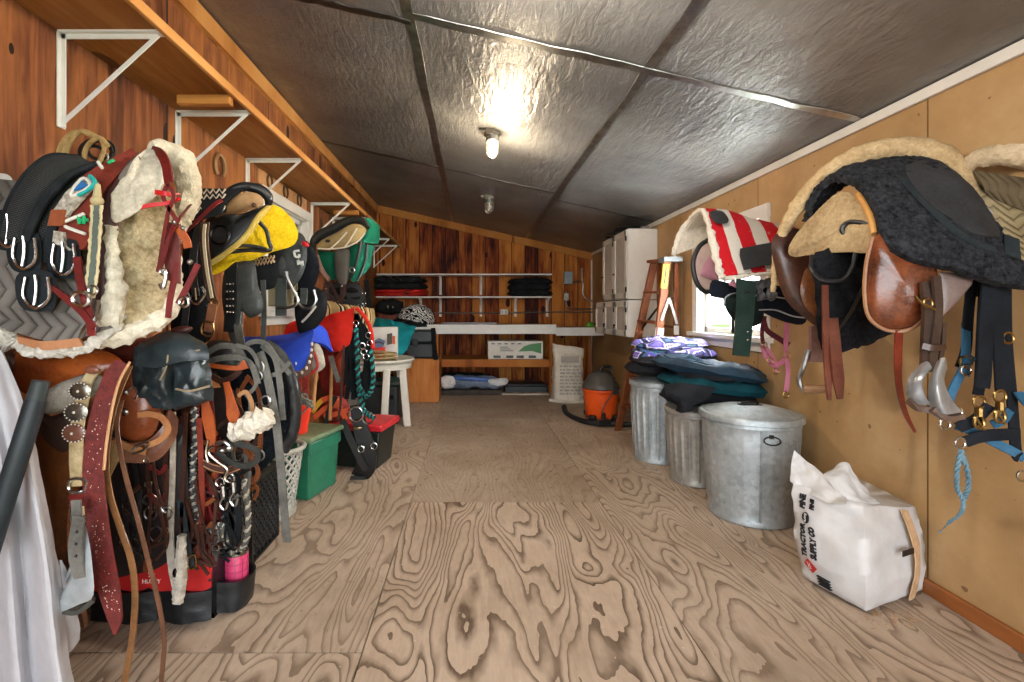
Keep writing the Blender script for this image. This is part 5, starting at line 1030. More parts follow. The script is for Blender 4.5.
solo('red_ribbon', S(S(MB(), [(138, 208, 1.345), (152, 205, 1.35), (168, 203, 1.36), (180, 198, 1.38)], 4, None, .004), [(155, 192, 1.36), (168, 194, 1.36), (178, 194, 1.40)], 5), plastic('b81418', 'd42428'), 'bright red ribbon tied around the sheepskin pad', 'ribbon')
# lasso and small bridle on the wall
lr = thing('lasso_rope', 'tan coiled lasso rope hanging on the wall above the stacked pads', 'rope', P(75, 160, 1.65))
ROP = mt('8e7040', 'c0a068', .8, 0, 30, 160, .6)
m = MB()
for k in range(4): m.tube(L([(57 + k * 3, 160), (60 + k * 3, 146), (70 + k * 3, 134 - k * .5), (84 + k * 2, 131 + k * 1.5), (98 + k, 137 + k), (104, 148 + k), (98, 165)], 1.62 - k * .012), .0062, 7, 8)
m.tube(L([(85, 170), (85, 152), (91, 142), (100, 138), (108, 146)], 1.58), .008, 7, 8); put('coils', m, ROP, lr)
bw = thing('bridle', 'black strap coil hanging behind the tan lasso rope', 'bridle', P(95, 165, 1.66)); m = MB()
for k, (x, y, rx) in enumerate(((96, 152, 16), (101, 150, 13), (93, 155, 12))): S(m, [(x + rx * math.cos(a), y + rx * .75 * math.sin(a)) for a in [PI * 2 * i / 10 + k for i in range(11)]], 3.4, 1.64 + .015 * k, .005)
put('straps', m, BLK, bw); put('ring', MB().ring(P(104, 157, 1.62), .014, .003), STEEL, bw)
# ---------------------------------------------------------------- lower western saddle near the camera
lw = thing('saddle', 'orange-brown western saddle with grey suede seat roll on the lower rack by the white sheet', 'saddle', (-1.2, 1.55, .5))
put('jockey', MB().pillow(L([(2, 362), (12, 350), (60, 352), (100, 350), (122, 362), (118, 378), (95, 392), (60, 402), (30, 396), (10, 382)], 1.53), .05, .05, 8, True, .004, 8), leather('6e2c12', 'a4521f', .25), lw, 'orange-brown seat jockey')
put('cantle', MB().pillow(L([(96, 345), (150, 338), (178, 345), (170, 372), (130, 372), (110, 362)], 1.68), .06, .05, 7), leather('3a1410', '5e2418', .35), lw); put('cantle_corner', MB().pillow(L([(-4, 348), (10, 350), (20, 362), (14, 378), (2, 372)], 1.5), .02, .02, 5), leather('2c1812', '4a2c22'), lw)
put('seat_roll', MB().pillow(L([(38, 405), (46, 392), (62, 382), (84, 374), (100, 374), (104, 386), (92, 398), (74, 408), (54, 414), (42, 412)], 1.44), .04, .03, 8, True, .004, 24), fleece('7c746a', 'a59c90', 20), lw, 'grey suede seat roll')
put('skirt', MB().pillow(L([(38, 412), (52, 416), (72, 410), (82, 425), (80, 446), (66, 454), (48, 444), (39, 430)], 1.46), .02, .02, 6), leather('2e1c18', '4c342c', .45), lw)
put('fender', MB().grid([L([(39, 430, 1.52), (60, 438, 1.47), (82, 440, 1.45)]), L([(40, 480, 1.52), (56, 486, 1.47), (72, 490, 1.46)]), L([(42, 530, 1.52), (56, 540, 1.48), (70, 545, 1.47)]), L([(48, 580, 1.52), (60, 590, 1.49), (78, 596, 1.48)]), L([(58, 622, 1.54), (72, 626, 1.52), (86, 626, 1.51)])], 16, 40, .014, .006, 9), leather('522a14', '8a5026', .3), lw, 'long brown fender')
put('pommel', MB().pillow(L([(116, 380), (132, 374), (150, 384), (160, 404), (156, 430), (140, 442), (122, 436), (114, 412)], 1.6), .05, .04, 7), leather('5a2814', '924a26', .28), lw)
put('concho', MB().lathe([(.001, -.006), (.014, -.004), (.016, 0)], (0, 0, 0), 14) if False else MB().ball(P(125, 412, 1.545), (.012, .006, .012)).ball(P(126, 392, 1.55), (.008, .006, .008)), CHROME, lw)
put('front_skirt', MB().grid([L([(168, 408, 1.66), (174, 414, 1.66), (178, 420, 1.66)]), L([(164, 424, 1.62), (169, 434, 1.62), (174, 440, 1.63)]), L([(148, 440, 1.6), (152, 452, 1.6), (156, 460, 1.61)]), L([(122, 442, 1.58), (122, 456, 1.58), (124, 462, 1.58)]), L([(108, 436, 1.58), (104, 452, 1.58), (100, 458, 1.58)])], 10, 34, .012), leather('5c3020', '8c5a40', .4), lw, 'reddish-brown tooled skirt border')
put('stirrup_leather', S(S(MB(), [(138, 415), (150, 414), (162, 418), (168, 430), (160, 440), (146, 446)], 6, 1.55, .006), [(114, 440), (130, 448), (146, 452)], 7, 1.55), leather('8c5632', 'ba8050', .4), lw, 'tan cinch strap'); put('cinch_ring', MB().ring(P(140, 448, 1.54), .03, .004, (0, -1, 0), 16, .35, .5).ring(P(146, 460, 1.56), .008, .002), CHROME, lw)
put('dark_backing', MB().pillow(L([(88, 440), (120, 430), (170, 420), (186, 440), (186, 520), (170, 560), (130, 575), (90, 570), (80, 500)], 1.76), .04, .03, 6, True, .01, 8), leather('070404', '200a0a', .8), lw, 'dark red-black backing panel')  # near-black panel set behind the reins and straps
put('latigo_keeper', S(MB(), [(114, 440), (116, 452), (110, 464), (104, 476)], 12, 1.56), leather('9a7a50', 'c0a070', .5), lw)
sr = put('stirrup_strap', S(S(MB(), [(79, 516), (76, 540), (76, 558), (80, 578)], 14, 1.26, .006, [.8, 1, 1, .8]), [(76, 500), (77, 516)], 10, 1.3), GRL, lw, 'grey stirrup strap with holes'); 
put('punch_hole', MB().ball(P(77, 532, 1.256), .004, 8, 5).ball(P(76, 544, 1.256), .004, 8, 5).ball(P(76, 556, 1.256), .004, 8, 5), BLK, sr)
AG = mt('8a9092', 'b0b6b8', .4, .3, 8, 60, .15)
st = put('stirrup', MB().pillow(L([(80, 538, 1.29), (85, 524, 1.29), (91, 556, 1.27), (93.5, 594, 1.26), (80, 604, 1.27), (56, 613, 1.285), (57, 602, 1.30), (71, 578, 1.30), (76, 560, 1.29)]), .012, .008, 5, True, .003, 10).grid([L([(80, 545, 1.30), (84, 552, 1.33)]), L([(68, 574, 1.31), (74, 580, 1.34)]), L([(55, 604, 1.31), (62, 602, 1.35)])], 8, 14, .008), AG, lw, 'grey metal-clad stirrup'); put('opening', MB().pillow(L([(59, 601), (70, 580), (75, 572), (73, 590), (63, 606)], 1.278), .003, .003, 4), mt('1c1c1a', '2e2e2a', .7), st, 'dark stirrup opening'); put('tread', MB().grid([L([(55, 610, 1.29), (58, 604, 1.34)]), L([(76, 613, 1.275), (80, 606, 1.33)]), L([(93, 601, 1.26), (94, 596, 1.31)])], 8, 14, .012), leather('2c2c28', '4a4a44', .6), st)
# breast strap, headstall, reins in front of the saddle
b = thing('breast_strap', 'red glitter leather strap with pointed tip hanging in front of brown saddle', 'strap', P(110, 632, 1.36))
put('strap', S(MB(), [(122, 362, 1.42), (112, 376, 1.40), (104, 400, 1.38), (97, 430, 1.37), (93, 470, 1.36), (96, 510, 1.35), (101, 550, 1.34), (109, 590, 1.34), (115, 618, 1.34), (115, 634, 1.34)], 18, None, .006, [.75, .9, 1, 1.1, 1.15, 1.2, 1.25, 1.2, .8, .15]), mt('481210', '782620', .6, 0, 30, 160, .4, grit=.5), b); 
gl = MB(); d = random.Random(9)
for k in range(100):
    t = d.random() ** .8; pth = [(105, 400), (97, 430), (93, 470), (96, 510), (101, 550), (109, 590), (114, 612)]; i = min(int(t * 6), 5); f_ = t * 6 - i; x = pth[i][0] * (1 - f_) + pth[i + 1][0] * f_ + d.uniform(-6, 6); y = pth[i][1] * (1 - f_) + pth[i + 1][1] * f_; rr = d.uniform(.0009, .0022); gl.ball(P(x, y, 1.337 + (.028 if y < 430 else .012 if y < 520 else 0)), (rr, rr * .5, rr), 6, 4)
o = put('glitter_flakes', gl, mt('c8a090', 'e8cbb8', .4), b, 'worn pale flecks'); o['kind'] = 'stuff'
put('tan_edge', MB().tube(L([(130, 362, 1.42), (120, 380, 1.39), (113, 405, 1.37), (107, 440, 1.36), (104, 470, 1.35)]), .004, 6, 8), leather('b08058', 'd0a078'), b)
hs_ = thing('headstall', 'tan tooled headstall with three round silver conchos over the brown saddle', 'headstall', P(78, 520, 1.36))
put('strap', S(S(MB(), [(98, 368, 1.42), (88, 380, 1.40), (82, 400, 1.38), (77, 430, 1.37), (76, 460, 1.37), (77, 486, 1.37)], 13, None, .006, [.7, .8, 1, 1, 1, .85]), [(77, 492), (78, 505), (80, 516)], 11, 1.37, .006), mt('9a8058', 'cfba90', .6, 0, 20, 120, .4), hs_)
for i, (x, y, r1, mm) in enumerate(((80, 391, 11, metal('b0ada0', '605a50', .35)), (76, 412, 12, metal('c0bfb8', '6c665c', .35)), (74, 433, 12, leather('5a3426', '7c5040')))):
    c = P(x, y, 1.365); cc = put('concho', MB().pillow([c + V((math.cos(a) * r1 * .0028, 0, math.sin(a) * r1 * .0023)) for a in [PI * 2 * k / 24 for k in range(24)]], .008, .003, 4), mm, hs_)
    m = MB()
    for k in range(18): a = PI * 2 * k / 18; m.ball(c + V((math.cos(a) * r1 * .0026, -.003, math.sin(a) * r1 * .0021)), .0023, 6, 4)
    m.ball(c + V((0, -.008, 0)), .004, 8, 5); put('beading', m, mt('d0ccc0', 'ece8dc', .4), cc)
put('buckle', MB().tube(L([(70, 480), (85, 480), (85, 491), (70, 491)], 1.355), .0042, 6, 3, True).tube(L([(72, 508), (72, 520), (77, 524), (86, 520), (87, 508)], 1.355), .0045, 6, 4), CHROME, hs_); put('keeper', S(MB(), [(77, 494), (78, 506)], 15, 1.36, .01), OXB, hs_); put('small_disc', MB().ball(P(92, 370, 1.40), (.022, .007, .012), 14, 8), leather('6c3a28', '8a5440'), hs_)
rn = thing('rein', 'long tan leather rein curving down to the floor before red glitter strap', 'rein', P(128, 680, 1.45))
put('strap', S(MB(), [(130, 366, 1.5), (118, 395, 1.45), (110, 425, 1.42), (106, 460, 1.40), (110, 495, 1.39), (121, 530, 1.39), (131, 560, 1.39), (135, 595, 1.40), (132, 640, 1.42), (124, 684, 1.45)], 6.2, None, .004), leather('5e3c24', '96683e', .45), rn)
rn = thing('rein', 'thin brown leather rein trailing to the floor right of the tan one', 'rein', P(161, 684, 1.48))
put('strap', S(MB(), [(122, 400, 1.47), (117, 425, 1.45), (121, 455, 1.44), (128, 485, 1.44), (138, 520, 1.44), (148, 560, 1.44), (158, 600, 1.45), (164, 640, 1.47), (161, 684, 1.50)], 4.5, None, .004), leather('4c2e20', '785038', .45), rn)
# ---------------------------------------------------------------- black saddle bags
sb = thing('saddle_bag', 'shiny black saddle bags with two pouches slung over the brown saddle horn', 'saddle bag', P(175, 410, 1.62))
VIN = mt('0e1417', '2e383c', .28, 0, 7, 30, .5)
put('pouch', MB().pillow(L([(137, 352), (142, 342), (160, 350), (176, 352), (174, 385), (172, 405), (168, 410), (150, 411), (139, 412), (137, 408), (136, 380)], 1.6), .04, .03, 8, True, .016, 14, pw=.35), VIN, sb); put('pouch', MB().pillow(L([(172, 356), (188, 350), (206, 346), (208, 360), (212, 378), (213, 396), (210, 402), (196, 407), (180, 409), (175, 405), (174, 378)], 1.63), .04, .03, 8, True, .016, 14, pw=.35), VIN, sb)
put('top_flap', MB().grid([L([(146, 342, 1.62), (160, 333, 1.64), (180, 331, 1.66), (200, 341, 1.66)]), L([(140, 352, 1.56), (160, 345, 1.56), (185, 342, 1.57), (208, 349, 1.58)]), L([(136, 366, 1.545), (158, 368, 1.535), (182, 362, 1.545), (209, 360, 1.565)])], 20, 14, .008, .006, 12), mt('1c2427', '3c4649', .35, 0, 7, 30, .4), sb)
put('worn_edge', MB().tube(L([(176, 389, 1.565), (190, 391, 1.56), (210, 386, 1.575)]), .004, 6, 5).tube(L([(160, 380, 1.535), (166, 368, 1.535), (168, 355, 1.54)]), .003, 6, 5).tube(L([(188, 352, 1.555), (200, 350, 1.565)]), .003, 6, 4), leather('7c6a54', '9c8a70', .6), sb, 'tan worn creases')
put('handle', MB().pillow(L([(171, 330), (180, 326), (192, 327), (190, 332), (178, 335)], 1.63), .015, .012, 5), leather('2c1412', '4c2420'), sb); put('ring', MB().ring(P(133, 393, 1.56), .016, .004, (0, -1, 0), 14, 1.3), CHROME, sb); put('white_tag', MB().box(P(135, 404, 1.56), (.008, .004, .024)), WHITE, sb)
# ---------------------------------------------------------------- hanging tack cluster
def bridle(label, x, y0, y1, Z, w, m1, m2=None, seed=0, bit=True, name='bridle'):
    d = random.Random(seed); j = lambda a: d.uniform(-a, a); r = thing(name, label, 'bridle', P(x, y1, Z)); h = y1 - y0; m = MB()
    for s in (-1, 1): S(m, [(x + j(2), y0), (x + s * w * .35 + j(3), y0 + h * .12), (x + s * w * .5 + j(3), y0 + h * .35), (x + s * w * .42 + j(3), y0 + h * .62)], 4.2, Z + s * .012)
    put('cheekpiece', m, m1, r)
    put('browband', S(MB(), [(x - w * .48, y0 + h * .28), (x + j(2), y0 + h * .33), (x + w * .48, y0 + h * .27)], 4, Z - .014), m2 or m1, r)
    put('noseband', S(MB(), [(x - w * .42, y0 + h * .5), (x + j(3), y0 + h * .57), (x + w * .42, y0 + h * .5)], 5, Z - .014), m2 or m1, r)
    m = MB()
    for k in range(4): S(m, [(x + w * (.4 - .26 * k), y0 + h * (.64 - .12 * (k > 1))), (x + j(w * .6), y0 + h * .78), (x + j(w * .6), y0 + h * .9), (x + j(w * .5), y1 - k * h * .05)], d.uniform(2.4, 4.2), Z - .02 - .009 * k)
    S(m, [(x - w * .4, y0 + h * .1), (x - w * .1, y0 + h * .45 + j(6)), (x + w * .35, y0 + h * .62 + j(5)), (x + w * .55, y0 + h * .3)], 3, Z - .03)
    put('rein', m, m1, r)
    if bit:
        m = MB(); a, b = P(x - w * .42, y0 + h * .64, Z - .01), P(x + w * .42, y0 + h * .64, Z - .01); m.tube([a, a.lerp(b, .5) + V((0, 0, .02)), b], .006, 8, 6); m.ring(a, .022, .0035); m.ring(b, .022, .0035); put('bit', m, STEEL, r)
    m = MB()
    for k in range(3): c = P(x + w * .46 * d.choice((-1, 1)) + j(2), y0 + h * d.uniform(.2, .9), Z - .025); m.tube([c + V((-.01, 0, -.008)), c + V((.01, 0, -.008)), c + V((.01, 0, .008)), c + V((-.01, 0, .008))], .0025, 6, 2, True)
    put('buckle', m, CHROME, r)
    return r
bp2 = thing('saddle', 'dark saddle mostly buried under the hanging bridles, black fleecy skirt at its edge', 'saddle', (-1.1, 2.1, .7))
put('skirt', MB().pillow(L([(236, 350), (262, 342), (282, 360), (292, 395), (292, 430), (280, 452), (262, 470), (244, 480), (232, 440), (230, 390)], 2.15), .05, .04, 8, True, .010, 20), fleece('0e1318', '222a32', 16), bp2); put('rim', MB().tube(L([(266, 344, 2.1), (284, 362, 2.1), (294, 395, 2.1), (293, 430, 2.1), (283, 450, 2.1)]), .028, 10, 8, False, .004, 30), leather('0c0d0e', '1d1f21', .6), bp2)
put('fender', MB().pillow(L([(168, 395), (200, 390), (236, 392), (244, 440), (240, 500), (222, 545), (190, 555), (168, 520), (162, 450)], 2.05), .03, .02, 7, True, .008, 10), leather('140d0c', '2c1a16', .5), bp2); put('horn_wrap', MB().pillow(L([(205, 345), (222, 340), (240, 348), (244, 368), (226, 380), (206, 372)], 1.95), .05, .04, 6), BLK, bp2)
bridle('dark brown bridle hanging nearest the black saddle bags', 186, 400, 565, 1.80, 14, DBR, BLK, 1, False)
bridle('black leather bridle behind the braided rein in the tack cluster', 212, 372, 545, 1.88, 34, BLK, DBR, 2)
bridle('reddish leather bridle in the middle of the tack cluster', 206, 385, 560, 1.84, 24, OXB, RUS, 3)
bridle('dark bridle with steel bit low in the tack cluster, above the milk crate', 226, 455, 556, 1.9, 26, DBR, BLK, 4)
bridle('black nylon halter dangling by the tool bag pocket', 230, 470, 562, 1.82, 18, NYL, GRL, 5)
bridle('brown leather bridle in front of the black saddle skirt, behind white fleece sleeve', 248, 376, 500, 1.98, 26, BRN, DBR, 6); bridle('dark grey halter hanging over the black lattice crate', 240, 440, 545, 1.93, 18, GRL, BLK, 7, False); bridle('oxblood bridle in deep shade behind the off-white rope rein', 172, 425, 545, 1.86, 18, OXB, DBR, 8); bridle('dark brown headstall low in the tack cluster over the tool bag rim', 204, 470, 575, 1.78, 22, DBR, BRN, 9)
bridle('black bridle in shade behind the thin brown rein and red glitter strap', 132, 455, 570, 1.66, 16, BLK, DBR, 31, False); bridle('dark red-brown bridle in shade beneath the black saddle bags', 158, 430, 560, 1.70, 18, DBR, OXB, 32)
cr = thing('rein', 'off-white flat cotton rope rein hanging in front of the tool bag', 'rein', P(178, 600, 1.72)); put('rope', S(MB(), [(173, 412), (173, 450), (172, 490), (170, 540), (173, 570), (178, 598)], 7, 1.72, .008, [.7, .7, .7, 1, 1.2, .8]).mat(0).tube(L([(182, 535), (181, 560), (180, 580), (178, 602)], 1.705), [.014, .02, .024, .018], 8, 10, False, .005, 120), mt('9c948a', 'd2c8b8', .9, 0, 30, 190, .7), cr); put('end_clip', MB().ball(P(176, 573, 1.69), (.012, .008, .018)), DKM, cr)
st_ = solo('strap', S(MB(), [(186, 412), (184, 460), (182, 510), (181, 560)], 4, 1.74), DBR, 'narrow dark brown strap beside the off-white rope rein', 'strap')
br = thing('braided_rein', 'black and grey braided rein looping low in the tack cluster', 'rein', P(215, 560, 1.75)); put('braid', MB().braid(L([(194, 408), (195, 440), (193, 470), (194, 500), (200, 522), (210, 530), (222, 524)], 1.77), .007, .0075, 22, 3), [mt('26282a', '4a4c4c', .8), mt('9a9488', 'bab4a6', .8)], br); put('loop', MB().braid(L([(222, 524), (228, 545), (236, 552), (246, 540), (248, 510), (244, 480)], 1.79), .007, .0075, 14, 3), [mt('3c3a36', '5c584e', .8), mt('8a8272', 'aaa290', .8)], br)
solo('strap', S(MB(), [(199, 418), (201, 460), (202, 500), (201, 530), (199, 558)], 5.5, 1.76, .005), leather('5e1c14', '903a28', .4), 'rusty red leather strap hanging beside the braided rein', 'strap')
cs = thing('curb_strap', 'russet leather strap ends with pointed tips left of the white fleece noseband', 'strap', P(210, 455, 1.74))
put('pointed_end', S(MB(), [(205, 402), (208, 418), (211, 436), (213, 452)], 11, 1.74, .006, [.6, 1.1, .9, .2]), RUS, cs); put('pointed_end', S(MB(), [(226, 382), (230, 398), (233, 414), (234, 426)], 11, 1.76, .006, [.5, .7, 1.2, .5]), RUS, cs)
bt = thing('curb_bit', 'curved steel bit shank hanging below the russet strap ends', 'bit', P(218, 480, 1.72)); put('shank', MB().tube(L([(213, 446), (209, 450), (210, 455), (219, 463), (227, 469), (225, 476), (226, 481)], 1.71), .006, 8, 6), metal('cfc4b4', '9a8c7c', .25), bt); put('shank', MB().tube(L([(208, 440), (206, 452), (208, 462)], 1.73), .005, 8, 5), metal('cfc4b4', '9a8c7c', .25), bt); put('port', MB().ball(P(222, 450, 1.72), (.018, .015, .012)).ball(P(228, 448, 1.72), (.02, .012, .016)).tube(L([(216, 444), (224, 442), (230, 446)], 1.715), .008, 8, 5), STEEL, bt)
fl = thing('fleece_noseband', 'fluffy white fleece noseband sleeve in the tack cluster', 'noseband', P(250, 445, 1.72)); put('fleece', MB().tube(L([(232, 438), (240, 432), (252, 425), (262, 420), (270, 414)], 1.73), [.02, .036, .04, .04, .03], 12, 10, False, .022, 34), fleece('c8bfae', 'ece4d4', 20), fl)
nb = thing('noseband', 'black leather noseband loop under the white fleece sleeve', 'noseband', P(240, 468, 1.72)); put('loop', S(MB(), [(216, 452), (230, 462), (246, 466), (257, 460), (256, 450), (244, 445), (230, 443)], 6, 1.735, .006), leather('1c1e1c', '3a3c38', .35), nb)
nb = thing('noseband', 'brown stitched noseband curving below the black loop', 'noseband', P(222, 474, 1.74)); put('band', S(MB(), [(203, 463), (214, 468), (228, 470), (240, 466)], 8, 1.75, .008), leather('3c2018', '663c2c', .4), nb); put('stitching', MB().tube(L([(203, 460), (214, 465), (228, 467), (240, 463)], 1.742), .0018, 5, 4).tube(L([(203, 466), (214, 471), (228, 473), (240, 469)], 1.742), .0018, 5, 4), TAN, nb)
gs = thing('headstall', 'long weathered grey leather strap with buckle at the outer side of the tack cluster', 'headstall', P(286, 542, 1.85)); put('strap', S(MB(), [(260, 352, 1.86), (266, 372, 1.84), (272, 400, 1.83), (277, 430, 1.83), (281, 470, 1.84), (284, 510, 1.86), (287, 542, 1.88)], 8, None, .006), GRL, gs); put('strap', S(S(S(MB(), [(262, 345, 1.88), (275, 358, 1.86), (280, 385, 1.86), (283, 420, 1.86)], 6, None, .005), [(240, 350), (252, 342), (266, 344), (278, 360), (290, 374)], 5, 1.87), [(270, 376), (280, 372), (290, 362)], 4.5, 1.86), GRL, gs)
put('buckle', MB().tube(L([(261, 398), (268, 396), (270, 404), (263, 406)], 1.815), .004, 6, 2, True).tube(L([(254, 366), (262, 362), (264, 370), (256, 374)], 1.83), .004, 6, 2, True).ring(P(258, 376, 1.82), .016, .003), STEEL, gs)
rs = thing('reins', 'grey leather reins looped over the top of the tack cluster', 'rein', P(230, 370, 1.8))
m = MB(); S(m, [(206, 354), (220, 346), (236, 348), (244, 360), (238, 366)], 6, 1.84); S(m, [(208, 362), (222, 358), (240, 358), (252, 366), (258, 384)], 6, 1.80); S(m, [(236, 345), (250, 350), (258, 365), (256, 385), (246, 396)], 4, 1.82); S(m, [(244, 392), (250, 400), (250, 412), (246, 420)], 4, 1.84); put('loop', m, GRL, rs)
rs = thing('strap', 'orange-brown leather strap lying across the top of the tack cluster', 'strap', P(228, 368, 1.76)); put('strap', S(MB(), [(207, 365), (222, 367), (238, 368), (246, 364)], 7, 1.765, .006, [.6, .6, .7, 1.4]), RUS, rs)
solo('strap', S(S(MB(), [(211, 376), (222, 381), (234, 376), (240, 370)], 6, 1.79, .005), [(226, 382), (234, 400), (242, 412), (246, 424)], 4, 1.8), DBR, 'dark brown strap curling under the orange-brown one', 'strap')
solo('strap', S(MB(), [(238, 396), (246, 392), (252, 404), (252, 420)], 4, 1.80), TAN, 'small tan leather loop above the white fleece noseband', 'strap')
sn = thing('lead_rope', 'black nylon lead with two steel trigger snaps above the pink can', 'lead rope', P(228, 545, 1.78))
for x, y in ((223, 482), (233, 478)):
    m = MB().ring(P(x - 3, y, 1.775), .016, .004); m.tube(L([(x, y + 4), (x + 1, y + 14)], 1.775), .009, 8, 3); m.tube(L([(x + 1, y + 14), (x - 3, y + 22), (x + 2, y + 28), (x + 5, y + 20)], 1.775), .005, 8, 5); put('trigger_snap', m, CHROME, sn)
put('webbing', S(S(MB(), [(226, 512), (231, 524), (228, 540)], 7, 1.79), [(236, 500), (239, 520), (236, 540)], 7, 1.78), NYL, sn)
kn = thing('buckled_strap', 'black leather strap with brass buckle hanging over the tool bag rim', 'strap', P(190, 568, 1.73)); put('strap', S(MB(), [(180, 500), (184, 525), (188, 550), (192, 568)], 7, 1.74), leather('20262a', '3c4246'), kn); put('buckle', MB().tube(L([(188, 558), (195, 555), (196, 566), (189, 569)], 1.72), .0035, 6, 2, True), BRASS, kn)
rb = thing('hanging_strap', 'rust brown leather strap hanging behind the red rein tips above tool bag', 'strap', P(150, 570, 1.72)); put('strap', S(S(MB(), [(158, 498), (152, 530), (148, 560), (147, 572)], 8, 1.74), [(170, 480), (166, 510), (162, 525), (168, 535)], 5, 1.74), leather('54220f', '864022', .4), rb); put('ring', MB().ring(P(150, 500, 1.72), .024, .004, (0, -1, 0), 16, .8).ring(P(156, 534, 1.73), .02, .003, (0, -1, 0), 16, 1.4), STEEL, rb); put('grey_tab', S(MB(), [(148, 470), (149, 484), (150, 494)], 12, 1.73, .01), mt('4a4c4a', '6a6c68'), rb)
# ---------------------------------------------------------------- tool bag with pink can
tb_ = thing('tool_bag', 'black and red open tool bag on the floor beneath the hanging tack', 'tool bag', (-1.25, 2.02, 0))
TBK = mt('0b0c0e', '202326', .4, 0, 8, 40, .4); x0, x1, y0, y1 = -1.49, -1.01, 1.88, 2.15
put('body', MB().grid([[V((x0, y0 + .01, .005)), V(((x0 + x1) / 2, y0, .005)), V((x1, y0 + .01, .005))], [V((x0, y0 - .01, .13)), V(((x0 + x1) / 2, y0 - .015, .13)), V((x1, y0 - .01, .13))], [V((x0, y0, .235)), V(((x0 + x1) / 2, y0, .235)), V((x1, y0, .235))]], 30, 16, .012, .006, 14).bb((x0, y0, .0), (x1, y1, .03)).bb((x0, y1 - .02, 0), (x1, y1, .25)).bb((x0, y0, 0), (x0 + .02, y1, .24)).bb((x1 - .02, y0, 0), (x1, y1, .24)), TBK, tb_)
yy = y0 - .02; sc_ = [V((x0, yy, .235)), V((x1, yy, .235))] + [V((x1 - (x1 - x0) * k / 24, yy - .004, .135 - .016 * abs(math.sin(PI * k / 6)) ** .6)) for k in range(25)]
red = put('red_panel', MB().prism(sc_, (0, .008, 0)), mt('a8181a', 'cc2826', .5, 0, 6, 40, .1), tb_, 'red front panel')
LT = MB(); cx_, cz_ = P(152, 581, yy).x, P(152, 581, yy).z; LT.text('HUSKY', .023, (cx_, yy - .004, cz_), (1, 0, 0), (0, 0, 1), .0015)
LT.prism([V((cx_ + a * .001, yy - .004, cz_ + .028 + b * .001)) for a, b in ((-14, 4), (0, 4), (0, 12), (14, 0), (0, -10), (-14, -10), (-4, -4), (-4, 0))], (0, .003, 0)); put('lettering', LT, WHITE, red, 'white logo lettering')
put('pocket', MB().grid([[V((x0 + .02, y0 - .02, .12)), V((-1.3, y0 - .045, .125)), V((-1.22, y0 - .015, .12))], [V((x0 + .02, y0 - .025, .01)), V((-1.3, y0 - .05, .01)), V((-1.22, y0 - .02, .01))]], 14, 10, .008, .004, 20), TBK, tb_); put('pocket', MB().grid([[V((-1.2, y0 - .015, .12)), V((-1.11, y0 - .045, .125)), V((x1, y0 - .015, .12))], [V((-1.2, y0 - .02, .01)), V((-1.11, y0 - .05, .01)), V((x1, y0 - .02, .01))]], 14, 10, .008, .004, 20), TBK, tb_)
put('side_pocket', MB().grid([[V((x1, y0 + .02, .13)), V((x1 + .085, y0 + .05, .12)), V((x1 + .10, y0 + .14, .13)), V((x1, y0 + .2, .15))], [V((x1, y0 + .02, .01)), V((x1 + .07, y0 + .04, .005)), V((x1 + .08, y0 + .15, .005)), V((x1, y0 + .2, .01))]], 20, 10, .008, .004, 20), TBK, tb_)
put('inner_lining', MB().bb((x0 + .02, y0 + .02, .15), (x1 - .02, y1 - .02, .2)), mt('3c4c58', '5c6c76', .8), tb_); put('handle', MB().tube(L([(96, 552, 1.98), (130, 530, 2.0), (180, 532, 2.02), (212, 548, 2.04)]), .012, 8, 6), NYL, tb_); put('end_strap', S(MB(), [(212, 562), (216, 545), (222, 530), (226, 522)], 9, 1.87), GRL, tb_); put('rivet', MB().ball(P(210, 566, yy - .005), .006, 8, 5).ball(P(210, 580, yy - .005), .006, 8, 5), DKM, tb_)
for k, (x, m_) in enumerate(((110, '8a949c'), (128, '6a7a88'), (172, 'a08a3c'))): solo('hand_tool', MB().tube(L([(x, 562), (x + 6, 546), (x + 10, 536)], 2.0), .014, 8, 4).ball(P(x + 11, 533, 2.0), (.022, .016, .014)), mt(m_, m_, .5), 'tool handle sticking out of the bag, ' + ('pale grey one nearest the stirrup', 'blue-grey one beside the red strap', 'yellow-brown one below the dark bridle')[k], 'tool', 'tools in the tool bag')
cp = P(227, 597, 1.93); cn = thing('spray_can', 'bright pink spray can standing in the side pocket of the tool bag', 'can', (cp.x, cp.y + .05, .05)); c = (cp.x + .01, cp.y + .06, 0); zt = .20
put('body', MB().lathe([(.042, .02), (.045, .025), (.045, .20), (.042, .205)], c, 32), mt('b82c58', 'd84a78', .45, 0, 8, 60, .1), cn, 'pink printed body'); put('shoulder', MB().lathe([(.044, .203), (.045, .21), (.038, .225), (.03, .232), (.03, .245), (.033, .25), (.026, .252), (.001, .252)], c, 32), metal('a8a090', '7a7266'), cn)
m = MB()
for k in range(5): m.lathe([(.0456, .05 + .03 * k), (.0456, .052 + .03 * k)], c, 32)
for k in range(10): a = PI * 2 * k / 10; m.box((c[0] + .0455 * math.cos(a), c[1] + .0455 * math.sin(a), .112), (.0015, .0015, .16), a)
put('printed_lines', m, mt('7a1c3c', '8c2848'), cn, 'dark grid lines')
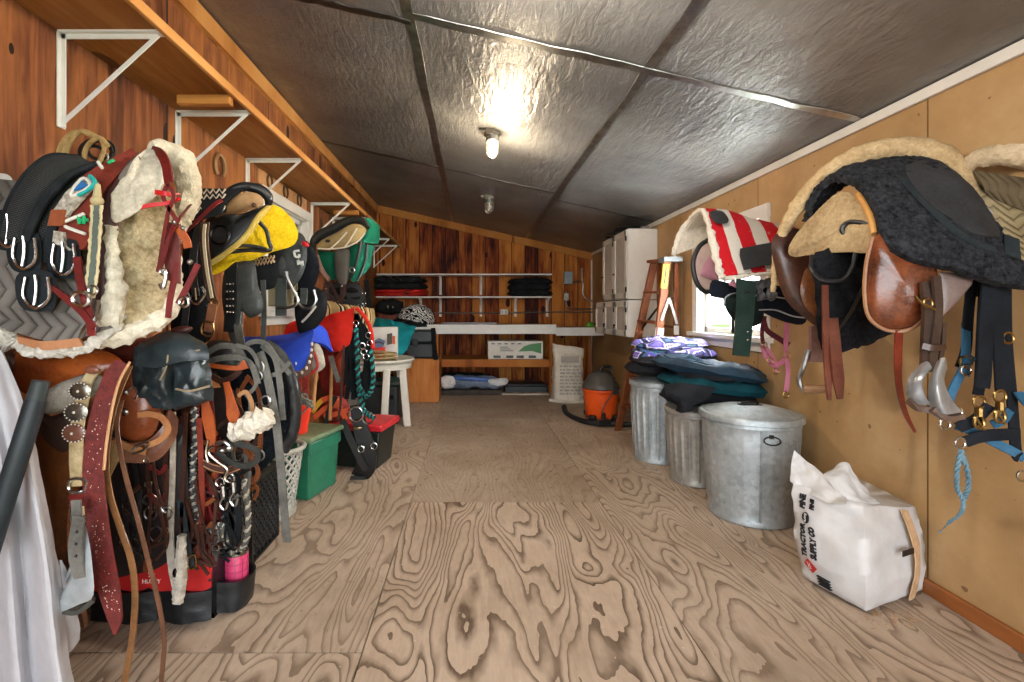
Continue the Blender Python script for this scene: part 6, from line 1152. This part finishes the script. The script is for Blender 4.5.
# crate and laundry basket
def lattice(mb, pts_fn, nu, nv, r, diag=True):
    for i in range(nu):
        for s in (1, -1):
            for st in range(nv):
                a = pts_fn(i / nu, st / nv) if s > 0 else pts_fn((i + 1) / nu, st / nv); b = pts_fn((i + 1) / nu, (st + 1) / nv) if s > 0 else pts_fn(i / nu, (st + 1) / nv); mb.beam(a, b, r * 2, r * 1.6, (0.2, -1, 0.1))
    return mb
bk = thing('laundry_basket', 'pale grey plastic lattice laundry basket behind the hanging tack', 'basket', (-1.22, 2.82, 0)); bcx, bcy = -1.22, 2.84; PLG = plastic('a8a89e', 'c8c8be', .5)
fb_ = lambda u, v: V((bcx + (.16 + .05 * v) * math.cos(-PI * .95 + PI * 1.2 * u), bcy + (.13 + .04 * v) * math.sin(-PI * .95 + PI * 1.2 * u), .05 + .34 * v))
put('lattice_side', lattice(MB(), fb_, 14, 6, .006), PLG, bk); put('base', MB().lathe([(.14, .002), (.17, .01), (.175, .05), (.165, .052)], (bcx, bcy, 0), 36), PLG, bk); put('rim', MB().tube([V((bcx + .22 * math.cos(a), bcy + .18 * math.sin(a), .4)) for a in [PI * 2 * k / 24 for k in range(24)]], .014, 8, 2, True), PLG, bk)
mc = thing('milk_crate', 'black plastic lattice crate between the tool bag and the pale laundry basket', 'crate', (-1.2, 2.35, 0)); PBK = plastic('101112', '1e2022', .5)
put('lattice_side', lattice(lattice(MB(), lambda u, v: V((-1.3 + .25 * u, 2.28, .02 + .36 * v)), 6, 7, .006), lambda u, v: V((-1.05, 2.28 + .3 * u, .02 + .36 * v)), 7, 7, .006), PBK, mc); m = MB()
for x, y in ((-1.3, 2.28), (-1.05, 2.28), (-1.05, 2.58), (-1.3, 2.58)): m.bb((x - .01, y - .01, 0), (x + .01, y + .01, .4))
m.bb((-1.31, 2.27, .37), (-1.04, 2.29, .4)).bb((-1.06, 2.27, .37), (-1.04, 2.59, .4)).bb((-1.31, 2.27, 0), (-1.04, 2.59, .012)); put('frame', m, PBK, mc)
# ---------------------------------------------------------------- black saddle with yellow lining
ys = thing('saddle', 'black saddle tipped to show bright yellow felt lining, below the third shelf bracket', 'saddle', (-1.2, 2.4, 1.2)); YEL = fleece('c49c0c', 'eccb28', 12)
put('yellow_lining', MB().pillow(L([(211, 263, 2.25), (226, 252, 2.25), (246, 236, 2.28), (258, 216, 2.32), (270, 205, 2.36), (282, 209, 2.42), (294, 222, 2.46), (298, 236, 2.46), (292, 246, 2.44), (272, 252, 2.38), (252, 260, 2.32), (236, 262, 2.28), (222, 272, 2.26), (211, 274, 2.25)]), .015, .02, 7, True, .004, 24), YEL, ys, 'yellow felt lining')
put('skirt', MB().pillow(L([(203, 224, 2.24), (218, 214, 2.2), (240, 214, 2.2), (262, 206, 2.26), (272, 203, 2.34), (262, 214, 2.27), (248, 234, 2.22), (228, 250, 2.19), (211, 262, 2.2), (206, 245, 2.22)]), .03, .03, 8, True, .003, 12), leather('17191a', '34363a', .5), ys); put('cream_edge', MB().tube(L([(210, 264, 2.19), (228, 252, 2.18), (246, 236, 2.2), (259, 217, 2.25), (270, 206, 2.32)]), [.013, .013, .013, .015, .012], 8, 8), mt('b89a3c', 'd8c06c', .8), ys, 'cream-yellow bound edge')
put('seat', MB().pillow(L([(215, 218), (222, 206), (236, 195), (250, 192), (261, 196), (263, 205), (248, 211), (230, 215)], 2.2), .04, .03, 7), mt('96724c', 'bb966a', .7, 0, 8, 80, .3), ys, 'tan suede seat'); put('cantle_roll', MB().tube(L([(204, 208, 2.25), (222, 196, 2.24), (240, 187, 2.25), (258, 189, 2.28), (268, 197, 2.3), (268, 208, 2.32)]), [.012, .016, .02, .026, .024, .012], 10, 8), BLK, ys)
put('d_ring', MB().ring(P(220, 235, 2.15), .042, .006), DKM, ys); put('nail', MB().ball(P(254, 205, 2.17), .011, 10, 6), leather('3a2418', '5a3a28'), ys)
put('tree_bar', MB().tube(L([(259, 222, 2.27), (266, 230, 2.3), (269, 242, 2.32), (270, 250, 2.32), (250, 250, 2.26), (228, 252, 2.2)]), .010, 8, 8).tube(L([(236, 246, 2.2), (252, 246, 2.24), (266, 249, 2.3)]), .009, 8, 6), BLK, ys)
bl = thing('saddle_blanket', 'black blanket strip with white zigzag lacing beside the sheepskin pad', 'blanket', P(210, 215, 2.1)); put('cloth', MB().grid([L([(180, 192, 2.12), (205, 190, 2.12), (232, 190, 2.16), (250, 187, 2.2)]), L([(180, 206, 2.06), (200, 206, 2.06), (222, 204, 2.08), (228, 200, 2.12)]), L([(180, 218, 2.05), (196, 220, 2.05), (216, 216, 2.07), (226, 212, 2.1)])], 26, 18, .014, .004, 14), BKC, bl)
m = MB()
for r_, (ya, yb) in enumerate(((192, 191), (198, 196), (211, 208))):
    zz = [(182 + k * 3.1, ya + (yb - ya) * k / 15 + (2.2 if k % 2 else -2.2), 2.04 + .004 * k - .012 * (r_ == 2)) for k in range(15)]; m.tube(L(zz), .0045, 6, 1)
put('lacing', m, mt('a89c88', 'd4c8b4', .8), bl, 'white zigzag lacing'); S_ = MB(); S(S_, [(178, 238, 2.0), (196, 222, 2.0), (214, 205, 2.02), (222, 200, 2.04)], 4); put('red_strap', S_, OXB, bl)
pad = thing('saddle_pad', 'black hanging saddle pad and straps left of the yellow-lined saddle', 'saddle pad', P(190, 340, 2.0)); put('pad', MB().pillow(L([(186, 220), (200, 216), (206, 240), (208, 290), (214, 330), (200, 345), (172, 345), (174, 300), (182, 260)], 2.12), .02, .02, 6, True, .006, 12), BKC, pad); put('buckle', MB().tube(L([(186, 285), (190, 300), (198, 304), (205, 294), (202, 287)], 2.05), .006, 8, 6).tube(L([(195, 288), (196, 300)], 2.045), .005, 6, 3), CHROME, pad); put('strap', S(S(MB(), [(200, 222), (194, 250), (193, 275), (196, 296)], 8, 2.08), [(188, 295), (186, 310), (184, 330)], 7, 2.05), leather('1d2022', '3c4044', .4), pad)
ls = thing('laced_strap', 'brown strap with white laced centre and tan buckle end, left of yellow lining', 'strap', P(208, 335, 2.0)); put('strap', S(MB(), [(205, 222), (204, 240), (207, 270), (212, 300)], 9, 2.06, .006), leather('3c2c24', '6a5040'), ls); put('lace', S(MB(), [(205, 224), (204, 240), (207, 270), (212, 298)], 3, 2.05, .006), mt('c8b898', 'e2d6bc', .8), ls, 'cream lace'); put('buckle_end', S(MB(), [(213, 304), (211, 316), (208, 332)], 9, 2.05, .007), leather('7a4a34', 'a87456'), ls); put('buckle', MB().tube(L([(203, 322), (213, 324), (212, 336), (202, 334)], 2.035), .0045, 6, 2, True).ring(P(215, 303, 2.05), .016, .003), BRASS, ls)
fn = thing('fender_strap', 'charcoal leather fender with studded black strap under the yellow lining', 'fender', P(245, 320, 2.3)); put('fender', MB().pillow(L([(226, 268), (240, 262), (254, 262), (258, 285), (263, 300), (262, 312), (250, 318), (241, 312), (240, 340), (232, 345), (224, 315), (222, 290)], 2.32), .02, .02, 6), leather('2a2b2b', '4c4e4c', .55), fn); put('studded_strap', S(MB(), [(232, 262), (231, 290), (230, 315), (229, 332)], 11, 2.28, .008), BLK, fn); put('grey_end', S(MB(), [(238, 325), (240, 338), (243, 350)], 8, 2.26, .008), GRL, fn); m = MB()
for k in range(5):
    for s in (-3, 0, 3): m.ball(P(230 + s, 284 + k * 7.5 if k < 3 else 306 + (k - 3) * 6, 2.265), .006, 8, 5)
put('stud', m, CHROME, fn)
# ---------------------------------------------------------------- black saddle with white mark
bs2 = thing('saddle', 'black saddle with small white emblem, in front of the side window', 'saddle', (-1.15, 2.75, 1.2)); PB = mt('14181a', '2a3032', .7, 0, 6, 160, .3)
put('flap', MB().pillow(L([(268, 256, 2.62), (282, 238, 2.62), (296, 232, 2.64), (305, 238, 2.66), (307, 258, 2.66), (302, 276, 2.64), (292, 288, 2.62), (280, 288, 2.6), (268, 280, 2.6)]), .04, .03, 8), PB, bs2); put('rear_flap', MB().pillow(L([(299, 238), (312, 246), (319, 262), (318, 278), (310, 292), (298, 290), (300, 262)], 2.75), .04, .03, 7), cloth('0a0d12', '181e26'), bs2)
put('block', MB().pillow(L([(274, 258), (282, 256), (286, 266), (284, 278), (276, 278), (273, 268)], 2.56), .03, .02, 6), PB, bs2); put('band', MB().pillow(L([(250, 262), (270, 256), (278, 262), (278, 284), (266, 290), (252, 290)], 2.5), .02, .02, 6), BKC, bs2); m = MB()
for s in (0, 1): m.tube(L([(254 + 3.4 * k, 258 - .6 * k + (8 if (k + s) % 2 else 1)) for k in range(7)], 2.47), .0055, 6, 1)
put('lacing', m, mt('a88a68', 'd2b48e', .8), bs2, 'tan zigzag lacing'); e = P(297, 258, 2.585); m = MB()
for a, b in (((-.016, .036), (-.010, .008)), ((-.016, .036), (.012, .040)), ((-.010, .008), (.012, .004)), ((.012, .02), (.012, .004)), ((.004, -.012), (.008, -.036)), ((.028, -.016), (.030, -.040)), ((.004, -.012), (.030, -.038))): m.beam(e + V((a[0], 0, a[1])), e + V((b[0], 0, b[1])), .011, .004)
put('emblem', m, mt('c8ccca', 'e0e4e2', .6), bs2, 'white emblem'); put('red_tag', MB().pillow(L([(302, 241), (308, 243), (309, 247), (303, 246)], 2.6), .01, .01, 4), plastic('c01c24'), bs2)
s1 = put('stirrup_strap', S(MB(), [(281, 278), (281, 296), (281, 316)], 11, 2.5, .01), leather('262a28', '3c423e', .5), bs2); put('stirrup', MB().tube(L([(286, 272), (288, 280), (294, 292), (298, 300), (294, 306), (284, 308), (276, 307)], 2.48), .008, 8, 6), STEEL, s1)
s2 = put('stirrup_strap', S(MB(), [(304, 288), (304, 296), (303, 304)], 7, 2.62, .01), leather('262a28', '3c423e', .5), bs2); put('stirrup', MB().tube(L([(296, 292), (298, 302), (304, 308), (312, 307), (316, 300), (314, 290)], 2.6), .007, 8, 6), STEEL, s2); put('buckle', MB().box(P(286, 274, 2.5), (.02, .01, .03)), STEEL, bs2)
solo('strap', S(MB(), [(263, 280), (264, 310), (263, 345)], 5, 2.4, .006), leather('34383a', '4e5250', .5), 'thin dark strap hanging across the side window pane', 'strap')
solo('boot_bag', MB().pillow(L([(296, 292), (312, 286), (326, 294), (326, 312), (318, 326), (302, 334), (296, 322)], 2.95), .05, .05, 7, True, .01, 10).mat(1).tube(L([(302, 322, 2.89), (308, 316, 2.88), (316, 306, 2.89)]), .007, 6, 4), [BKC, mt('b8b4ac', 'd8d4cc', .8)], 'black cloth bag with pale seam hanging below the black saddle', 'bag')
# ---------------------------------------------------------------- green-draped saddle
gsd = thing('saddle', 'saddle turned up to show tan padded underside, with green cover behind', 'saddle', (-1.0, 3.9, 1.4)); TP = mt('8a7248', 'b09a68', .8, 0, 8, 90, .3); GZ = 3.75
put('tan_panel', MB().pillow(L([(316, 247), (322, 240), (338, 232), (352, 224), (363, 226), (366, 232), (358, 242), (344, 248), (328, 250), (318, 250)], GZ), .06, .04, 8), TP, gsd, 'tan padded underside'); m = MB()
for pts in ([(329, 250), (338, 242), (347, 232)], [(344, 248), (350, 240), (357, 228)], [(318, 248.5), (330, 249), (346, 247), (358, 241), (365, 233)]): m.tube(L(pts, GZ - .062), .006, 6, 6)
put('stitching', m, CREAM, gsd, 'cream stitched ribs'); put('rim', MB().tube(L([(315, 249, GZ), (313, 242, GZ + .05), (320, 234, GZ + .06), (334, 228, GZ + .06), (348, 221, GZ + .05), (362, 221, GZ + .03), (368, 228, GZ)]), [.015, .026, .034, .036, .034, .028, .015], 10, 8), mt('14140f', '2a2a22', .6), gsd); put('seat_back', MB().pillow(L([(316, 244), (324, 230), (345, 220), (364, 222), (366, 230), (340, 236)], GZ + .08), .03, .03, 6), BLK, gsd); put('button', MB().ball(P(328, 241, GZ - .05), (.022, .015, .013)), BLK, gsd); put('fender', MB().pillow(L([(336, 250), (349, 250), (349, 270), (346, 284), (338, 282), (335, 268)], GZ), .02, .02, 5), mt('3c3a36', '55524c', .7), gsd)
gc = thing('saddle_cover', 'emerald green saddle cover hanging around the tan padded saddle', 'cover', P(350, 285, 3.85)); GRN = cloth('084434', '14684e')
put('front', MB().grid([L([(318, 250, 3.85), (330, 252, 3.83), (340, 252, 3.83)]), L([(322, 264, 3.84), (330, 266, 3.82), (339, 268, 3.82)]), L([(328, 275, 3.84), (333, 280, 3.83), (338, 277, 3.83)])], 14, 12, .01, .01, 9), GRN, gc); put('back', MB().grid([L([(366, 218, 3.95), (373, 220, 3.98), (380, 226, 4.0)]), L([(366, 232, 3.9), (372, 234, 3.92), (379, 238, 3.98)]), L([(350, 244, 3.82), (362, 242, 3.82), (378, 244, 3.95)])], 18, 16, .012, .015, 7).grid([L([(350, 246, 3.8), (360, 244, 3.8), (374, 246, 3.9)]), L([(348, 264, 3.78), (358, 264, 3.76), (370, 264, 3.86)]), L([(348, 276, 3.8), (354, 282, 3.78), (362, 276, 3.84)])], 18, 18, .012, .015, 8), GRN, gc); put('piping', MB().tube(L([(361, 240, 3.76), (358, 256, 3.74), (353, 272, 3.75), (350, 278, 3.76)]), .012, 6, 6).tube(L([(367, 244, 3.8), (365, 262, 3.8), (357, 282, 3.76)]), .012, 6, 6), BLK, gc); put('pink_edge', MB().tube(L([(318, 256, 3.86), (322, 270, 3.85), (330, 280, 3.84)]), .02, 7, 6), mt('8a6a64', 'a8867c', .9), gc); put('buckle', MB().ring(P(352, 270, 3.72), .02, .005), CHROME, gc)
bridle('dark bridle hanging under the green saddle cover against the wall', 334, 268, 322, 3.95, 20, DBR, BLK, 11, True); bridle('black bridle with steel bit below the green cover, closer to the end wall', 352, 284, 318, 3.98, 22, BLK, BLK, 12, True)
solo('halter', S(S(MB(), [(357, 284), (362, 296), (364, 310)], 4, 4.4), [(366, 280), (368, 296), (370, 312)], 5, 4.5), NYL, 'black straps hanging against the wall left of the white back shelves', 'halter')
solo('dark_saddle_pad', MB().pillow(L([(324, 286), (345, 284), (362, 292), (360, 316), (340, 320), (322, 312)], 4.15), .04, .03, 6, True, .02, 12), BKC, 'black pad behind hanging bridles under the green saddle cover', 'saddle pad')
# ---------------------------------------------------------------- striped blanket, red cloth, blue pad
def serape():
    t = NT('striped_serape'); u = t.n('TexCoord'); s = t.sep(u.outputs['UV']); f = t.math('FRACT', t.math('MULTIPLY', s[0], 3.2))
    c = t.ramp(f, [(0, '8a7450'), (.3, 'a8926a'), (.34, '17130f'), (.44, 'c8bca0'), (.52, '17130f'), (.6, '8a5c34'), (.72, 'b8a47c'), (.86, '221a14'), (.92, 'a08a60')], 'CONSTANT'); return t.done(c, .95, 0, t.bump(t.noise(t.coord(), 150, 3), .4, .004), .1)
solo('saddle_blanket', MB().grid([L([(308, 296, 3.62), (322, 300, 3.6), (342, 305, 3.6), (360, 307, 3.62), (374, 310, 3.65)]), L([(314, 316, 3.5), (328, 312, 3.48), (346, 312, 3.48), (362, 315, 3.5), (374, 320, 3.55)]), L([(304, 344, 3.45), (322, 338, 3.42), (344, 334, 3.42), (360, 332, 3.45), (370, 332, 3.5)])], 30, 24, .02, .01, 9), serape(), 'tan and black striped woven blanket under the green saddle cover', 'blanket')
RED = cloth('b41a16', 'd83426'); solo('red_cloth', MB().grid([L([(320, 318, 3.42), (335, 314, 3.38), (354, 307, 3.35)]), L([(318, 330, 3.38), (336, 328, 3.33), (353, 322, 3.32)]), L([(324, 342, 3.36), (338, 340, 3.31), (352, 336, 3.31)]), L([(332, 352, 3.36), (340, 350, 3.33), (350, 344, 3.32)])], 18, 18, .012, .02, 8), RED, 'bright red cloth draped over the striped woven blanket', 'cloth'); solo('red_saddle_pad', MB().pillow(L([(284, 335), (288, 324), (300, 320), (312, 322), (320, 332), (312, 338), (296, 338)], 3.4), .05, .05, 6, True, .012, 9), RED, 'red pad below the side window sill behind the blue pad', 'saddle pad')
up_ = thing('saddle_pad', 'royal blue felt saddle pad with brown laced border', 'saddle pad', P(290, 370, 2.85)); BLUE = mt('10309c', '1c48c4', .85, 0, 6, 150, .3)
put('felt', MB().grid([L([(242, 338, 3.0), (268, 338, 3.0), (294, 334, 3.02), (314, 324, 3.05)]), L([(244, 344, 2.86), (270, 346, 2.84), (296, 342, 2.86), (314, 334, 2.9)]), L([(250, 356, 2.78), (272, 360, 2.76), (296, 358, 2.77), (310, 350, 2.82)]), L([(262, 366, 2.76), (276, 372, 2.74), (294, 372, 2.75), (305, 366, 2.8)])], 28, 24, .02, .003, 9), BLUE, up_); put('end_fold', MB().grid([L([(312, 326, 3.04), (320, 326, 3.1), (326, 332, 3.16)]), L([(313, 334, 2.98), (322, 336, 3.08), (330, 346, 3.18)]), L([(312, 342, 2.92), (323, 345, 3.06), (332, 352, 3.2)])], 14, 12, .02), BLUE, up_)
put('border', MB().grid([L([(310, 340, 2.85), (314, 344, 2.86)]), L([(308, 358, 2.8), (313, 360, 2.8)]), L([(302, 370, 2.77), (308, 375, 2.77)]), L([(284, 374, 2.745), (285, 380, 2.745)]), L([(270, 374, 2.75), (268, 380, 2.75)])], 6, 30, .014), leather('4c3024', '6c4a38', .6), up_, 'brown leather border'); m = MB()
for x, y in ((312, 344), (311.5, 350), (311, 356), (309.5, 362), (306.5, 368), (302, 372.5), (296, 375), (290, 376.5), (283, 377), (276, 377)): m.ball(P(x, y, 2.745 + max(0, (374 - y)) * .0022), (.008, .006, .011), 8, 5)
put('lacing', m, mt('d8d0c4', 'ece6da'), up_, 'white lacing'); put('fleece_lining', MB().pillow(L([(314, 344), (320, 346), (324, 356), (325, 366), (318, 372), (312, 370), (313, 358)], 2.98), .03, .03, 6, True, .005, 30), fleece('a8a496', 'd0ccbe'), up_, 'cream fleece lining'); put('red_piping', MB().tube(L([(312, 348), (316, 358), (317, 368), (308, 375)], 2.93), .009, 7, 6), mt('a82420', 'c83a34'), up_); put('pale_mark', MB().ball(P(290, 367, 2.735), (.01, .004, .006)).ball(P(296, 363.5, 2.735), (.005, .004, .01)), WHITE, up_)
stn = thing('saddle_stand', 'wooden saddle stand legs visible below the blue pad', 'stand', (-1.05, 3.0, .3)); WD = mt('9a6a3c', 'c08e5a', .6, 0, 6, 60, .2, st=(1, 1, .2))
for a, b in (((292, 374, 2.95), (291, 412, 2.95)), ((316, 372, 3.1), (313, 410, 3.1)), ((332, 358, 3.4), (330, 420, 3.4))): put('leg', MB().tube(L([a, b]), .012, 10, 3), WD, stn)
put('crossbar', MB().beam(P(262, 352, 3.05), P(308, 348, 3.06), .05, .04), WD, stn)
rd = thing('halter', 'red patterned nylon halter hanging below the blue pad', 'halter', P(300, 415, 3.15)); m = MB(); 
for a in ([(300, 378), (298, 400), (300, 420)], [(306, 376), (305, 398), (301, 415)], [(296, 380), (292, 398), (296, 410)]): S(m, a, 5, 3.14)
put('webbing', m, mt('8c1814', 'c85048', .8, 0, 40, 150, .3), rd); put('ring', MB().ring(P(300, 398, 3.12), .018, .004).ring(P(297, 408, 3.12), .016, .004), STEEL, rd)
gh = thing('halter', 'grey rope halter bunched on the orange bucket rim', 'halter', P(296, 405, 3.0)); m = MB()
for k in range(6): d = random.Random(k); m.tube(L([(284 + d.uniform(-3, 6), 388 + d.uniform(-3, 6)), (292 + d.uniform(-4, 6), 396 + d.uniform(-6, 4)), (304 + d.uniform(-4, 6), 400 + d.uniform(-6, 6)), (312 + d.uniform(-4, 2), 404 + d.uniform(-6, 6))], 2.98 + .01 * k), .009, 6, 6)
put('rope', m, mt('55564e', '8a897c', .8, 0, 20, 150, .4), gh)
# ---------------------------------------------------------------- green bin, bucket, red-lidded bin
gb = thing('storage_bin', 'green plastic storage bin with dusty lid on the floor', 'bin', (-1.2, 3.25, 0)); C0 = V((-1.022, 3.02, 0)); U = V((.265, .964, 0)); W = V((-.964, .265, 0)); GP = plastic('1a5e46', '28785a', .4)
def tub(c0, u, w, lu, lw, z0, z1, tp):
    m = MB(); c = c0 + u * lu / 2 + w * lw / 2; vs = []
    for z, f in ((z0, tp), (z0 + .01, tp * 1.01), (z1, 1.0)): 
        for a, b in ((-1, -1), (1, -1), (1, 1), (-1, 1)): vs.append(c + u * lu / 2 * a * f + w * lw / 2 * b * f + V((0, 0, z)))
    return m.add(vs, [(3, 2, 1, 0), (8, 9, 10, 11)] + [(r_ * 4 + k, r_ * 4 + (k + 1) % 4, r_ * 4 + 4 + (k + 1) % 4, r_ * 4 + 4 + k) for r_ in range(2) for k in range(4)])
put('tub', tub(C0, U, W, .36, .44, .002, .365, .90), GP, gb, bevel=.025); put('collar', tub(C0 - U * .008 - W * .008, U, W, .376, .456, .29, .372, .985), GP, gb, bevel=.014); put('lid', tub(C0 - U * .02 - W * .02, U, W, .40, .48, .374, .408, 1.0), mt('5c7a58', '8a9a78', .6, 0, 5, 50, .15), gb, 'dusty grey-green lid', bevel=.012)
m = MB(); cA = C0 + W * .10 + U * .012; m.beam(cA + V((0, -.004, .03)), cA + V((0, -.012, .27)), .012, .012); cB = C0 + U * .18 + V((.0, 0, 0)); put('rib', m, GP, gb)
bu = thing('bucket', 'orange-red bucket standing on the green storage bin', 'bucket', (-1.15, 3.2, .41)); ORG = plastic('c0200c', 'da341a', .4)
put('pail', MB().lathe([(.075, .411), (.085, .413), (.112, .60), (.12, .60), (.12, .625), (.108, .628), (.1, .60), (.07, .42), (.001, .42)], (-1.165, 3.14, 0), 36), ORG, bu); put('bail', MB().tube([(-1.28, 3.12, .6), (-1.22, 3.02, .56), (-1.1, 3.02, .54), (-1.05, 3.12, .6)], .005, 6, 6), STEEL, bu); put('label', MB().box((-1.16, 3.045, .48), (.03, .02, .03)), WHITE, bu)
rbn = thing('storage_bin', 'black plastic storage bin with bright red lid behind the green bin', 'bin', (-.9, 3.75, 0)); Ca = V((-.70, 3.63, 0)); Ub = V((.2, .98, 0)).normalized(); Wb = V((-.98, .2, 0)).normalized()
put('tub', tub(Ca, Ub, Wb, .34, .40, .002, .29, .86), plastic('0d1210', '1c2420', .4), rbn, bevel=.025); put('lid', tub(Ca - Ub * .02 - Wb * .03, Ub, Wb, .39, .46, .292, .345, .97), plastic('b81a20', 'd43038', .4), rbn, 'bright red lid', bevel=.018)
bg = thing('girth', 'black leather girth with chrome rings hanging over the red bin lid', 'girth', P(362, 478, 3.4)); GZ2 = 3.42
put('strap', S(S(MB(), [(352, 345, 3.44), (351, 375, 3.44), (355, 400, 3.42), (360, 425, 3.4), (366, 448, 3.4), (366, 466, 3.42), (358, 478, 3.46)], 12, None, .014, [.9, 1, 1, 1.2, 1.5, 1.7, 1.4]), [(342, 420, 3.40), (350, 438, 3.38), (358, 455, 3.38), (366, 470, 3.4)], 7, None, .01), BLK, bg); put('upper_strap', S(MB(), [(350, 340), (350, 375), (354, 405)], 10, 3.40, .01), mt('4c443c', '6a6054', .7), bg); put('ring', MB().ring(P(356, 414, 3.36), .05, .007).ring(P(361, 449, 3.35), .022, .005).ring(P(374, 446, 3.38), .022, .005).ring(P(368, 418, 3.37), .04, .006), CHROME, bg); put('plate', MB().ball(P(358, 428, 3.36), (.03, .01, .014)), metal('c0b490', '8a7e5c'), bg); put('fringe', MB().box(P(358, 478, 3.44), (.1, .02, .03)).ball(P(352, 479, 3.44), .015).ball(P(364, 479, 3.44), .015), BLK, bg)
# orange and yellow straps heaped between
sx = thing('halter', 'heap of orange and yellow nylon halter straps behind the green bin lid', 'halter', P(328, 420, 3.5)); m = MB(); 
for i, (a, mi) in enumerate((([(312, 412), (320, 402), (328, 398)], 1), ([(314, 418), (326, 408), (340, 404)], 0), ([(322, 400), (334, 398), (342, 412), (346, 420)], 0), ([(324, 416), (336, 414), (348, 410)], 0), ([(336, 396), (330, 408), (326, 424)], 2))): m.mi = mi; S(m, a, 5, 3.5 - .01 * i, .006)
put('webbing', m, [mt('b8401c', 'd45c2c', .8), mt('c89018', 'e0b030', .8), BLK], sx); put('red_heap', MB().pillow(L([(320, 404), (332, 396), (346, 400), (350, 414), (340, 422), (324, 420)], 3.62), .05, .04, 6, True, .02, 14), mt('6e160e', '9c2c1c', .7), sx)
# black halter cluster with teal rope in front of the round table
hc = thing('halter', 'cluster of black nylon halters with steel rings beside the red cloth', 'halter', P(358, 400, 3.4)); m = MB(); d = random.Random(21)
for k in range(12): x = 346 + k * 2.0; S(m, [(352 + d.uniform(-3, 6), 314), (x + d.uniform(-3, 3), 335), (x + d.uniform(-4, 4), 362), (x + d.uniform(-4, 4), 388 + d.uniform(-8, 16))], 4.5, 3.36 + .012 * (k % 4))
put('webbing', m, NYL, hc); m = MB()
for k in range(9): m.ring(P(350 + d.uniform(0, 20), 318 + d.uniform(0, 50), 3.33), .02, .004, (d.uniform(-.5, .5), -1, 0))
put('ring', m, CHROME, hc); put('red_edge', MB().tube(L([(356, 308), (364, 316), (371, 330), (373, 348)], 3.34), .014, 8, 8), RED, hc, 'red piped edge'); put('red_patch', MB().pillow(L([(336, 356), (346, 352), (352, 362), (350, 376), (342, 384), (337, 374)], 3.42), .02, .02, 5, True, .01, 14), mt('7a2010', 'b0401c', .6), hc)
tr_ = thing('lead_rope', 'teal and black twisted lead rope hanging beside the round table', 'lead rope', P(362, 412, 3.3)); TMs = [mt('0e5c5c', '1c8680', .8), mt('0c0e10', '1c2022', .8)]; put('rope', MB().braid(L([(356, 328), (357, 350), (358, 375), (360, 395), (365, 412), (374, 418)], 3.29), .011, .012, 16, 2), TMs, tr_); put('loop', MB().braid(L([(371, 350), (373, 370), (372, 388), (366, 396), (360, 388)], 3.28), .01, .011, 11, 2), TMs, tr_)
solo('saddle_fender', MB().pillow(L([(318, 380), (330, 374), (344, 380), (350, 400), (346, 416), (330, 420), (316, 410)], 3.75), .03, .03, 6, True, .006, 10), leather('3a1812', '64301e', .4), 'dark brown fender behind the orange halter heap', 'fender')
solo('dark_red_cloth', MB().pillow(L([(322, 345), (340, 338), (352, 346), (350, 385), (340, 398), (324, 392), (318, 368)], 3.7), .04, .04, 6, True, .02, 9), mt('6a140e', '902418', .8), 'dark red cloth hanging behind the black halters', 'cloth')
solo('strap', S(MB(), [(331, 356), (334, 368), (339, 382)], 5, 3.3), GRL, 'short grey strap hanging behind the blue pad', 'strap'); solo('strap', S(MB(), [(344, 345), (342, 370), (341, 400), (338, 420)], 2.4, 3.3), DBR, 'thin dark brown cord hanging beside the black halters', 'strap')
# ---------------------------------------------------------------- light and camera
def area(name, loc, rot, sx, sy, e, col, spread=PI):
    l = bpy.data.lights.new(name, 'AREA'); l.shape = 'RECTANGLE'; l.size = sx; l.size_y = sy; l.energy = e; l.color = col; l.spread = spread
    o = bpy.data.objects.new(name, l); COL.objects.link(o); o.location = loc; o.rotation_euler = rot; return o
area('doorway_daylight', (.2, -5.0, 1.6), (-PI / 2, 0, PI), 7, 4, 400, (.93, .97, 1))
area('window_daylight', (XR + .35, 3.67, 1.35), (0, PI / 2 + .3, 0), .9, .9, 260, (.95, .98, 1))
for by, be, bc in ((3.62, 28, (1, .8, .55)), (1.62, 44, (1, .9, .76))):  # second bulb is the added unseen lamp, lighting the near saddles from above
    l = bpy.data.lights.new('bulb', 'POINT'); l.energy = be; l.color = bc; l.shadow_soft_size = .045
    o = bpy.data.objects.new('bulb', l); COL.objects.link(o); o.location = (.155, by, ceil_z(.155) - .27)
w = bpy.data.worlds.new('sky'); bpy.context.scene.world = w; w.use_nodes = True
bg = w.node_tree.nodes['Background']; bg.inputs[0].default_value = (.9, .95, 1, 1); bg.inputs[1].default_value = 3.0
cam = bpy.data.cameras.new('camera'); cam.sensor_width = 36; cam.lens = F / 1024 * 36; cam.shift_x = (512 - VX) / 1024; cam.shift_y = -(341 - VY) / 1024; cam.clip_start = .05
co = bpy.data.objects.new('camera', cam); COL.objects.link(co); co.location = (0, 0, H); co.rotation_euler = (PI / 2, 0, 0)
sc = bpy.context.scene; sc.camera = co
sc.view_settings.view_transform = 'Standard'; sc.view_settings.look = 'None'; sc.view_settings.gamma = 1; sc.view_settings.use_curve_mapping = False; sc.view_settings.exposure = 0.42
